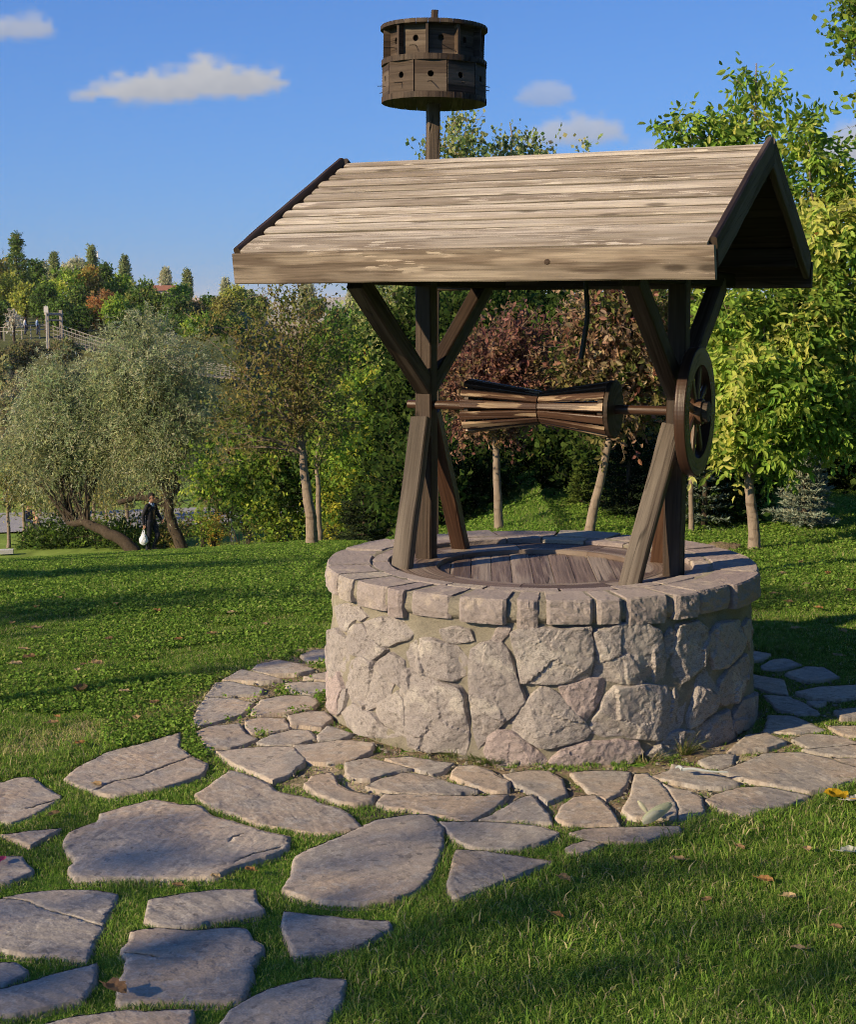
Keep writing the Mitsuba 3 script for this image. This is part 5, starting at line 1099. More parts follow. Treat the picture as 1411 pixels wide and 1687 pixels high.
# two reddish trees
tree('plum_tree', 'small purple leaved tree with a straight pale trunk behind the windlass', [(0.48, 12.80, 1.26, 0.28, 0.30, 0.32, 80), (0.69, 12.80, 1.51, 0.22, 0.22, 0.22, 44), (0.36, 12.80, 1.08, 0.23, 0.23, 0.23, 40), (0.79, 12.80, 1.18, 0.20, 0.23, 0.26, 34), (0.54, 12.80, 0.87, 0.21, 0.15, 0.10, 14)], [on((0.610, 12.800, -0.043)), (0.592, 12.800, 0.355), (0.574, 12.800, 0.743), (0.562, 12.800, 1.180), (0.611, 12.800, 1.537)], 0.042, 0.012, 61, 'pale_bark', 60, 0.55, leaf=0.048, ratio=0.55, twig=0.24, twigs=6, per=8, pal=PLUM, lod=6, gain=1.5, ntw=300, hollow=.15)
tree('plum_tree', 'tree with pinkish brown and green leaves and a slanting trunk right of the windlass', [(1.55, 12.55, 1.44, 0.36, 0.38, 0.40, 90), (1.40, 12.55, 1.79, 0.23, 0.23, 0.23, 34), (1.78, 12.55, 1.62, 0.28, 0.33, 0.38, 56), (1.33, 12.55, 1.27, 0.23, 0.24, 0.25, 34), (1.88, 12.55, 1.19, 0.23, 0.25, 0.28, 30), (1.54, 12.55, 0.94, 0.25, 0.19, 0.13, 14)], [on((1.337, 12.550, -0.027)), (1.418, 12.550, 0.357), (1.503, 12.550, 0.739), (1.633, 12.550, 1.142), (1.624, 12.550, 1.692)], 0.046, 0.012, 62, 'pale_bark', 70, 0.58, leaf=0.062, ratio=0.55, twig=0.26, twigs=5, per=7, pal=PINKB, lod=6, gain=1.55, ntw=360, hollow=.15)
# the walnut on the right
tree('walnut_tree', 'walnut with large yellow green leaves and a pale trunk right of the well', [(2.53, 11.60, 1.24, 0.33, 0.37, 0.42, 37), (2.97, 11.90, 1.46, 0.38, 0.45, 0.53, 57), (2.45, 11.70, 1.68, 0.26, 0.25, 0.23, 18), (3.06, 12.10, 2.36, 0.25, 0.35, 0.44, 19), (3.00, 12.20, 2.84, 0.23, 0.24, 0.24, 6), (3.30, 12.00, 2.26, 0.29, 0.46, 0.63, 20), (2.45, 11.60, 0.82, 0.33, 0.23, 0.14, 12), (3.01, 11.80, 0.99, 0.33, 0.24, 0.14, 18), (2.99, 12.20, 3.24, 0.11, 0.09, 0.07, 3), (3.39, 12.20, 2.75, 0.15, 0.17, 0.20, 5)],
     [on((2.533, 11.600, 0.002)), (2.516, 11.600, 0.301), (2.494, 11.600, 0.561), (2.617, 11.700, 0.952), (2.823, 11.900, 1.603), (3.012, 12.100, 2.456), (2.980, 12.200, 3.168)], 0.048, 0.008, 71, 'pale_bark', 80, 0.42, leaf=0.072, ratio=0.46, twig=0.20, twigs=6, per=5, pal=WALN, lod=6, compound=5, gain=2.9, ntw=300, hollow=.12, tw_r=0.004)
tree('walnut_tree', 'slender walnut whose leafy shoots rise above the right end of the roof', [(2.16, 12.40, 3.20, 0.20, 0.13, 0.07, 7), (2.61, 12.40, 3.57, 0.05, 0.13, 0.20, 4), (2.53, 12.40, 3.23, 0.23, 0.17, 0.11, 10), (2.37, 12.40, 2.86, 0.35, 0.32, 0.30, 18), (2.48, 12.40, 2.28, 0.40, 0.37, 0.35, 24), (2.38, 12.60, 1.69, 0.30, 0.33, 0.35, 21)],
     [on((2.219, 12.600, -0.138)), (2.212, 12.600, 0.377), (2.244, 12.600, 1.190), (2.447, 12.500, 2.380), (2.601, 12.400, 3.190), (2.618, 12.400, 3.781)], 0.024, 0.005, 72, 'pale_bark', 50, 0.5, leaf=0.072, ratio=0.46, twig=0.15, twigs=4, per=4, pal=WALN, lod=6, compound=5, gain=2.9, ntw=120, hollow=.12, tw_r=0.004)
tree('poplar_tree', 'tall poplar at the top right corner of the view', [(5.68, 20.00, 5.49, 0.29, 0.39, 0.48, 60), (5.98, 20.00, 4.58, 0.29, 0.51, 0.72, 50)], [on((6.239, 20.000, -0.948)), (6.083, 20.000, 1.943), (5.912, 20.000, 4.272), (5.686, 20.000, 6.085)], 0.12, 0.02, 19, 'pale_bark', 30, 0.4, leaf=0.09, ratio=0.8, twig=0.36, twigs=5, per=6, pal=FRESH, lod=2, up=0.6)


# ------------------------------------------------------------------ conifers
def conifer(name, label, foot, height, radius, seed, pal, whorls=13, nb=8, needle=0.045, dens=46, category='conifer', bark='bark', base=0.08):
    t = thing(name, label, category); g = np.random.default_rng(seed); x, y, z = on(foot); P, A, C = [], [], []; parts = [tube([(x, y, z), (x, y, z + height * .5), (x, y, z + height)], [height * .035, height * .022, height * .006], 7)]
    for w in range(whorls):
        h = base + (0.97 - base) * (w / (whorls - 1)) ** 0.9; R = radius * (1 - h) ** 0.75 * g.uniform(.8, 1.15) + 0.03 * radius
        for b in range(nb if h < .8 else 5):
            a = g.uniform(0, 2 * np.pi); L = R * g.uniform(.7, 1.15); q = np.linspace(0, 1, 6)[:, None]
            d = np.array([math.cos(a), math.sin(a), 0]); line = np.array([x, y, z + h * height]) + d * L * q + np.array([0, 0, 1]) * (L * (-0.30 * q + 0.24 * q ** 2 + 0.25 * h * q)); parts.append(tube(line, np.linspace(.008, .002, 6) * height, 4, cap=False))
            side = np.array([-d[1], d[0], 0]); n = int(dens * (0.4 + L / radius)); s = g.uniform(.18, 1.02, n); sp = (1 - s * .55) * L * 0.42 * g.uniform(-1, 1, n)
            base_ = np.stack([np.interp(s, q[:, 0], line[:, k]) for k in range(3)], 1) + side * sp[:, None] - np.array([0, 0, 1]) * np.abs(sp)[:, None] * .12
            P.append(base_); A.append(d * .7 + side * (np.sign(sp) * .75)[:, None] + g.normal(0, .42, (n, 3)) + [0, 0, .2]); C.append(np.array(pal)[g.choice(len(pal), n)] * g.uniform(.75, 1.3, (n, 1)))
    P, A, C = np.vstack(P), np.vstack(A), np.vstack(C); n = len(P)
    v, f, c = leaf_mesh(P, A, g.normal(0, 1, (n, 3)), needle * g.uniform(.6, 1.3, n), needle * .24 * np.ones(n), C, 2)
    put('trunk', cat(parts), bark, t, smooth=True); put('needles', (v, f), 'needle', t, color=c); return t


BLUE = ((.24, .31, .25), (.19, .25, .20), (.31, .36, .29), (.28, .28, .19)); DARKC = ((.028, .045, .02), (.04, .06, .026), (.022, .035, .018))
conifer('blue_spruce', 'small pale blue spruce with bare lower twigs on the right bank', (3.241, 12.900, -0.015), 0.80, 0.33, 81, BLUE, 13, 11, 0.046, 110)
conifer('blue_spruce', 'bluish spruce partly hidden behind the right post of the well', (2.380, 12.900, -0.105), 0.95, 0.28, 82, BLUE[:2] + DARKC, 12, 9, 0.05, 60)
conifer('dark_spruce', 'dark spruce with spreading tiers behind the slanting trunk', (1.817, 13.600, -0.097), 1.0, 0.46, 83, DARKC, 12, 10, 0.06, 90)
conifer('dark_spruce', 'dark spruce right of the slanting trunk near the right leg', (2.178, 13.900, -0.121), 1.05, 0.36, 84, DARKC + BLUE[:1], 12, 9, 0.06, 80)
conifer('dark_spruce', 'bushy dark spruce at the edge of the lawn left of the well', (-1.072, 25.000, -2.096), 1.25, 0.75, 85, DARKC + ((.05, .07, .03),), 12, 10, 0.09, 90)
conifer('young_spruce', 'light green young spruce between the slanting trunk and the bank', (1.453, 14.200, -0.093), 0.45, 0.18, 86, ((.10, .14, .03), (.07, .11, .03)), 9, 8, 0.05, 50)

# ------------------------------------------------------------------ the left: willows, saplings, hedge, shrubs
WY = 45.0
tree('willow_tree', 'large silvery willow with a dark trunk leaning over low to the left', [(-10.91, 46.00, -1.16, 1.44, 1.37, 1.29, 110), (-11.96, 46.00, -2.18, 1.02, 1.06, 1.11, 70), (-10.29, 46.00, -2.18, 1.29, 1.20, 1.11, 90), (-11.15, 46.00, -0.06, 0.74, 0.65, 0.55, 16), (-9.53, 46.00, -1.53, 1.02, 1.15, 1.29, 70)],
     [on((-8.714, 45.000, -5.269), -.1), (-9.146, 45.000, -4.992), (-9.805, 45.300, -4.721), (-10.432, 45.500, -4.489), (-11.065, 46.000, -4.445), (-11.256, 46.000, -3.395), (-10.975, 46.000, -1.534)], 0.21, 0.05, 101, 'bark', 60, 0.5, leaf=0.125, ratio=0.22, twig=0.95, twigs=11, per=15, pal=SILV, lod=2, droop=0.75, up=0.55, out=.5, hollow=.1, gain=2.6, ntw=300, tw_r=.008, rt=.45)
tree('willow_tree', 'large silvery willow with upright shoots and a dark forked trunk right of the man', [(-8.48, 45.00, -0.02, 1.45, 1.32, 1.19, 120), (-7.51, 45.00, -1.28, 1.12, 1.28, 1.45, 110), (-8.52, 45.00, -1.82, 1.08, 1.08, 1.08, 70), (-7.30, 45.00, 0.16, 0.87, 0.87, 0.87, 40), (-8.44, 45.00, 1.27, 0.80, 0.63, 0.47, 18), (-8.04, 45.00, -2.28, 0.72, 0.74, 0.76, 40), (-6.96, 45.50, -1.31, 0.58, 0.70, 0.82, 34)],
     [on((-7.360, 45.000, -5.232), -.1), (-7.587, 45.000, -4.715), (-7.758, 45.000, -4.199), (-7.798, 45.000, -3.556), (-7.707, 45.000, -2.734), (-7.965, 45.000, -1.281), (-8.270, 45.000, 1.055)], 0.20, 0.04, 102, 'bark', 70, 0.42, leaf=0.125, ratio=0.22, twig=0.95, twigs=11, per=15, pal=SILV, lod=2, droop=0.7, up=0.6, out=.5, hollow=.1, gain=2.6, ntw=360, tw_r=.008, rt=.45)
wt = 'willow_tree_001'
bp = cat([tube(spline([(-7.752, 45.000, -3.942), (-8.203, 45.000, -3.721), (-8.692, 45.000, -3.648), (-9.297, 45.000, -3.795)], 14), np.linspace(.12, .08, 14), 8), tube(spline([(-8.747, 45.000, -3.666), (-8.468, 45.000, -3.392), (-8.064, 45.000, -3.227)], 8), np.linspace(.06, .03, 8), 6), tube(spline([(-7.764, 45.000, -3.648), (-7.561, 45.000, -3.502), (-7.465, 45.000, -3.282), (-7.623, 45.000, -3.026)], 10), np.linspace(.07, .04, 10), 6)])
put('branch', bp, 'bark', wt, smooth=True)
g = np.random.default_rng(6); shoots = []
for k in range(26):                     # upright shoots on the willow tops
    u = [70, 88, 100, 60, 130, 160, 215, 228, 240, 252, 262, 180, 150, 45][k % 14] + g.uniform(-9, 9)
    shoots.append(u)
for wk, us, base_v, yq in (('willow_tree', [c for c in shoots if c < 170], 640, 46), ('willow_tree_001', [c for c in shoots if c >= 170], 560, 45)):
    for u in us:
        p0 = np.array([(u - 705.5) / 2489.9 * yq, yq, 1.8 - (base_v + 18 + 0.20 * abs(u - 120 if yq == 46 else u - 235) - 518) / 2489.9 * yq]); h = g.uniform(.7, 1.35); n = 34; q = g.uniform(0, 1, n)
        P = p0 + np.stack([g.normal(0, .03, n) + .12 * q * g.normal(), g.normal(0, .03, n), q * h], 1); A = g.normal(0, .5, (n, 3)) + [0, 0, .9]; C = np.array(SILV)[g.choice(5, n)] * 1.7
        v, f, c = leaf_mesh(P, A, g.normal(0, 1, P.shape), np.full(n, .17), np.full(n, .038), C, 2); put('upright_shoot', (v, f), 'leaf', wk, color=c)

SAP = [(6, 905, 48, 780, 20, 'first slim sapling at the left edge of the view'), (32, 893, 50, 790, 18, 'second slim sapling from the left edge'), (60, 872, 58, 800, 14, 'thin sapling behind the seated people, near the road'), (90, 874, 58, 800, 12, 'thin sapling by the road left of the leaning willow trunk'), (150, 880, 54, 790, 22, 'stout pale stemmed sapling behind the leaning willow trunk'), (170, 870, 56, 790, 14, 'thin sapling behind the middle of the leaning willow'), (204, 868, 56, 790, 16, 'brown stemmed sapling just left of the man'), (267, 880, 52, 800, 14, 'white stemmed sapling between the man and the forked willow')]
for k, (u, v0, y, vt, ru, lab) in enumerate(SAP):
    x = (u - 705.5) / 2489.9 * y; zt = 1.8 - (vt - 518) / 2489.9 * y; z0 = float(hz(x, y)) - .05
    tree('sapling', lab, [(x, y, zt, ru * y / 2490, ru * y / 2490, .55, 22), (x + .1, y, zt - .6, ru * y / 2490 * 1.2, .4, .5, 18)], [(x, y, z0), (x + .02, y, (z0 + zt) / 2), (x, y, zt + .4)], 0.10 if ru in (22, 16) else .065, 0.025, 110 + k, 'pale_bark', 14, .5, leaf=.15, ratio=.35, twig=.5, twigs=5, per=7, pal=((.16, .17, .05), (.20, .18, .06), (.12, .13, .045), (.22, .20, .085)), lod=2, droop=.3, group=None, ntw=60, tw_r=.006)
tree('pine_tree', 'young brownish pine with a bare trunk left of the brownish fruit tree', [(-7.30, 52.00, -4.07, 0.54, 0.48, 0.42, 30), (-7.58, 52.00, -4.39, 0.46, 0.38, 0.29, 18), (-6.95, 52.00, -4.39, 0.46, 0.38, 0.29, 18)], [on((-7.378, 52.000, -5.899)), (-7.339, 52.000, -4.920), (-7.319, 52.000, -3.861)], .10, .03, 120, 'pale_bark', 16, .5, leaf=.22, ratio=.10, twig=.45, twigs=6, per=10, pal=((.10, .11, .05), (.16, .125, .06), (.075, .09, .035)), lod=2, ntw=40)
SHR = [('long dark green hedge bush below the leaning willow', [(-12.09, 48.00, -5.44, 1.04, 0.73, 0.42, 110), (-10.63, 48.00, -5.44, 1.16, 0.77, 0.39, 100)], DEEP + FRESH[:1], .10), ('green hedge bush behind the man and the leaning trunk', [(-9.35, 47.00, -5.00, 0.94, 0.66, 0.38, 70), (-11.63, 49.00, -4.97, 0.79, 0.53, 0.28, 30)], FRESH + DEEP, .10),
       ('dark multi stemmed shrub in front of the sunny lawn', [(-4.46, 37.00, -2.95, 0.53, 0.51, 0.48, 80)], DEEP[:2] + ((.02, .025, .01),), .09), ('orange yellow shrub left of the dark multi stemmed shrub', [(-6.34, 44.00, -4.39, 0.27, 0.31, 0.35, 26)], ((.32, .20, .04), (.25, .20, .05), (.16, .16, .05)), .10),
       ('yellow bush at the lawn edge right of the dark forked trunks', [(-1.80, 29.00, -2.21, 0.17, 0.29, 0.40, 40)], ((.28, .24, .03), (.22, .22, .04), (.12, .15, .03)), .08), ('green shrub at the lawn edge left of the leaning bare trunk', [(-2.87, 30.00, -2.42, 0.48, 0.40, 0.31, 60)], OLIVE[:2] + FRESH, .08),
       ('tall thin green plant beside the forked willow trunk', [(-6.50, 43.00, -4.25, 0.16, 0.32, 0.48, 16)], FRESH, .09), ('low mixed bush right of the man, under the forked willow', [(-8.21, 47.00, -5.20, 0.42, 0.40, 0.38, 36), (-8.22, 50.00, -5.32, 0.48, 0.40, 0.32, 24)], OLIVE + FRESH[:1], .10),
       ('pale wispy bush at the left edge above the saplings', [(-16.78, 60.00, -1.34, 0.34, 0.89, 1.45, 30)], ((.22, .19, .11), (.16, .16, .07)), .2)]
for k, (lab, bl, pal, lf) in enumerate(SHR):
    b = bl[0]
    tree('shrub', lab, bl, [on((b[0], b[1], 0)), (b[0] + .05, b[1], float(hz(b[0], b[1])) + .3), (b[0], b[1], b[2])], .05, .02, 130 + k, 'bark', 24, .1, 'shrub', leaf=lf, ratio=.55, twig=.36, twigs=6, per=7, pal=pal, lod=2)
g = np.random.default_rng(9); n = 5200; uu = g.uniform(300, 445, n); yq = g.uniform(36, 41, n); xq = (uu - 705.5) / 2489.9 * yq
v, f, c = leaf_mesh(np.stack([xq, yq, hz(xq, yq) + g.uniform(0, .42, n) + (1.0 - .0) * .0], 1), g.normal(0, .6, (n, 3)) + [0, 0, .7], g.normal(0, 1, (n, 3)), np.full(n, .12), np.full(n, .06), np.array([(.30, .11, .08), (.36, .18, .09), (.20, .17, .07), (.26, .14, .09)])[g.choice(4, n)], 2)
put('ground_cover', (v, f), 'leaf', color=c); tag('ground_cover', 'low reddish ground cover along the far lawn edge', 'ground cover', kind='stuff')


def box(c, s, rot=0.0):
    b = trimesh.creation.box(s); b.apply_transform(trimesh.transformations.rotation_matrix(rot, [0, 0, 1])); b.apply_translation(c); return b


def painted(name, parts, col, parent=None, smooth=False):
    v, f = cat([(np.array(p.vertices), np.array(p.faces)) if hasattr(p, 'vertices') else p for p in parts])
    return put(name, (v, f), 'paint', parent, smooth=False, color=np.tile(np.array(col, float), (len(v), 1)))


# white rail between posts by the pine
rl = thing('rail_fence', 'short pale rail on a white post between the young pine and the dark shrub', 'fence')
p0, p1 = np.array((-6.264, 48.000, -5.267)), np.array((-6.731, 48.000, -5.267)); zq = float(hz(p0[0], p0[1]))
painted('post', [tube([(p0[0], p0[1], zq - .1), (p0[0], p0[1], 1.8 - (828 - 518) / 2490 * 48)], [.07, .06], 8)], (.55, .53, .48), rl)
painted('rail', [tube([(p0[0], p0[1], 1.8 - (842 - 518) / 2490 * 48), (p1[0], p1[1], 1.8 - (833 - 518) / 2490 * 48)], [.04, .04], 8)], (.5, .48, .43), rl)
sl = (-13.038, 46.000, -5.370); tag(painted('stone_kerb', [box((sl[0], sl[1], float(hz(sl[0], sl[1])) + .10), (.5, .3, .12), .2)], (.42, .42, .42)), 'low pale concrete kerb block at the left edge of the lawn', 'kerb')
mk = (-8.179, 38.000, -4.232); tag(painted('marker_stone', [box((mk[0], mk[1], float(hz(mk[0], mk[1])) + .05), (.10, .08, .16)), box((mk[0] + .1, mk[1], float(hz(mk[0], mk[1])) + .02), (.16, .09, .09))], (.62, .60, .54)), 'small white marker block on the lawn edge left of the man', 'marker')

# ------------------------------------------------------------------ far hillside trees, houses, footbridge
FAR = [ # label, kind, u, v centre, ru, rv, distance, palette
    ('tall pointed dark olive tree at the far left skyline', 'c', 36, 440, 24, 44, 185, 0), ('brownish yellow tree at the left edge of the far hillside', 'r', 4, 470, 18, 45, 180, 1), ('bright yellow green round tree under the tall pointed tree', 'r', 48, 496, 19, 26, 172, 2),
    ('slender poplar tip right of the tall pointed tree', 'p', 97, 455, 9, 30, 200, 3), ('large round green tree on the far hillside below the slender poplar tip', 'r', 112, 483, 34, 42, 175, 4), ('pale conical poplar with a mast behind it', 'p', 158, 450, 13, 36, 210, 3),
    ('orange brown tree below the conical poplar', 'r', 150, 470, 22, 26, 178, 5), ('rust coloured tree above the footbridge', 'r', 172, 514, 25, 32, 168, 6), ('dark bluish tree right of the conical poplar', 'r', 176, 462, 14, 22, 200, 7),
    ('tapering green poplar standing above the rust coloured tree', 'p', 212, 458, 10, 28, 195, 3), ('mid green tree at the foot of the tapering poplar', 'r', 202, 484, 20, 30, 180, 4), ('rounded olive tree left of the red roofed house', 'r', 238, 492, 24, 26, 176, 0),
    ('small pale poplar right above the red roof', 'p', 278, 464, 8, 15, 330, 8), ('narrow dark poplar right of the red roofed house', 'p', 313, 470, 5, 18, 300, 3), ('green bushy tree under the narrow dark poplar', 'r', 300, 494, 16, 22, 200, 4),
    ('very dark round tree on the far hillside near the pale roof', 'r', 347, 511, 17, 20, 190, 7), ('pale thin poplar above the yellow round tree', 'p', 375, 485, 4, 20, 300, 8), ('yellow round tree at the right end of the far hill', 'r', 390, 493, 17, 17, 230, 2),
    ('pair member, left pale poplar before the mountain', 'p', 502, 490, 5, 16, 420, 8), ('pair member, right pale poplar before the mountain', 'p', 513, 489, 4, 15, 420, 8), ('pale short poplar near the well brace in the distance', 'p', 580, 502, 6, 16, 420, 8), ('pale slim poplar left of the far pair', 'p', 414, 494, 5, 9, 330, 8),
    ('pale green crown behind the slender poplar tip', 'r', 75, 458, 18, 20, 215, 8), ('pale grey green crown between the slender tip and the conical poplar', 'r', 130, 452, 20, 20, 220, 8), ('dark tree behind the tall pointed tree', 'r', 62, 470, 18, 40, 195, 7), ('dark brown bush under the red roofed house', 'r', 268, 512, 22, 22, 182, 9),
    ('brown green bush right of the house', 'r', 322, 518, 16, 16, 180, 9), ('dark green thicket just behind the footbridge head', 'r', 130, 530, 30, 22, 165, 7), ('dark green thicket below the rounded olive tree', 'r', 225, 530, 32, 24, 165, 7), ('dark thicket in the middle of the far slope', 'r', 290, 545, 40, 24, 162, 7), ('dark thicket at the right of the far slope', 'r', 370, 545, 40, 26, 162, 7),
    ('grey green bushy tree below the yellow round tree', 'r', 420, 510, 26, 18, 230, 0), ('dim green tree at the foot of the far pair of poplars', 'r', 520, 512, 12, 14, 300, 7), ('dark spreading tree on the far field left of the well brace', 'r', 590, 575, 26, 22, 150, 7), ('olive bush on the far field under the well brace', 'r', 545, 545, 18, 14, 200, 0), ('small dark tree on the far field edge', 'r', 556, 528, 14, 16, 260, 7),
    ('olive bush on the dark slope under the bridge head', 'r', 45, 582, 26, 20, 142, 9), ('dull green bush on the dark slope below the bridge', 'r', 110, 580, 24, 18, 143, 9), ('brownish bush left on the dark slope', 'r', 10, 600, 20, 20, 140, 9), ('dull bush lower on the dark slope', 'r', 80, 625, 30, 18, 138, 9),
    ('yellowish green tree filling the left of the far wood', 'r', 22, 482, 20, 30, 178, 2), ('deep green tree between the yellow green tree and the large round one', 'r', 80, 500, 20, 28, 170, 7), ('olive tree between the large round tree and the orange one', 'r', 134, 500, 18, 26, 170, 0), ('green tree in front of the rust coloured tree, right side', 'r', 196, 516, 20, 24, 165, 4), ('olive green tree just below the red roof', 'r', 262, 504, 18, 18, 175, 0),
    ('dusky green tree left of the narrow dark poplar', 'r', 294, 512, 20, 20, 170, 7), ('yellow olive tree right of the very dark round tree', 'r', 372, 512, 20, 20, 180, 1), ('dark hedge like tree over the footbridge head', 'r', 104, 518, 22, 20, 158, 7), ('mid green tree over the middle of the far slope', 'r', 330, 540, 26, 22, 160, 4),
    ('leafless pale bush beside the people at the bridge head', 'b', 28, 530, 10, 18, 150, 10), ('small olive tree left of the bridge head', 'r', 6, 520, 14, 18, 160, 0)]
FPAL = [OLIVE[:2] + DEEP, ((.15, .135, .035), (.12, .12, .03), (.09, .09, .03)), ((.17, .18, .04), (.14, .155, .03), (.10, .12, .03)), ((.10, .125, .05), (.085, .105, .045), (.13, .14, .06)), FRESH, ((.19, .12, .035), (.15, .12, .035), (.12, .12, .03)), ((.18, .08, .03), (.14, .075, .03), (.11, .08, .03)), DEEP, ((.19, .20, .12), (.16, .175, .095), (.21, .20, .13)), ((.09, .085, .04), (.075, .065, .035), (.07, .08, .03)), ((.30, .24, .18), (.24, .20, .15))]
for k, (lab, kd, u, v_, ru, rv, y, pi) in enumerate(FAR):
    x = (u - 705.5) / 2489.9 * y; zc = 1.8 - (v_ - 518) / 2489.9 * y; a, b = ru * y / 2490, rv * y / 2490
    lab = lab.replace('pair member, left pale poplar before the mountain', 'left one of two pale poplars standing before the mountain').replace('pair member, right pale poplar before the mountain', 'right one of two pale poplars standing before the mountain')
    if kd == 'p': bl = [(x, y, zc + b * (q * 2 - 1) * .8, a * w * .8, a * w * .8, b * .34, 90) for q, w in ((.0, .85), (.25, 1), (.5, .85), (.75, .6), (1, .3))]
    elif kd == 'c': bl = [(x, y, zc + b * (q * 2 - 1) * .8, a * w, a * w, b * .34, 130) for q, w in ((.0, 1.0), (.3, .95), (.6, .7), (1, .35))]
    elif kd == 'b': bl = [(x, y, zc, a, a, b, 30)]
    else: bl = [(x, y, zc, a, a, b * .9, 150), (x + a * .3, y, zc + b * .35, a * .6, a * .6, b * .6, 70), (x - a * .4, y, zc - b * .2, a * .7, a * .7, b * .6, 60)]
    z0 = float(hz(x, y)); base_z = min(z0, zc - b * .7)
    far_cat = 'poplar_tree' if kd == 'p' else ('shrub' if 'bush' in lab or 'thicket' in lab else 'hillside_tree')
    s_ = y * (.0014 if kd in 'pc' else .0019)
    tree(far_cat, lab, bl, [(x, y, base_z - .3), (x, y, (base_z + zc) / 2), (x, y, zc + b * .5)], .012 * y / 10, .004 * y / 10, 400 + k, 'bark', 6, .3, 'tree' if far_cat != 'shrub' else 'shrub', leaf=s_, ratio=.6, twig=s_ * 1.6, twigs=3, per=4, pal=FPAL[pi], lod=2, up=.5, hollow=.3, ntw=0, jit=.2, gain=2.9)

g = np.random.default_rng(57)
for k in range(22):                     # the wood goes on along the hill to the left
    y = g.uniform(160, 215); x = -.305 * y - g.uniform(0, 52); a = g.uniform(1.6, 3.2); b = a * g.uniform(1.1, 1.9); z0 = float(hz(x, y)); s_ = .42
    tree('hillside_tree', 'tree of the hillside wood beyond the left edge of the view', [(x, y, z0 + b * .9, a, a, b * .9, 110), (x + a * .3, y, z0 + b * 1.4, a * .6, a * .6, b * .5, 40)], [(x, y, z0 - .3), (x, y, z0 + b * .5), (x, y, z0 + b)], .2, .07, 480 + k, 'bark', 4, .3, group='hillside trees beyond the view', leaf=s_, ratio=.6, twig=.7, twigs=3, per=4, pal=FPAL[int(g.integers(8))], lod=2, up=.5, hollow=.3, ntw=0, jit=.2, gain=2.9)

HOUSES = [('pale house with a red tiled roof on the far hill', 276, 486, 300, 4.2, 3.0, (.42, .38, .32), (.27, .12, .08)), ('low white house with a pale roof on the far hill', 335, 505, 260, 4.2, 2.4, (.60, .57, .52), (.40, .32, .27)), ('small white house alone on the far brown field', 617, 556, 330, 2.6, 2.2, (.75, .73, .68), (.52, .48, .42)), ('grey walled building below the far hill skyline', 425, 500, 380, 5.0, 2.6, (.45, .43, .42), (.30, .17, .13))]
for lab, u, v_, y, w, h, wc, rc in HOUSES:
    t = thing('house', lab, 'house'); x = (u - 705.5) / 2489.9 * y; z = 1.8 - (v_ - 518) / 2489.9 * y
    zb = min(float(hz(x, y)), z - h * .5)
    painted('wall', [box((x, y, (zb + z + h * .25) / 2), (w, w * .7, z + h * .25 - zb))], wc, t)
    pr_ = trimesh.creation.extrude_polygon(Polygon([(-w * .45, 0), (w * .45, 0), (0, h * .36)]), w * 1.12); pr_.apply_transform(trimesh.transformations.rotation_matrix(math.pi / 2, [1, 0, 0])); pr_.apply_transform(trimesh.transformations.rotation_matrix(math.pi / 2, [0, 0, 1])); pr_.apply_translation((x - w * .56, y, z + h * .25)); rf = painted('roof', [pr_], rc, t)
    painted('chimney', [box((x - w * .2, y, z + h * .62), (.35, .35, .7))], (.5, .46, .42), rf)
    for q in (-.28, .05, .33): painted('window', [box((x + w * q, y - w * .352, z - h * .1), (.55, .05, .7))], (.06, .07, .09), t)
ms = (-52.154, 240.000, 11.245); t = thing('telecom_mast', 'thin mast with white antenna panels above the conical poplar', 'mast'); painted('pole', [tube([(ms[0], ms[1], float(hz(ms[0], ms[1])) - .2), (ms[0], ms[1], ms[2] + .3)], [.16, .10], 6)], (.5, .5, .5), t)
for q in (-.32, .32): painted('antenna_panel', [box((ms[0] + q, ms[1], ms[2] - .2), (.26, .12, 1.2))], (.75, .75, .75), t)

br = thing('footbridge', 'wooden suspension footbridge with pale railings sagging across the valley', 'bridge')
nb = 46; q = np.linspace(0, 1, nb); B0, B1 = np.array((-36.833, 150.000, -0.266)), np.array((-17.127, 140.000, -4.138)); pth = B0 + (B1 - B0) * q[:, None]; pth[:, 2] -= 1.3 * 4 * q * (1 - q) * .5
dv = unit((B1 - B0) * [1, 1, 0]); sv = np.array([-dv[1], dv[0], 0]); gb = np.random.default_rng(3)
for i in range(nb - 1):
    m_ = (pth[i] + pth[i + 1]) / 2; v, f, uv = beam(m_ - sv * .75, m_ + sv * .75, np.linalg.norm(pth[1] - pth[0]) * .94, .07, up=(0, 0, 1), seg=2, wob=0); painted('deck_plank', [(v, f)], np.array((.25, .22, .18)) * gb.uniform(.8, 1.15), br)
for sg in (-1, 1):
    for i in range(0, nb, 1):
        p = pth[i] + sv * .75 * sg; painted('rail_post', [tube([p - [0, 0, .05], p + [0, 0, 1.12]], [.03, .03], 5)], (.27, .25, .215), br)
    for hh in (.35, .72, 1.08): painted('hand_rail', [tube(pth + sv * .75 * sg + [0, 0, hh], .022 if hh < 1 else .034, 5)], (.29, .27, .235), br)
for sg in (-1, 1):
    p = B0 + sv * 1.0 * sg; painted('tower_post', [box((p[0], p[1], p[2] + .6), (.30, .30, 3.8))], (.30, .26, .21), br)
painted('tower_beam', [tube([B0 + sv * 1.3 + [0, 0, 2.1], B0 - sv * 1.3 + [0, 0, 2.1]], [.13, .13], 6), tube([B0 + sv * 1.3 + [0, 0, 1.5], B0 - sv * 1.3 + [0, 0, 1.5]], [.08, .08], 6)], (.30, .26, .21), br)
fe = thing('timber_fence', 'low timber fence running left from the bridge head', 'fence'); fp = [np.array((-37.671, 151.000, 0.019)) + np.array([-.9 * i, .05 * i, -.05 * i]) for i in range(7)]
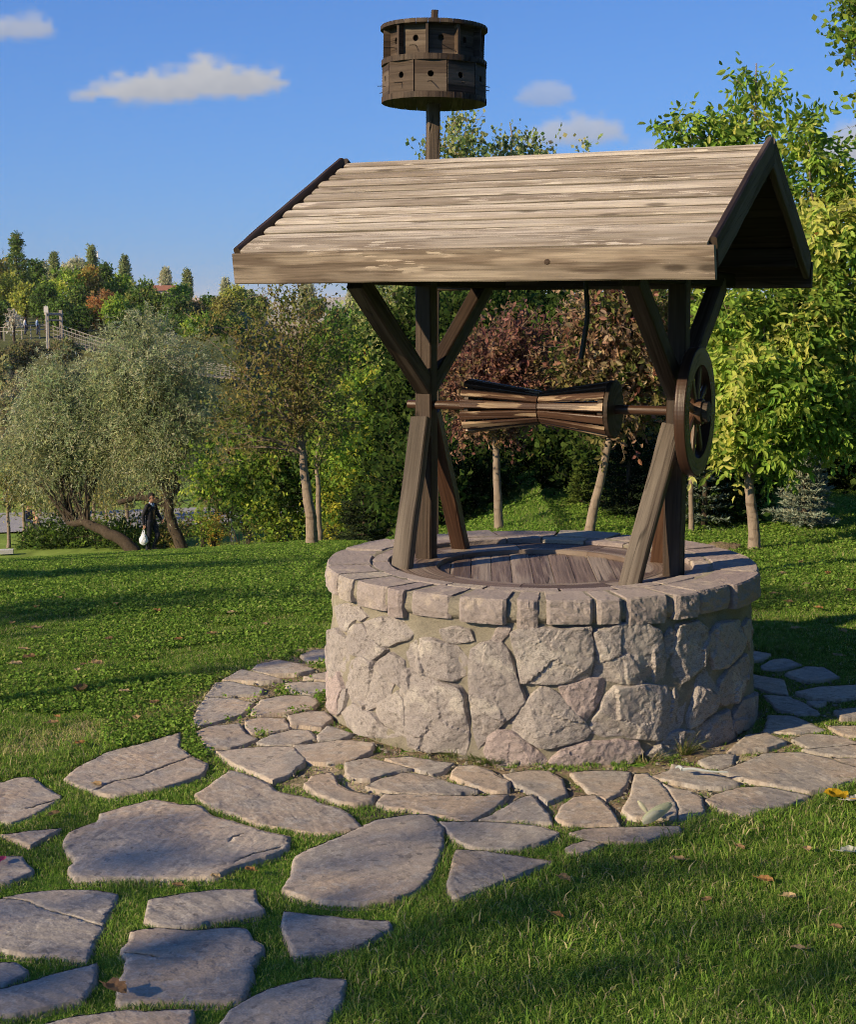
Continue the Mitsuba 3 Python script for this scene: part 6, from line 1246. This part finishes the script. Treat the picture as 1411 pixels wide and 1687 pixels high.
for p in fp: painted('post', [tube([p - [0, 0, .6], p + [0, 0, .8]], [.06, .06], 5)], (.38, .35, .30), fe)
for hh in (.35, .75): painted('rail', [tube([p + [0, 0, hh] for p in fp], .045, 5)], (.38, .35, .30), fe)
sp = (-37.086, 148.000, 2.278); t = thing('sign_post', 'white sign on a pole beside the bridge head', 'sign'); painted('pole', [tube([(sp[0], sp[1], float(hz(sp[0], sp[1])) - .2), (sp[0], sp[1], sp[2] + .4)], [.06, .06], 6)], (.4, .4, .4), t); painted('panel', [box((sp[0], sp[1] - .07, sp[2]), (.42, .05, .6))], (.55, .52, .5), t)

# ------------------------------------------------------------------ people
M3 = m3.Manifold


def blob(segs, res=0.025, it=6):
    """Continuous skin over (p0, r0, p1, r1) bones."""
    hs = []
    for p0, r0, p1, r1 in segs:
        hs.append(M3.batch_hull([M3.sphere(r0, 20).translate(tuple(map(float, p0))), M3.sphere(r1, 20).translate(tuple(map(float, p1)))]))
    m = M3.batch_boolean(hs, m3.OpType.Add).refine_to_length(res).to_mesh(); tm = trimesh.Trimesh(m.vert_properties[:, :3], m.tri_verts)
    trimesh.smoothing.filter_taubin(tm, iterations=it); return tm


def person(label, at, yaw, scale, pose, skin, top, legs_c, hair, collar=None, group=None):
    """pose: joint dict in metres, facing +x, left side +y."""
    t = thing('person', label, 'person', group); J = {k: np.array(v, float) for k, v in pose.items()}
    Mx = trimesh.transformations.rotation_matrix(yaw, [0, 0, 1]); Mx[:3, :3] *= scale; Mx[:3, 3] = at
    def out(name, tm, col):
        tm = tm.copy(); tm.apply_transform(Mx); return put(name, tm, 'paint', t, smooth=True, color=np.tile(np.array(col, float), (len(tm.vertices), 1)))
    h, nk = J['head'], J['neck']; fwd = unit(J['face']); lf = np.cross([0, 0, 1], fwd)
    head = [(h + fwd * .012 + [0, 0, .035], .082, h - fwd * .030 + [0, 0, .040], .084), (h + fwd * .030 - [0, 0, .055], .052, h + [0, 0, .03], .076), (h + fwd * .050 - [0, 0, .085], .030, h + fwd * .02 - [0, 0, .05], .052),
            (h + fwd * .098 - [0, 0, .018], .013, h + fwd * .078 + [0, 0, .02], .011), (h + fwd * .088 - [0, 0, .055], .011, h + fwd * .07 - [0, 0, .06], .02), (h + lf * .082 + [0, 0, .005], .012, h + lf * .080 - [0, 0, .03], .010), (h - lf * .082 + [0, 0, .005], .012, h - lf * .080 - [0, 0, .03], .010),
            (h - [0, 0, .04], .055, nk, .058)]
    bones = list(head)
    for s in ('l', 'r'):
        bones += [(J['sh' + s], .050, J['el' + s], .040), (J['el' + s], .038, J['wr' + s], .026)]
        w, e = J['wr' + s], J['el' + s]; d = unit(w - e); sd = unit(np.cross(d, [0, 1, 0.01])); nr = np.cross(d, sd); pal_ = w + d * .075
        bones += [(w, .026, pal_ + sd * .022, .020), (w, .024, pal_ - sd * .022, .018)]
        for k, (o, L) in enumerate(((-.030, .058), (-.010, .072), (.010, .070), (.030, .056))):
            a = pal_ + sd * o; b = a + d * L * .5 + nr * .012; c = b + d * L * .25 + nr * .030; bones += [(a, .0095, b, .0085), (b, .0085, c, .0075)]
        a = w + d * .030 + sd * .030; bones += [(a, .011, a + sd * .028 + d * .030, .009), (a + sd * .028 + d * .030, .009, a + sd * .030 + d * .056 + nr * .01, .008)]
        bones += [(J['hip' + s], .085, J['kn' + s], .055), (J['kn' + s], .054, J['an' + s], .036), (J['an' + s], .036, J['to' + s], .028)]
    bones += [(nk, .060, J['chest'], .10), (J['chest'], .12, J['pelvis'], .11), (J['shl'], .055, J['chest'], .10), (J['shr'], .055, J['chest'], .10), (J['hipl'], .085, J['pelvis'], .10), (J['hipr'], .085, J['pelvis'], .10)]
    out('body', blob(bones, .014, 4), skin)
    sw = [(J['chest'] + [0, .055, .02], .118, J['pelvis'] + [0, .05, .04], .118), (J['chest'] + [0, -.055, .02], .118, J['pelvis'] + [0, -.05, .04], .118), (nk - [0, 0, .075], .072, J['chest'], .12)]
    for s in ('l', 'r'): sw += [(nk - [0, 0, .07], .06, J['sh' + s], .068), (J['sh' + s], .068, J['el' + s], .056), (J['el' + s], .055, J['wr' + s] * .93 + J['el' + s] * .07, .042)]
    out('sweater', blob(sw, .025, 8), top)
    tr_ = [(J['pelvis'] + [0, .05, 0], .122, J['pelvis'] + [0, -.05, 0], .122)]
    for s in ('l', 'r'): tr_ += [(J['pelvis'], .115, J['hip' + s], .105), (J['hip' + s], .105, J['kn' + s], .072), (J['kn' + s], .072, J['an' + s] + [0, 0, .02], .058)]
    out('trousers', blob(tr_, .025, 8), legs_c)
    for s in ('l', 'r'):
        f_ = unit((J['to' + s] - J['an' + s]) * [1, 1, .4]); out('shoe', blob([(J['an' + s] - [0, 0, .03], .046, J['an' + s] - f_ * .05 - [0, 0, .045], .038), (J['an' + s] - [0, 0, .045], .042, J['to' + s] + f_ * .04, .034)], .02, 5), (.015, .013, .012))
    out('hair', blob([(h + [0, 0, .058] - fwd * .012, .088, h - fwd * .045 + [0, 0, .035], .086), (h - fwd * .06 - [0, 0, .0], .066, h - fwd * .05 - [0, 0, .045], .056), (h + fwd * .028 + [0, 0, .078], .066, h - fwd * .03 + [0, 0, .07], .078)], .015, 4), hair)
    if collar: out('shirt_collar', blob([(nk + fwd * .055 - [0, .045, .03], .030, nk + fwd * .085 - [0, .02, .085], .022), (nk + fwd * .055 - [0, -.045, .03], .030, nk + fwd * .085 - [0, -.02, .085], .022), (nk + lf * .05, .03, nk - lf * .05, .03)], .015, 3), collar)
    return t, Mx


WALK = dict(head=(.045, 0, 1.60), face=(.98, -.10, -.06), neck=(.01, 0, 1.455), chest=(.0, 0, 1.24), pelvis=(-.01, 0, .94), shl=(.01, .185, 1.37), shr=(.0, -.185, 1.37), ell=(.06, .26, 1.10), wrl=(.22, .215, .95), elr=(-.10, -.245, 1.09), wrr=(-.085, -.235, .835),
            hipl=(0, .095, .90), hipr=(0, -.095, .90), knl=(.16, .10, .505), anl=(.015, .10, .105), tol=(.17, .11, .04), knr=(-.01, -.10, .48), anr=(-.075, -.10, .085), tor=(.07, -.11, .035))
pm = (-8.053, 43.500, -5.034); yaw_ = -0.42
man, Mx = person('man in a dark sweater walking with a white plastic bag under the willows', (pm[0], pm[1], 1.8 - (911 - 518) / 2489.9 * 43.5), yaw_, 1.0, WALK, (.30, .165, .11), (.012, .012, .018), (.014, .016, .026), (.012, .009, .008), (.30, .40, .58))
# carrier bag hanging from his hand
hand = (Mx @ np.array([-.085, -.235, .72, 1.0]))[:3]; g = np.random.default_rng(2)
s1 = trimesh.creation.icosphere(4, 1.0); vv = np.array(s1.vertices); low = np.clip((vv[:, 2] + 1) / 2, 0, 1)
vv2 = vv * np.stack([.135 * (1.15 - .85 * low ** 1.4), .085 * (1.15 - .85 * low ** 1.4), .19 + 0 * low], 1); vv2 += (nfbm(vv * 2.6, 4, 3) - .5)[:, None] * unit(vv) * .055
bg = thing('plastic_bag', 'white plastic carrier bag hanging from the hand of the walking man', 'bag'); bv = vv2 + hand - [0.02, 0, .29]
put('pouch', (bv, np.array(s1.faces)), 'paint', bg, smooth=True, color=np.tile([.62, .66, .74], (len(bv), 1)))
for sg in (-1, 1): painted('handle', [tube(spline([hand + [.035 * sg - .02, 0, -.14], hand + [.018 * sg - .01, 0, -.06], hand + [.006 * sg, 0, .012]], 8), np.linspace(.020, .008, 8), 6)], (.60, .64, .72), bg)
SIT = dict(head=(.06, 0, 1.17), face=(1, -.2, -.1), neck=(.02, 0, 1.03), chest=(0, 0, .82), pelvis=(-.04, 0, .52), shl=(.0, .18, .95), shr=(.0, -.18, .95), ell=(.06, .24, .70), wrl=(.26, .14, .62), elr=(.06, -.24, .70), wrr=(.26, -.14, .62), hipl=(0, .09, .50), hipr=(0, -.09, .50), knl=(.40, .11, .52), anl=(.40, .11, .12), tol=(.53, .12, .05), knr=(.40, -.11, .52), anr=(.40, -.11, .12), tor=(.53, -.12, .05))
s0 = (-13.896, 52.000, -5.771); person('person in a blue top sitting behind the hedge at the left', (s0[0], s0[1], 1.8 - (889 - 518) / 2489.9 * 52), -.3, 1.0, SIT, (.42, .25, .17), (.06, .08, .13), (.05, .05, .06), (.02, .015, .01))
s0 = (-13.603, 52.000, -5.856); person('person with bare arms sitting behind the hedge, right of the other sitter', (s0[0], s0[1], 1.8 - (892 - 518) / 2489.9 * 52), 3.6, .85, SIT, (.45, .28, .20), (.40, .24, .18), (.06, .06, .06), (.03, .02, .015))
for u, lab, tc in ((46, 'distant person in a white top near the bridge head', (.6, .6, .62)), (66, 'distant person in a pale blue top next to the bridge', (.25, .36, .55))):
    s0 = ((u - 705.5) / 2489.9 * 149.0, 149.0, 0); person(lab, (s0[0], s0[1], 1.8 - (551 - 518) / 2489.9 * 149), .4, 1.0, WALK, (.30, .18, .12), tc, (.04, .05, .08), (.02, .015, .01))

# ------------------------------------------------------------------ birdhouse on a pole behind the well
bh = thing('birdhouse', 'round two storey wooden birdhouse on a tall pole behind the well roof', 'birdhouse')
BX, BY = 0.035, 9.0
Zs = dict(b0=3.008, b1=3.040, m0=3.215, m1=3.247, t0=3.415, t1=3.437)
put_beam('pole', 'house_wood', bh, (0.022, BY, float(hz(0, BY)) - .1), (BX - .004, BY, 3.42), .072, .072, up=(0.2, -1, 0), seg=14, wob=.003)
put_beam('pole_tip', 'house_wood', bh, (BX, BY, 3.43), (BX + .003, BY, 3.535), .036, .036, up=(0.2, -1, 0), seg=3, wob=.003)
RBH = .305


def disc(name, z0, z1, r, tilt=0.015):
    pl = thing_part = None
    n = 9; w = 2 * r / n
    for k in range(n):
        a_, b_ = -r + k * w + .0006, -r + (k + 1) * w - .0006; s = np.linspace(a_, b_, 5); hf = np.sqrt(np.maximum(r * r - s * s, 1e-5))
        ring = np.concatenate([np.stack([s, -hf], 1), np.stack([s, hf], 1)[::-1]]); m = len(ring)
        v = np.vstack([np.column_stack([ring, np.full(m, z0)]), np.column_stack([ring, np.full(m, z1)])]); j = np.arange(m); f = [np.stack([j, (j + 1) % m, (j + 1) % m + m], 1), np.stack([j, (j + 1) % m + m, j + m], 1)]
        for i in range(1, m - 1): f.append(np.array([[0, i + 1, i], [m, m + i, m + i + 1]]))
        BEAM_ID[0] += 1; uv = np.stack([v[:, 0] + 10.0 * BEAM_ID[0] + 2, v[:, 1]], 1)
        v[:, 2] -= tilt * v[:, 0]; v = v + [BX, BY, 0]
        put(name, (v, np.vstack(f)), 'house_wood', bh, uv=uv)


disc('floor_board', Zs['b0'], Zs['b1'], RBH); disc('middle_board', Zs['m0'], Zs['m1'], RBH); disc('roof_board', Zs['t0'], Zs['t1'], RBH + .004)


def nest_panel(a, half, r, z0, z1, seed, name='nest_panel'):
    """A flat board with a round entrance and a wire perch."""
    w = 2 * r * math.tan(half) * .96; pg = Polygon([(-w / 2, 0), (w / 2, 0), (w / 2, z1 - z0), (-w / 2, z1 - z0)]).difference(Point(0.004 * math.sin(seed), (z1 - z0) * .56).buffer(.0175, 16))
    tm = trimesh.creation.extrude_polygon(pg, .014, engine='earcut'); v = np.array(tm.vertices); R = np.array([[-math.sin(a), 0, math.cos(a)], [math.cos(a), 0, math.sin(a)], [0, 1, 0]])
    BEAM_ID[0] += 1; uv = np.stack([v[:, 1] + 10.0 * BEAM_ID[0] + 2, v[:, 0]], 1)
    c = np.array([BX + (r - .014) * math.cos(a), BY + (r - .014) * math.sin(a), z0]); vw = v @ R.T + c; vw[:, 2] -= .015 * (vw[:, 0] - BX)
    k = put(name, (vw, np.array(tm.faces)), 'house_wood', bh, uv=uv)
    o = np.array([math.cos(a), math.sin(a), 0]); sd = np.array([-math.sin(a), math.cos(a), 0]); p = c + o * .012 + [0, 0, (z1 - z0) * .33] + sd * .006
    g = np.random.default_rng(seed); e = p + o * g.uniform(.045, .06) + sd * g.uniform(-.02, .02) - [0, 0, g.uniform(.0, .012)]
    put('perch', tube([p, (p + e) / 2 + [0, 0, .002], e], .0024, 6), 'iron', k, smooth=True)


for k in range(10):
    a = k * math.pi / 5 - math.pi / 2 - .07; nest_panel(a, math.pi / 10, RBH * .945, Zs['b1'], Zs['m0'], 600 + k)
    a2 = a + math.pi / 10 - .07; nest_panel(a2, math.pi / 10, RBH * .80, Zs['m1'], Zs['t0'], 620 + k)
    a3 = a2 + math.pi / 10; d = np.array([math.cos(a3), math.sin(a3), 0]); c = np.array([BX, BY, (Zs['m1'] + Zs['t0']) / 2])
    put_beam('divider', 'house_wood', bh, c + d * .225 - [0, 0, .015 * .225 * d[0]], c + d * .295 - [0, 0, .015 * .295 * d[0]], .014, Zs['t0'] - Zs['m1'] - .001, seg=2, wob=.0004, ch=.001)
c_ = trimesh.creation.cylinder(radius=.21, height=.40, sections=24); c_.apply_translation((BX, BY, 3.226)); put('inner_core', c_, 'house_wood', bh)

# ------------------------------------------------------------------ litter
def curled_leaf(name, x, y, size, seed, col, label, group=None, lift=.012, category='leaf'):
    g = np.random.default_rng(seed); n = 9; s = np.linspace(0, 1, n); wd = np.sin(np.pi * s ** .8) * .32 * (1 + .25 * np.sin(s * 17 + seed)); v = []
    curl = g.uniform(.5, 1.6); a = g.uniform(0, 2 * np.pi); ca, sa = math.cos(a), math.sin(a)
    for i in range(n):
        for q in (-1, -.5, 0, .5, 1):
            xx, yy_, zz_ = s[i] - .5, wd[i] * q, .16 * q * q * curl * (wd[i] > .05) + .22 * curl * (s[i] - .5) ** 2 + .03 * math.sin(9 * s[i] + q * 3 + seed)
            v.append((x + size * (xx * ca - yy_ * sa), y + size * (xx * sa + yy_ * ca), float(hz(x, y)) + lift + size * zz_))
    i, j = np.meshgrid(np.arange(n - 1), np.arange(4), indexing='ij'); p = (i * 5 + j).ravel(); f = np.vstack([np.stack([p, p + 1, p + 6], 1), np.stack([p, p + 6, p + 5], 1)])
    st = tube([v[2], (v[2][0] - size * .3 * ca, v[2][1] - size * .3 * sa, v[2][2] + size * .05)], [size * .02, size * .015], 5)
    vv, ff = cat([(np.array(v), f), st])
    k = put(name, (vv, ff), 'leaf', color=np.tile(np.array(col, float), (len(vv), 1))); return tag(k, label, category, group)


g = np.random.default_rng(15)
LV = [(-1.655, 7.025), (-1.690, 7.546), (-1.756, 7.533), (-1.757, 7.403), (-1.642, 6.520), (-1.637, 6.421), (-2.164, 7.907), (-2.076, 7.695), (-2.102, 7.546), (-1.376, 8.162), (-1.213, 8.336), (-1.289, 6.500), (-1.257, 6.769), (-1.438, 6.979), (-1.454, 6.133), (-1.340, 5.232), (-1.268, 5.603), (-0.785, 4.544), (-0.677, 4.615), (-0.574, 4.678), (0.854, 4.431), (1.270, 4.870), (1.194, 4.221), (1.046, 4.074), (0.385, 4.310), (0.432, 4.600), (0.819, 4.775), (1.050, 4.888), (1.111, 4.451), (1.069, 4.589), (-0.014, 6.251), (-2.246, 8.500), (-1.761, 8.178), (-0.949, 8.636), (-1.662, 9.090), (-2.388, 9.635), (-1.967, 9.345), (-1.490, 9.225), (-1.201, 9.033), (-2.432, 9.225), (-2.431, 8.671), (2.215, 9.529), (2.240, 9.225), (2.520, 9.898), (2.379, 9.033), (2.336, 8.336), (2.083, 8.417), (2.730, 9.635), (2.457, 10.321), (2.772, 10.321), (2.709, 10.834), (2.141, 7.736)]
BR = [(.40, .27, .14), (.48, .34, .19), (.34, .22, .12), (.55, .42, .25), (.46, .25, .11)]
def zone(x, y, st):
    if st: return 'dry brown leaf lying on a flagstone of the path', 'dry leaves on the flagstones'
    if y > 7.3 and x > 1: return 'pale dry leaf on the sunny lawn right of the well', 'dry leaves on the right lawn'
    if x < .2 * y - 1.2 and y > 5.6: return 'dry brown leaf on the lawn left of the paving', 'dry leaves on the left lawn'
    if x > 0.2: return 'dry brown leaf on the near grass at the lower right', 'dry leaves on the near grass'
    return 'dry brown leaf in the grass joints between flagstones', 'dry leaves in the path joints'


onst = unary_union([g_.buffer(.005) for g_ in fl_pg])
for k, (x, y) in enumerate(LV):
    st_ = bool(contains_xy(onst, x, y))
    curled_leaf('fallen_leaf', x, y, g.uniform(.036, .056) * (1.7 if k == 0 else 1) * (1 if y < 7 else 1.25), 700 + k, np.array(BR[k % 5]) * (.6 if k == 0 else g.uniform(.85, 1.2)), 'large dark curled dead leaf lying on the left lawn' if k == 0 else zone(x, y, st_)[0], None if k == 0 else zone(x, y, st_)[1], lift=.014 if st_ else (.034 if y > 6.2 else .026))
x, y = (-0.822, 3.785); curled_leaf('fallen_leaf', x, y, .085, 790, (.34, .21, .12), 'pale brown curled leaf between the lowest flagstones on the left', lift=.035)
x, y = (1.513, 5.415); curled_leaf('yellow_leaf', x, y, .10, 777, (.62, .40, .03), 'bright yellow leaf lying on the grass at the right', lift=.03)
x, y = (1.551, 5.373); curled_leaf('white_scrap', x + .03, y, .09, 778, (.72, .70, .64), 'white scrap next to the yellow leaf on the grass', lift=.03, category='litter')
x, y = (1.407, 4.836); curled_leaf('white_scrap', x, y, .075, 779, (.66, .68, .58), 'crumpled whitish scrap on the grass at the right edge', lift=.03, category='litter')
x, y = (-1.401, 4.780); curled_leaf('pink_petal', x, y, .045, 792, (.55, .10, .22), 'small pink petal on the flagstone at the left edge', lift=.022, category='petal')
# piece of maize husk
x, y = (0.810, 5.167); t = thing('maize_husk', 'pale green and white maize husk lying at the edge of the paving', 'husk')
def husk(name, p0, p1, w, arch, col, seed):
    s = np.linspace(0, 1, 12); d = unit(np.array(p1) - p0); nm = unit(np.array([-.55, -.72, .42])); sd = unit(np.cross(d, nm)); nm = np.cross(sd, d); L = np.linalg.norm(np.array(p1) - p0); v = []
    for q in s:
        ww = w * math.sin(math.pi * (.12 + .80 * q)) ** .8
        for e in np.linspace(-1, 1, 7): v.append(np.array(p0) + d * L * q + sd * ww * e + nm * (arch * math.sin(math.pi * (.1 + .8 * q)) * (1 - e * e) + .003 * math.sin(e * 9 + seed)))
    i, j = np.meshgrid(np.arange(11), np.arange(6), indexing='ij'); p = (i * 7 + j).ravel()
    put(name, (np.array(v), np.vstack([np.stack([p, p + 1, p + 8], 1), np.stack([p, p + 8, p + 7], 1)])), 'leaf', t, smooth=True, color=np.tile(np.array(col, float), (len(v), 1)))
husk('outer_leaf', (x - .050, y - .02, .030), (x + .055, y + .03, .075), .024, .020, (.60, .64, .44), 1); husk('inner_leaf', (x - .056, y - .03, .026), (x + .025, y, .058), .016, .026, (.70, .70, .56), 2); husk('side_leaf', (x - .030, y + .02, .045), (x - .062, y + .035, .085), .009, .008, (.66, .65, .48), 3)
# strip of pale plastic on a flagstone
x, y = (1.002, 5.694); sp_ = spline([(x - .01, y + .01, .045), (x + .03, y, .05), (x + .09, y - .015, .045), (x + .16, y - .02, .043)], 20)
tag(painted('plastic_strip', [tube(sp_, np.linspace(.006, .003, 20), 6), tube(spline([(x - .01, y + .01, .045), (x - .02, y + .03, .05), (x - .035, y + .03, .045)], 8), np.linspace(.008, .004, 8), 6)], (.38, .42, .42)), 'pale plastic strip lying between the flagstones in front of the spiky tuft', 'litter')
# mound of earth behind the well on the right
x, y = (2.285, 11.610); mv = trimesh.creation.icosphere(3, 1.0); vv = np.array(mv.vertices) * [.16, .12, .06]; vv += (nfbm(vv * 30, 4, 2) - .5)[:, None] * .05 + np.array([x, y, float(hz(x, y)) + .01])
tag(put('earth_mound', (vv, np.array(mv.faces)), 'soil', smooth=False), 'small brown earth mound on the lawn behind the cap at right', 'mound')
# loose gravel among the flags close to the wall
g = np.random.default_rng(31); ps = []
ico = trimesh.creation.icosphere(0, 1.0); iv, if_ = np.array(ico.vertices), np.array(ico.faces); n = 1500; a = g.uniform(0, 2 * np.pi, n); r = np.sqrt(g.uniform(1.0, 1.62 ** 2, n)); X, Y = WC[0] + r * np.cos(a), WC[1] + r * np.sin(a); ok = ~contains_xy(allflags, X, Y) & (Y < 7.5); X, Y = X[ok], Y[ok]
S = g.uniform(.003, .009, len(X)) * np.where(g.uniform(0, 1, len(X)) < .06, 2.0, 1); V = (iv[None] * (1 + .3 * g.normal(0, 1, (len(X), 12, 1)))) * S[:, None, None] * [1, 1, .7] + np.stack([X, Y, .006 + 0 * X], 1)[:, None]
TINT[0] += 1; put('gravel', (V.reshape(-1, 3), (np.arange(len(X))[:, None, None] * 12 + if_[None]).reshape(-1, 3)), 'mortar', 'stone_path'); tag('stone_path__gravel', None, None, None, 'stuff')

# ------------------------------------------------------------------ trees behind the viewer's left shoulder: their shade lies over the paving and the lawn
def sun_at(x, y, d): return np.array([x, y, 0.0]) + SUN / np.linalg.norm(SUN[:2]) * d


c = sun_at(-0.25, 4.5, 13.0); c2 = sun_at(0.9, 3.3, 13.0)
tree('shade_tree', 'spreading tree outside the view on the left whose shade falls on the paving', [(*c, 1.05, 1.05, .34, 22), (*c2, 1.7, 1.7, .5, 14)], [(c[0], c[1], -.1), (c[0], c[1], 2.5), (c[0], c[1], c[2])], .10, .04, 901, 'bark', 24, .6, leaf=.10, ratio=.6, twig=.34, twigs=5, per=6, pal=FRESH, lod=2, hollow=.1)
for k, (x, y, d, rr, n) in enumerate(((-1.95, 6.9, 7.0, 0, 0), (-2.6, 8.9, 12.0, .22, 14), (-3.6, 11.5, 12.0, .45, 44), (-4.6, 14.6, 12.0, .75, 70), (-6.5, 19.5, 14.0, .9, 70))):
    if n == 0:
        f0 = sun_at(x, y, d); tree('young_tree', 'thin young tree outside the view on the left casting a streak on the lawn', [(f0[0], f0[1], 4.6, .5, .5, .6, 16)], [(f0[0], f0[1], -.1), (f0[0], f0[1], 2), (f0[0], f0[1], 4.6)], .05, .02, 910, 'bark', 14, .6, leaf=.1, ratio=.6, twig=.4, twigs=5, per=6, pal=FRESH, lod=2); continue
    c = sun_at(x, y, d); c[2] += float(hz(x, y)); zb = float(hz(c[0], c[1]))
    tree('shade_tree', 'tree outside the view on the left shading the lawn, ' + ['', 'nearest to the path', 'second from the path', 'third from the path', 'farthest from the path'][k], [(*c, rr, rr, .5, n), (*(c + [0, 0, .6]), rr * .7, rr * .7, .5, n // 2)], [(c[0], c[1], zb - .1), (c[0], c[1], (zb + c[2]) / 2), (c[0], c[1], c[2])], .08, .03, 902 + k, 'bark', 20, .6, leaf=.10, ratio=.6, twig=.45, twigs=5, per=6, pal=FRESH, lod=2, hollow=.1)

# ------------------------------------------------------------------ the park goes on to the right and behind: a row of trees that keeps the shaded sides dark
for k, (x, y, h, r) in enumerate(((5.6, 10.5, 5.0, 1.9), (6.2, 7.0, 5.5, 2.0), (6.0, 3.4, 5.0, 1.9), (5.0, 0.2, 5.0, 1.8), (3.4, -4.0, 5.2, 2.0), (9.0, 9.0, 7.5, 2.6), (9.5, 4.0, 7.5, 2.6), (8.0, -1.0, 7.5, 2.6))):
    zb = float(hz(x, y))
    tree('park_tree', 'leafy tree outside the view on the right, number ' .replace(', number ', ', ') + ['level with the walnut', 'nearest to the well', 'beside the path', 'beside the viewer', 'behind the viewer', 'tall one behind the walnut row', 'tall one behind the nearest', 'tall one behind the viewer'][k], [(x, y, zb + h * .45, r, r, h * .42, 70), (x, y, zb + h * .75, r * .75, r * .75, h * .25, 26)], [(x, y, zb - .1), (x, y, zb + h * .4), (x, y, zb + h * .8)], .10, .03, 930 + k, 'bark', 14, .4, leaf=.26, ratio=.6, twig=.7, twigs=5, per=6, pal=DEEP + FRESH[:1], lod=2, hollow=.2, ntw=0)

# ------------------------------------------------------------------ air: far things fade to blue
scene['haze_air'] = {'type': 'homogeneous', 'albedo': rgb(.95, .95, .95), 'sigma_t': rgb(0.9e-4, 0.9e-4, 0.9e-4)}
scene['haze'] = {'type': 'cube', 'to_world': T().translate([0, 4400, 45]).scale([6500, 5000, 80]), 'bsdf': {'type': 'null'}, 'interior': {'type': 'ref', 'id': 'haze_air'}}
scene['camera']['medium'] = {'type': 'ref', 'id': 'haze_air'}
tag('haze', 'thin blue haze in the distance', 'haze', kind='stuff')
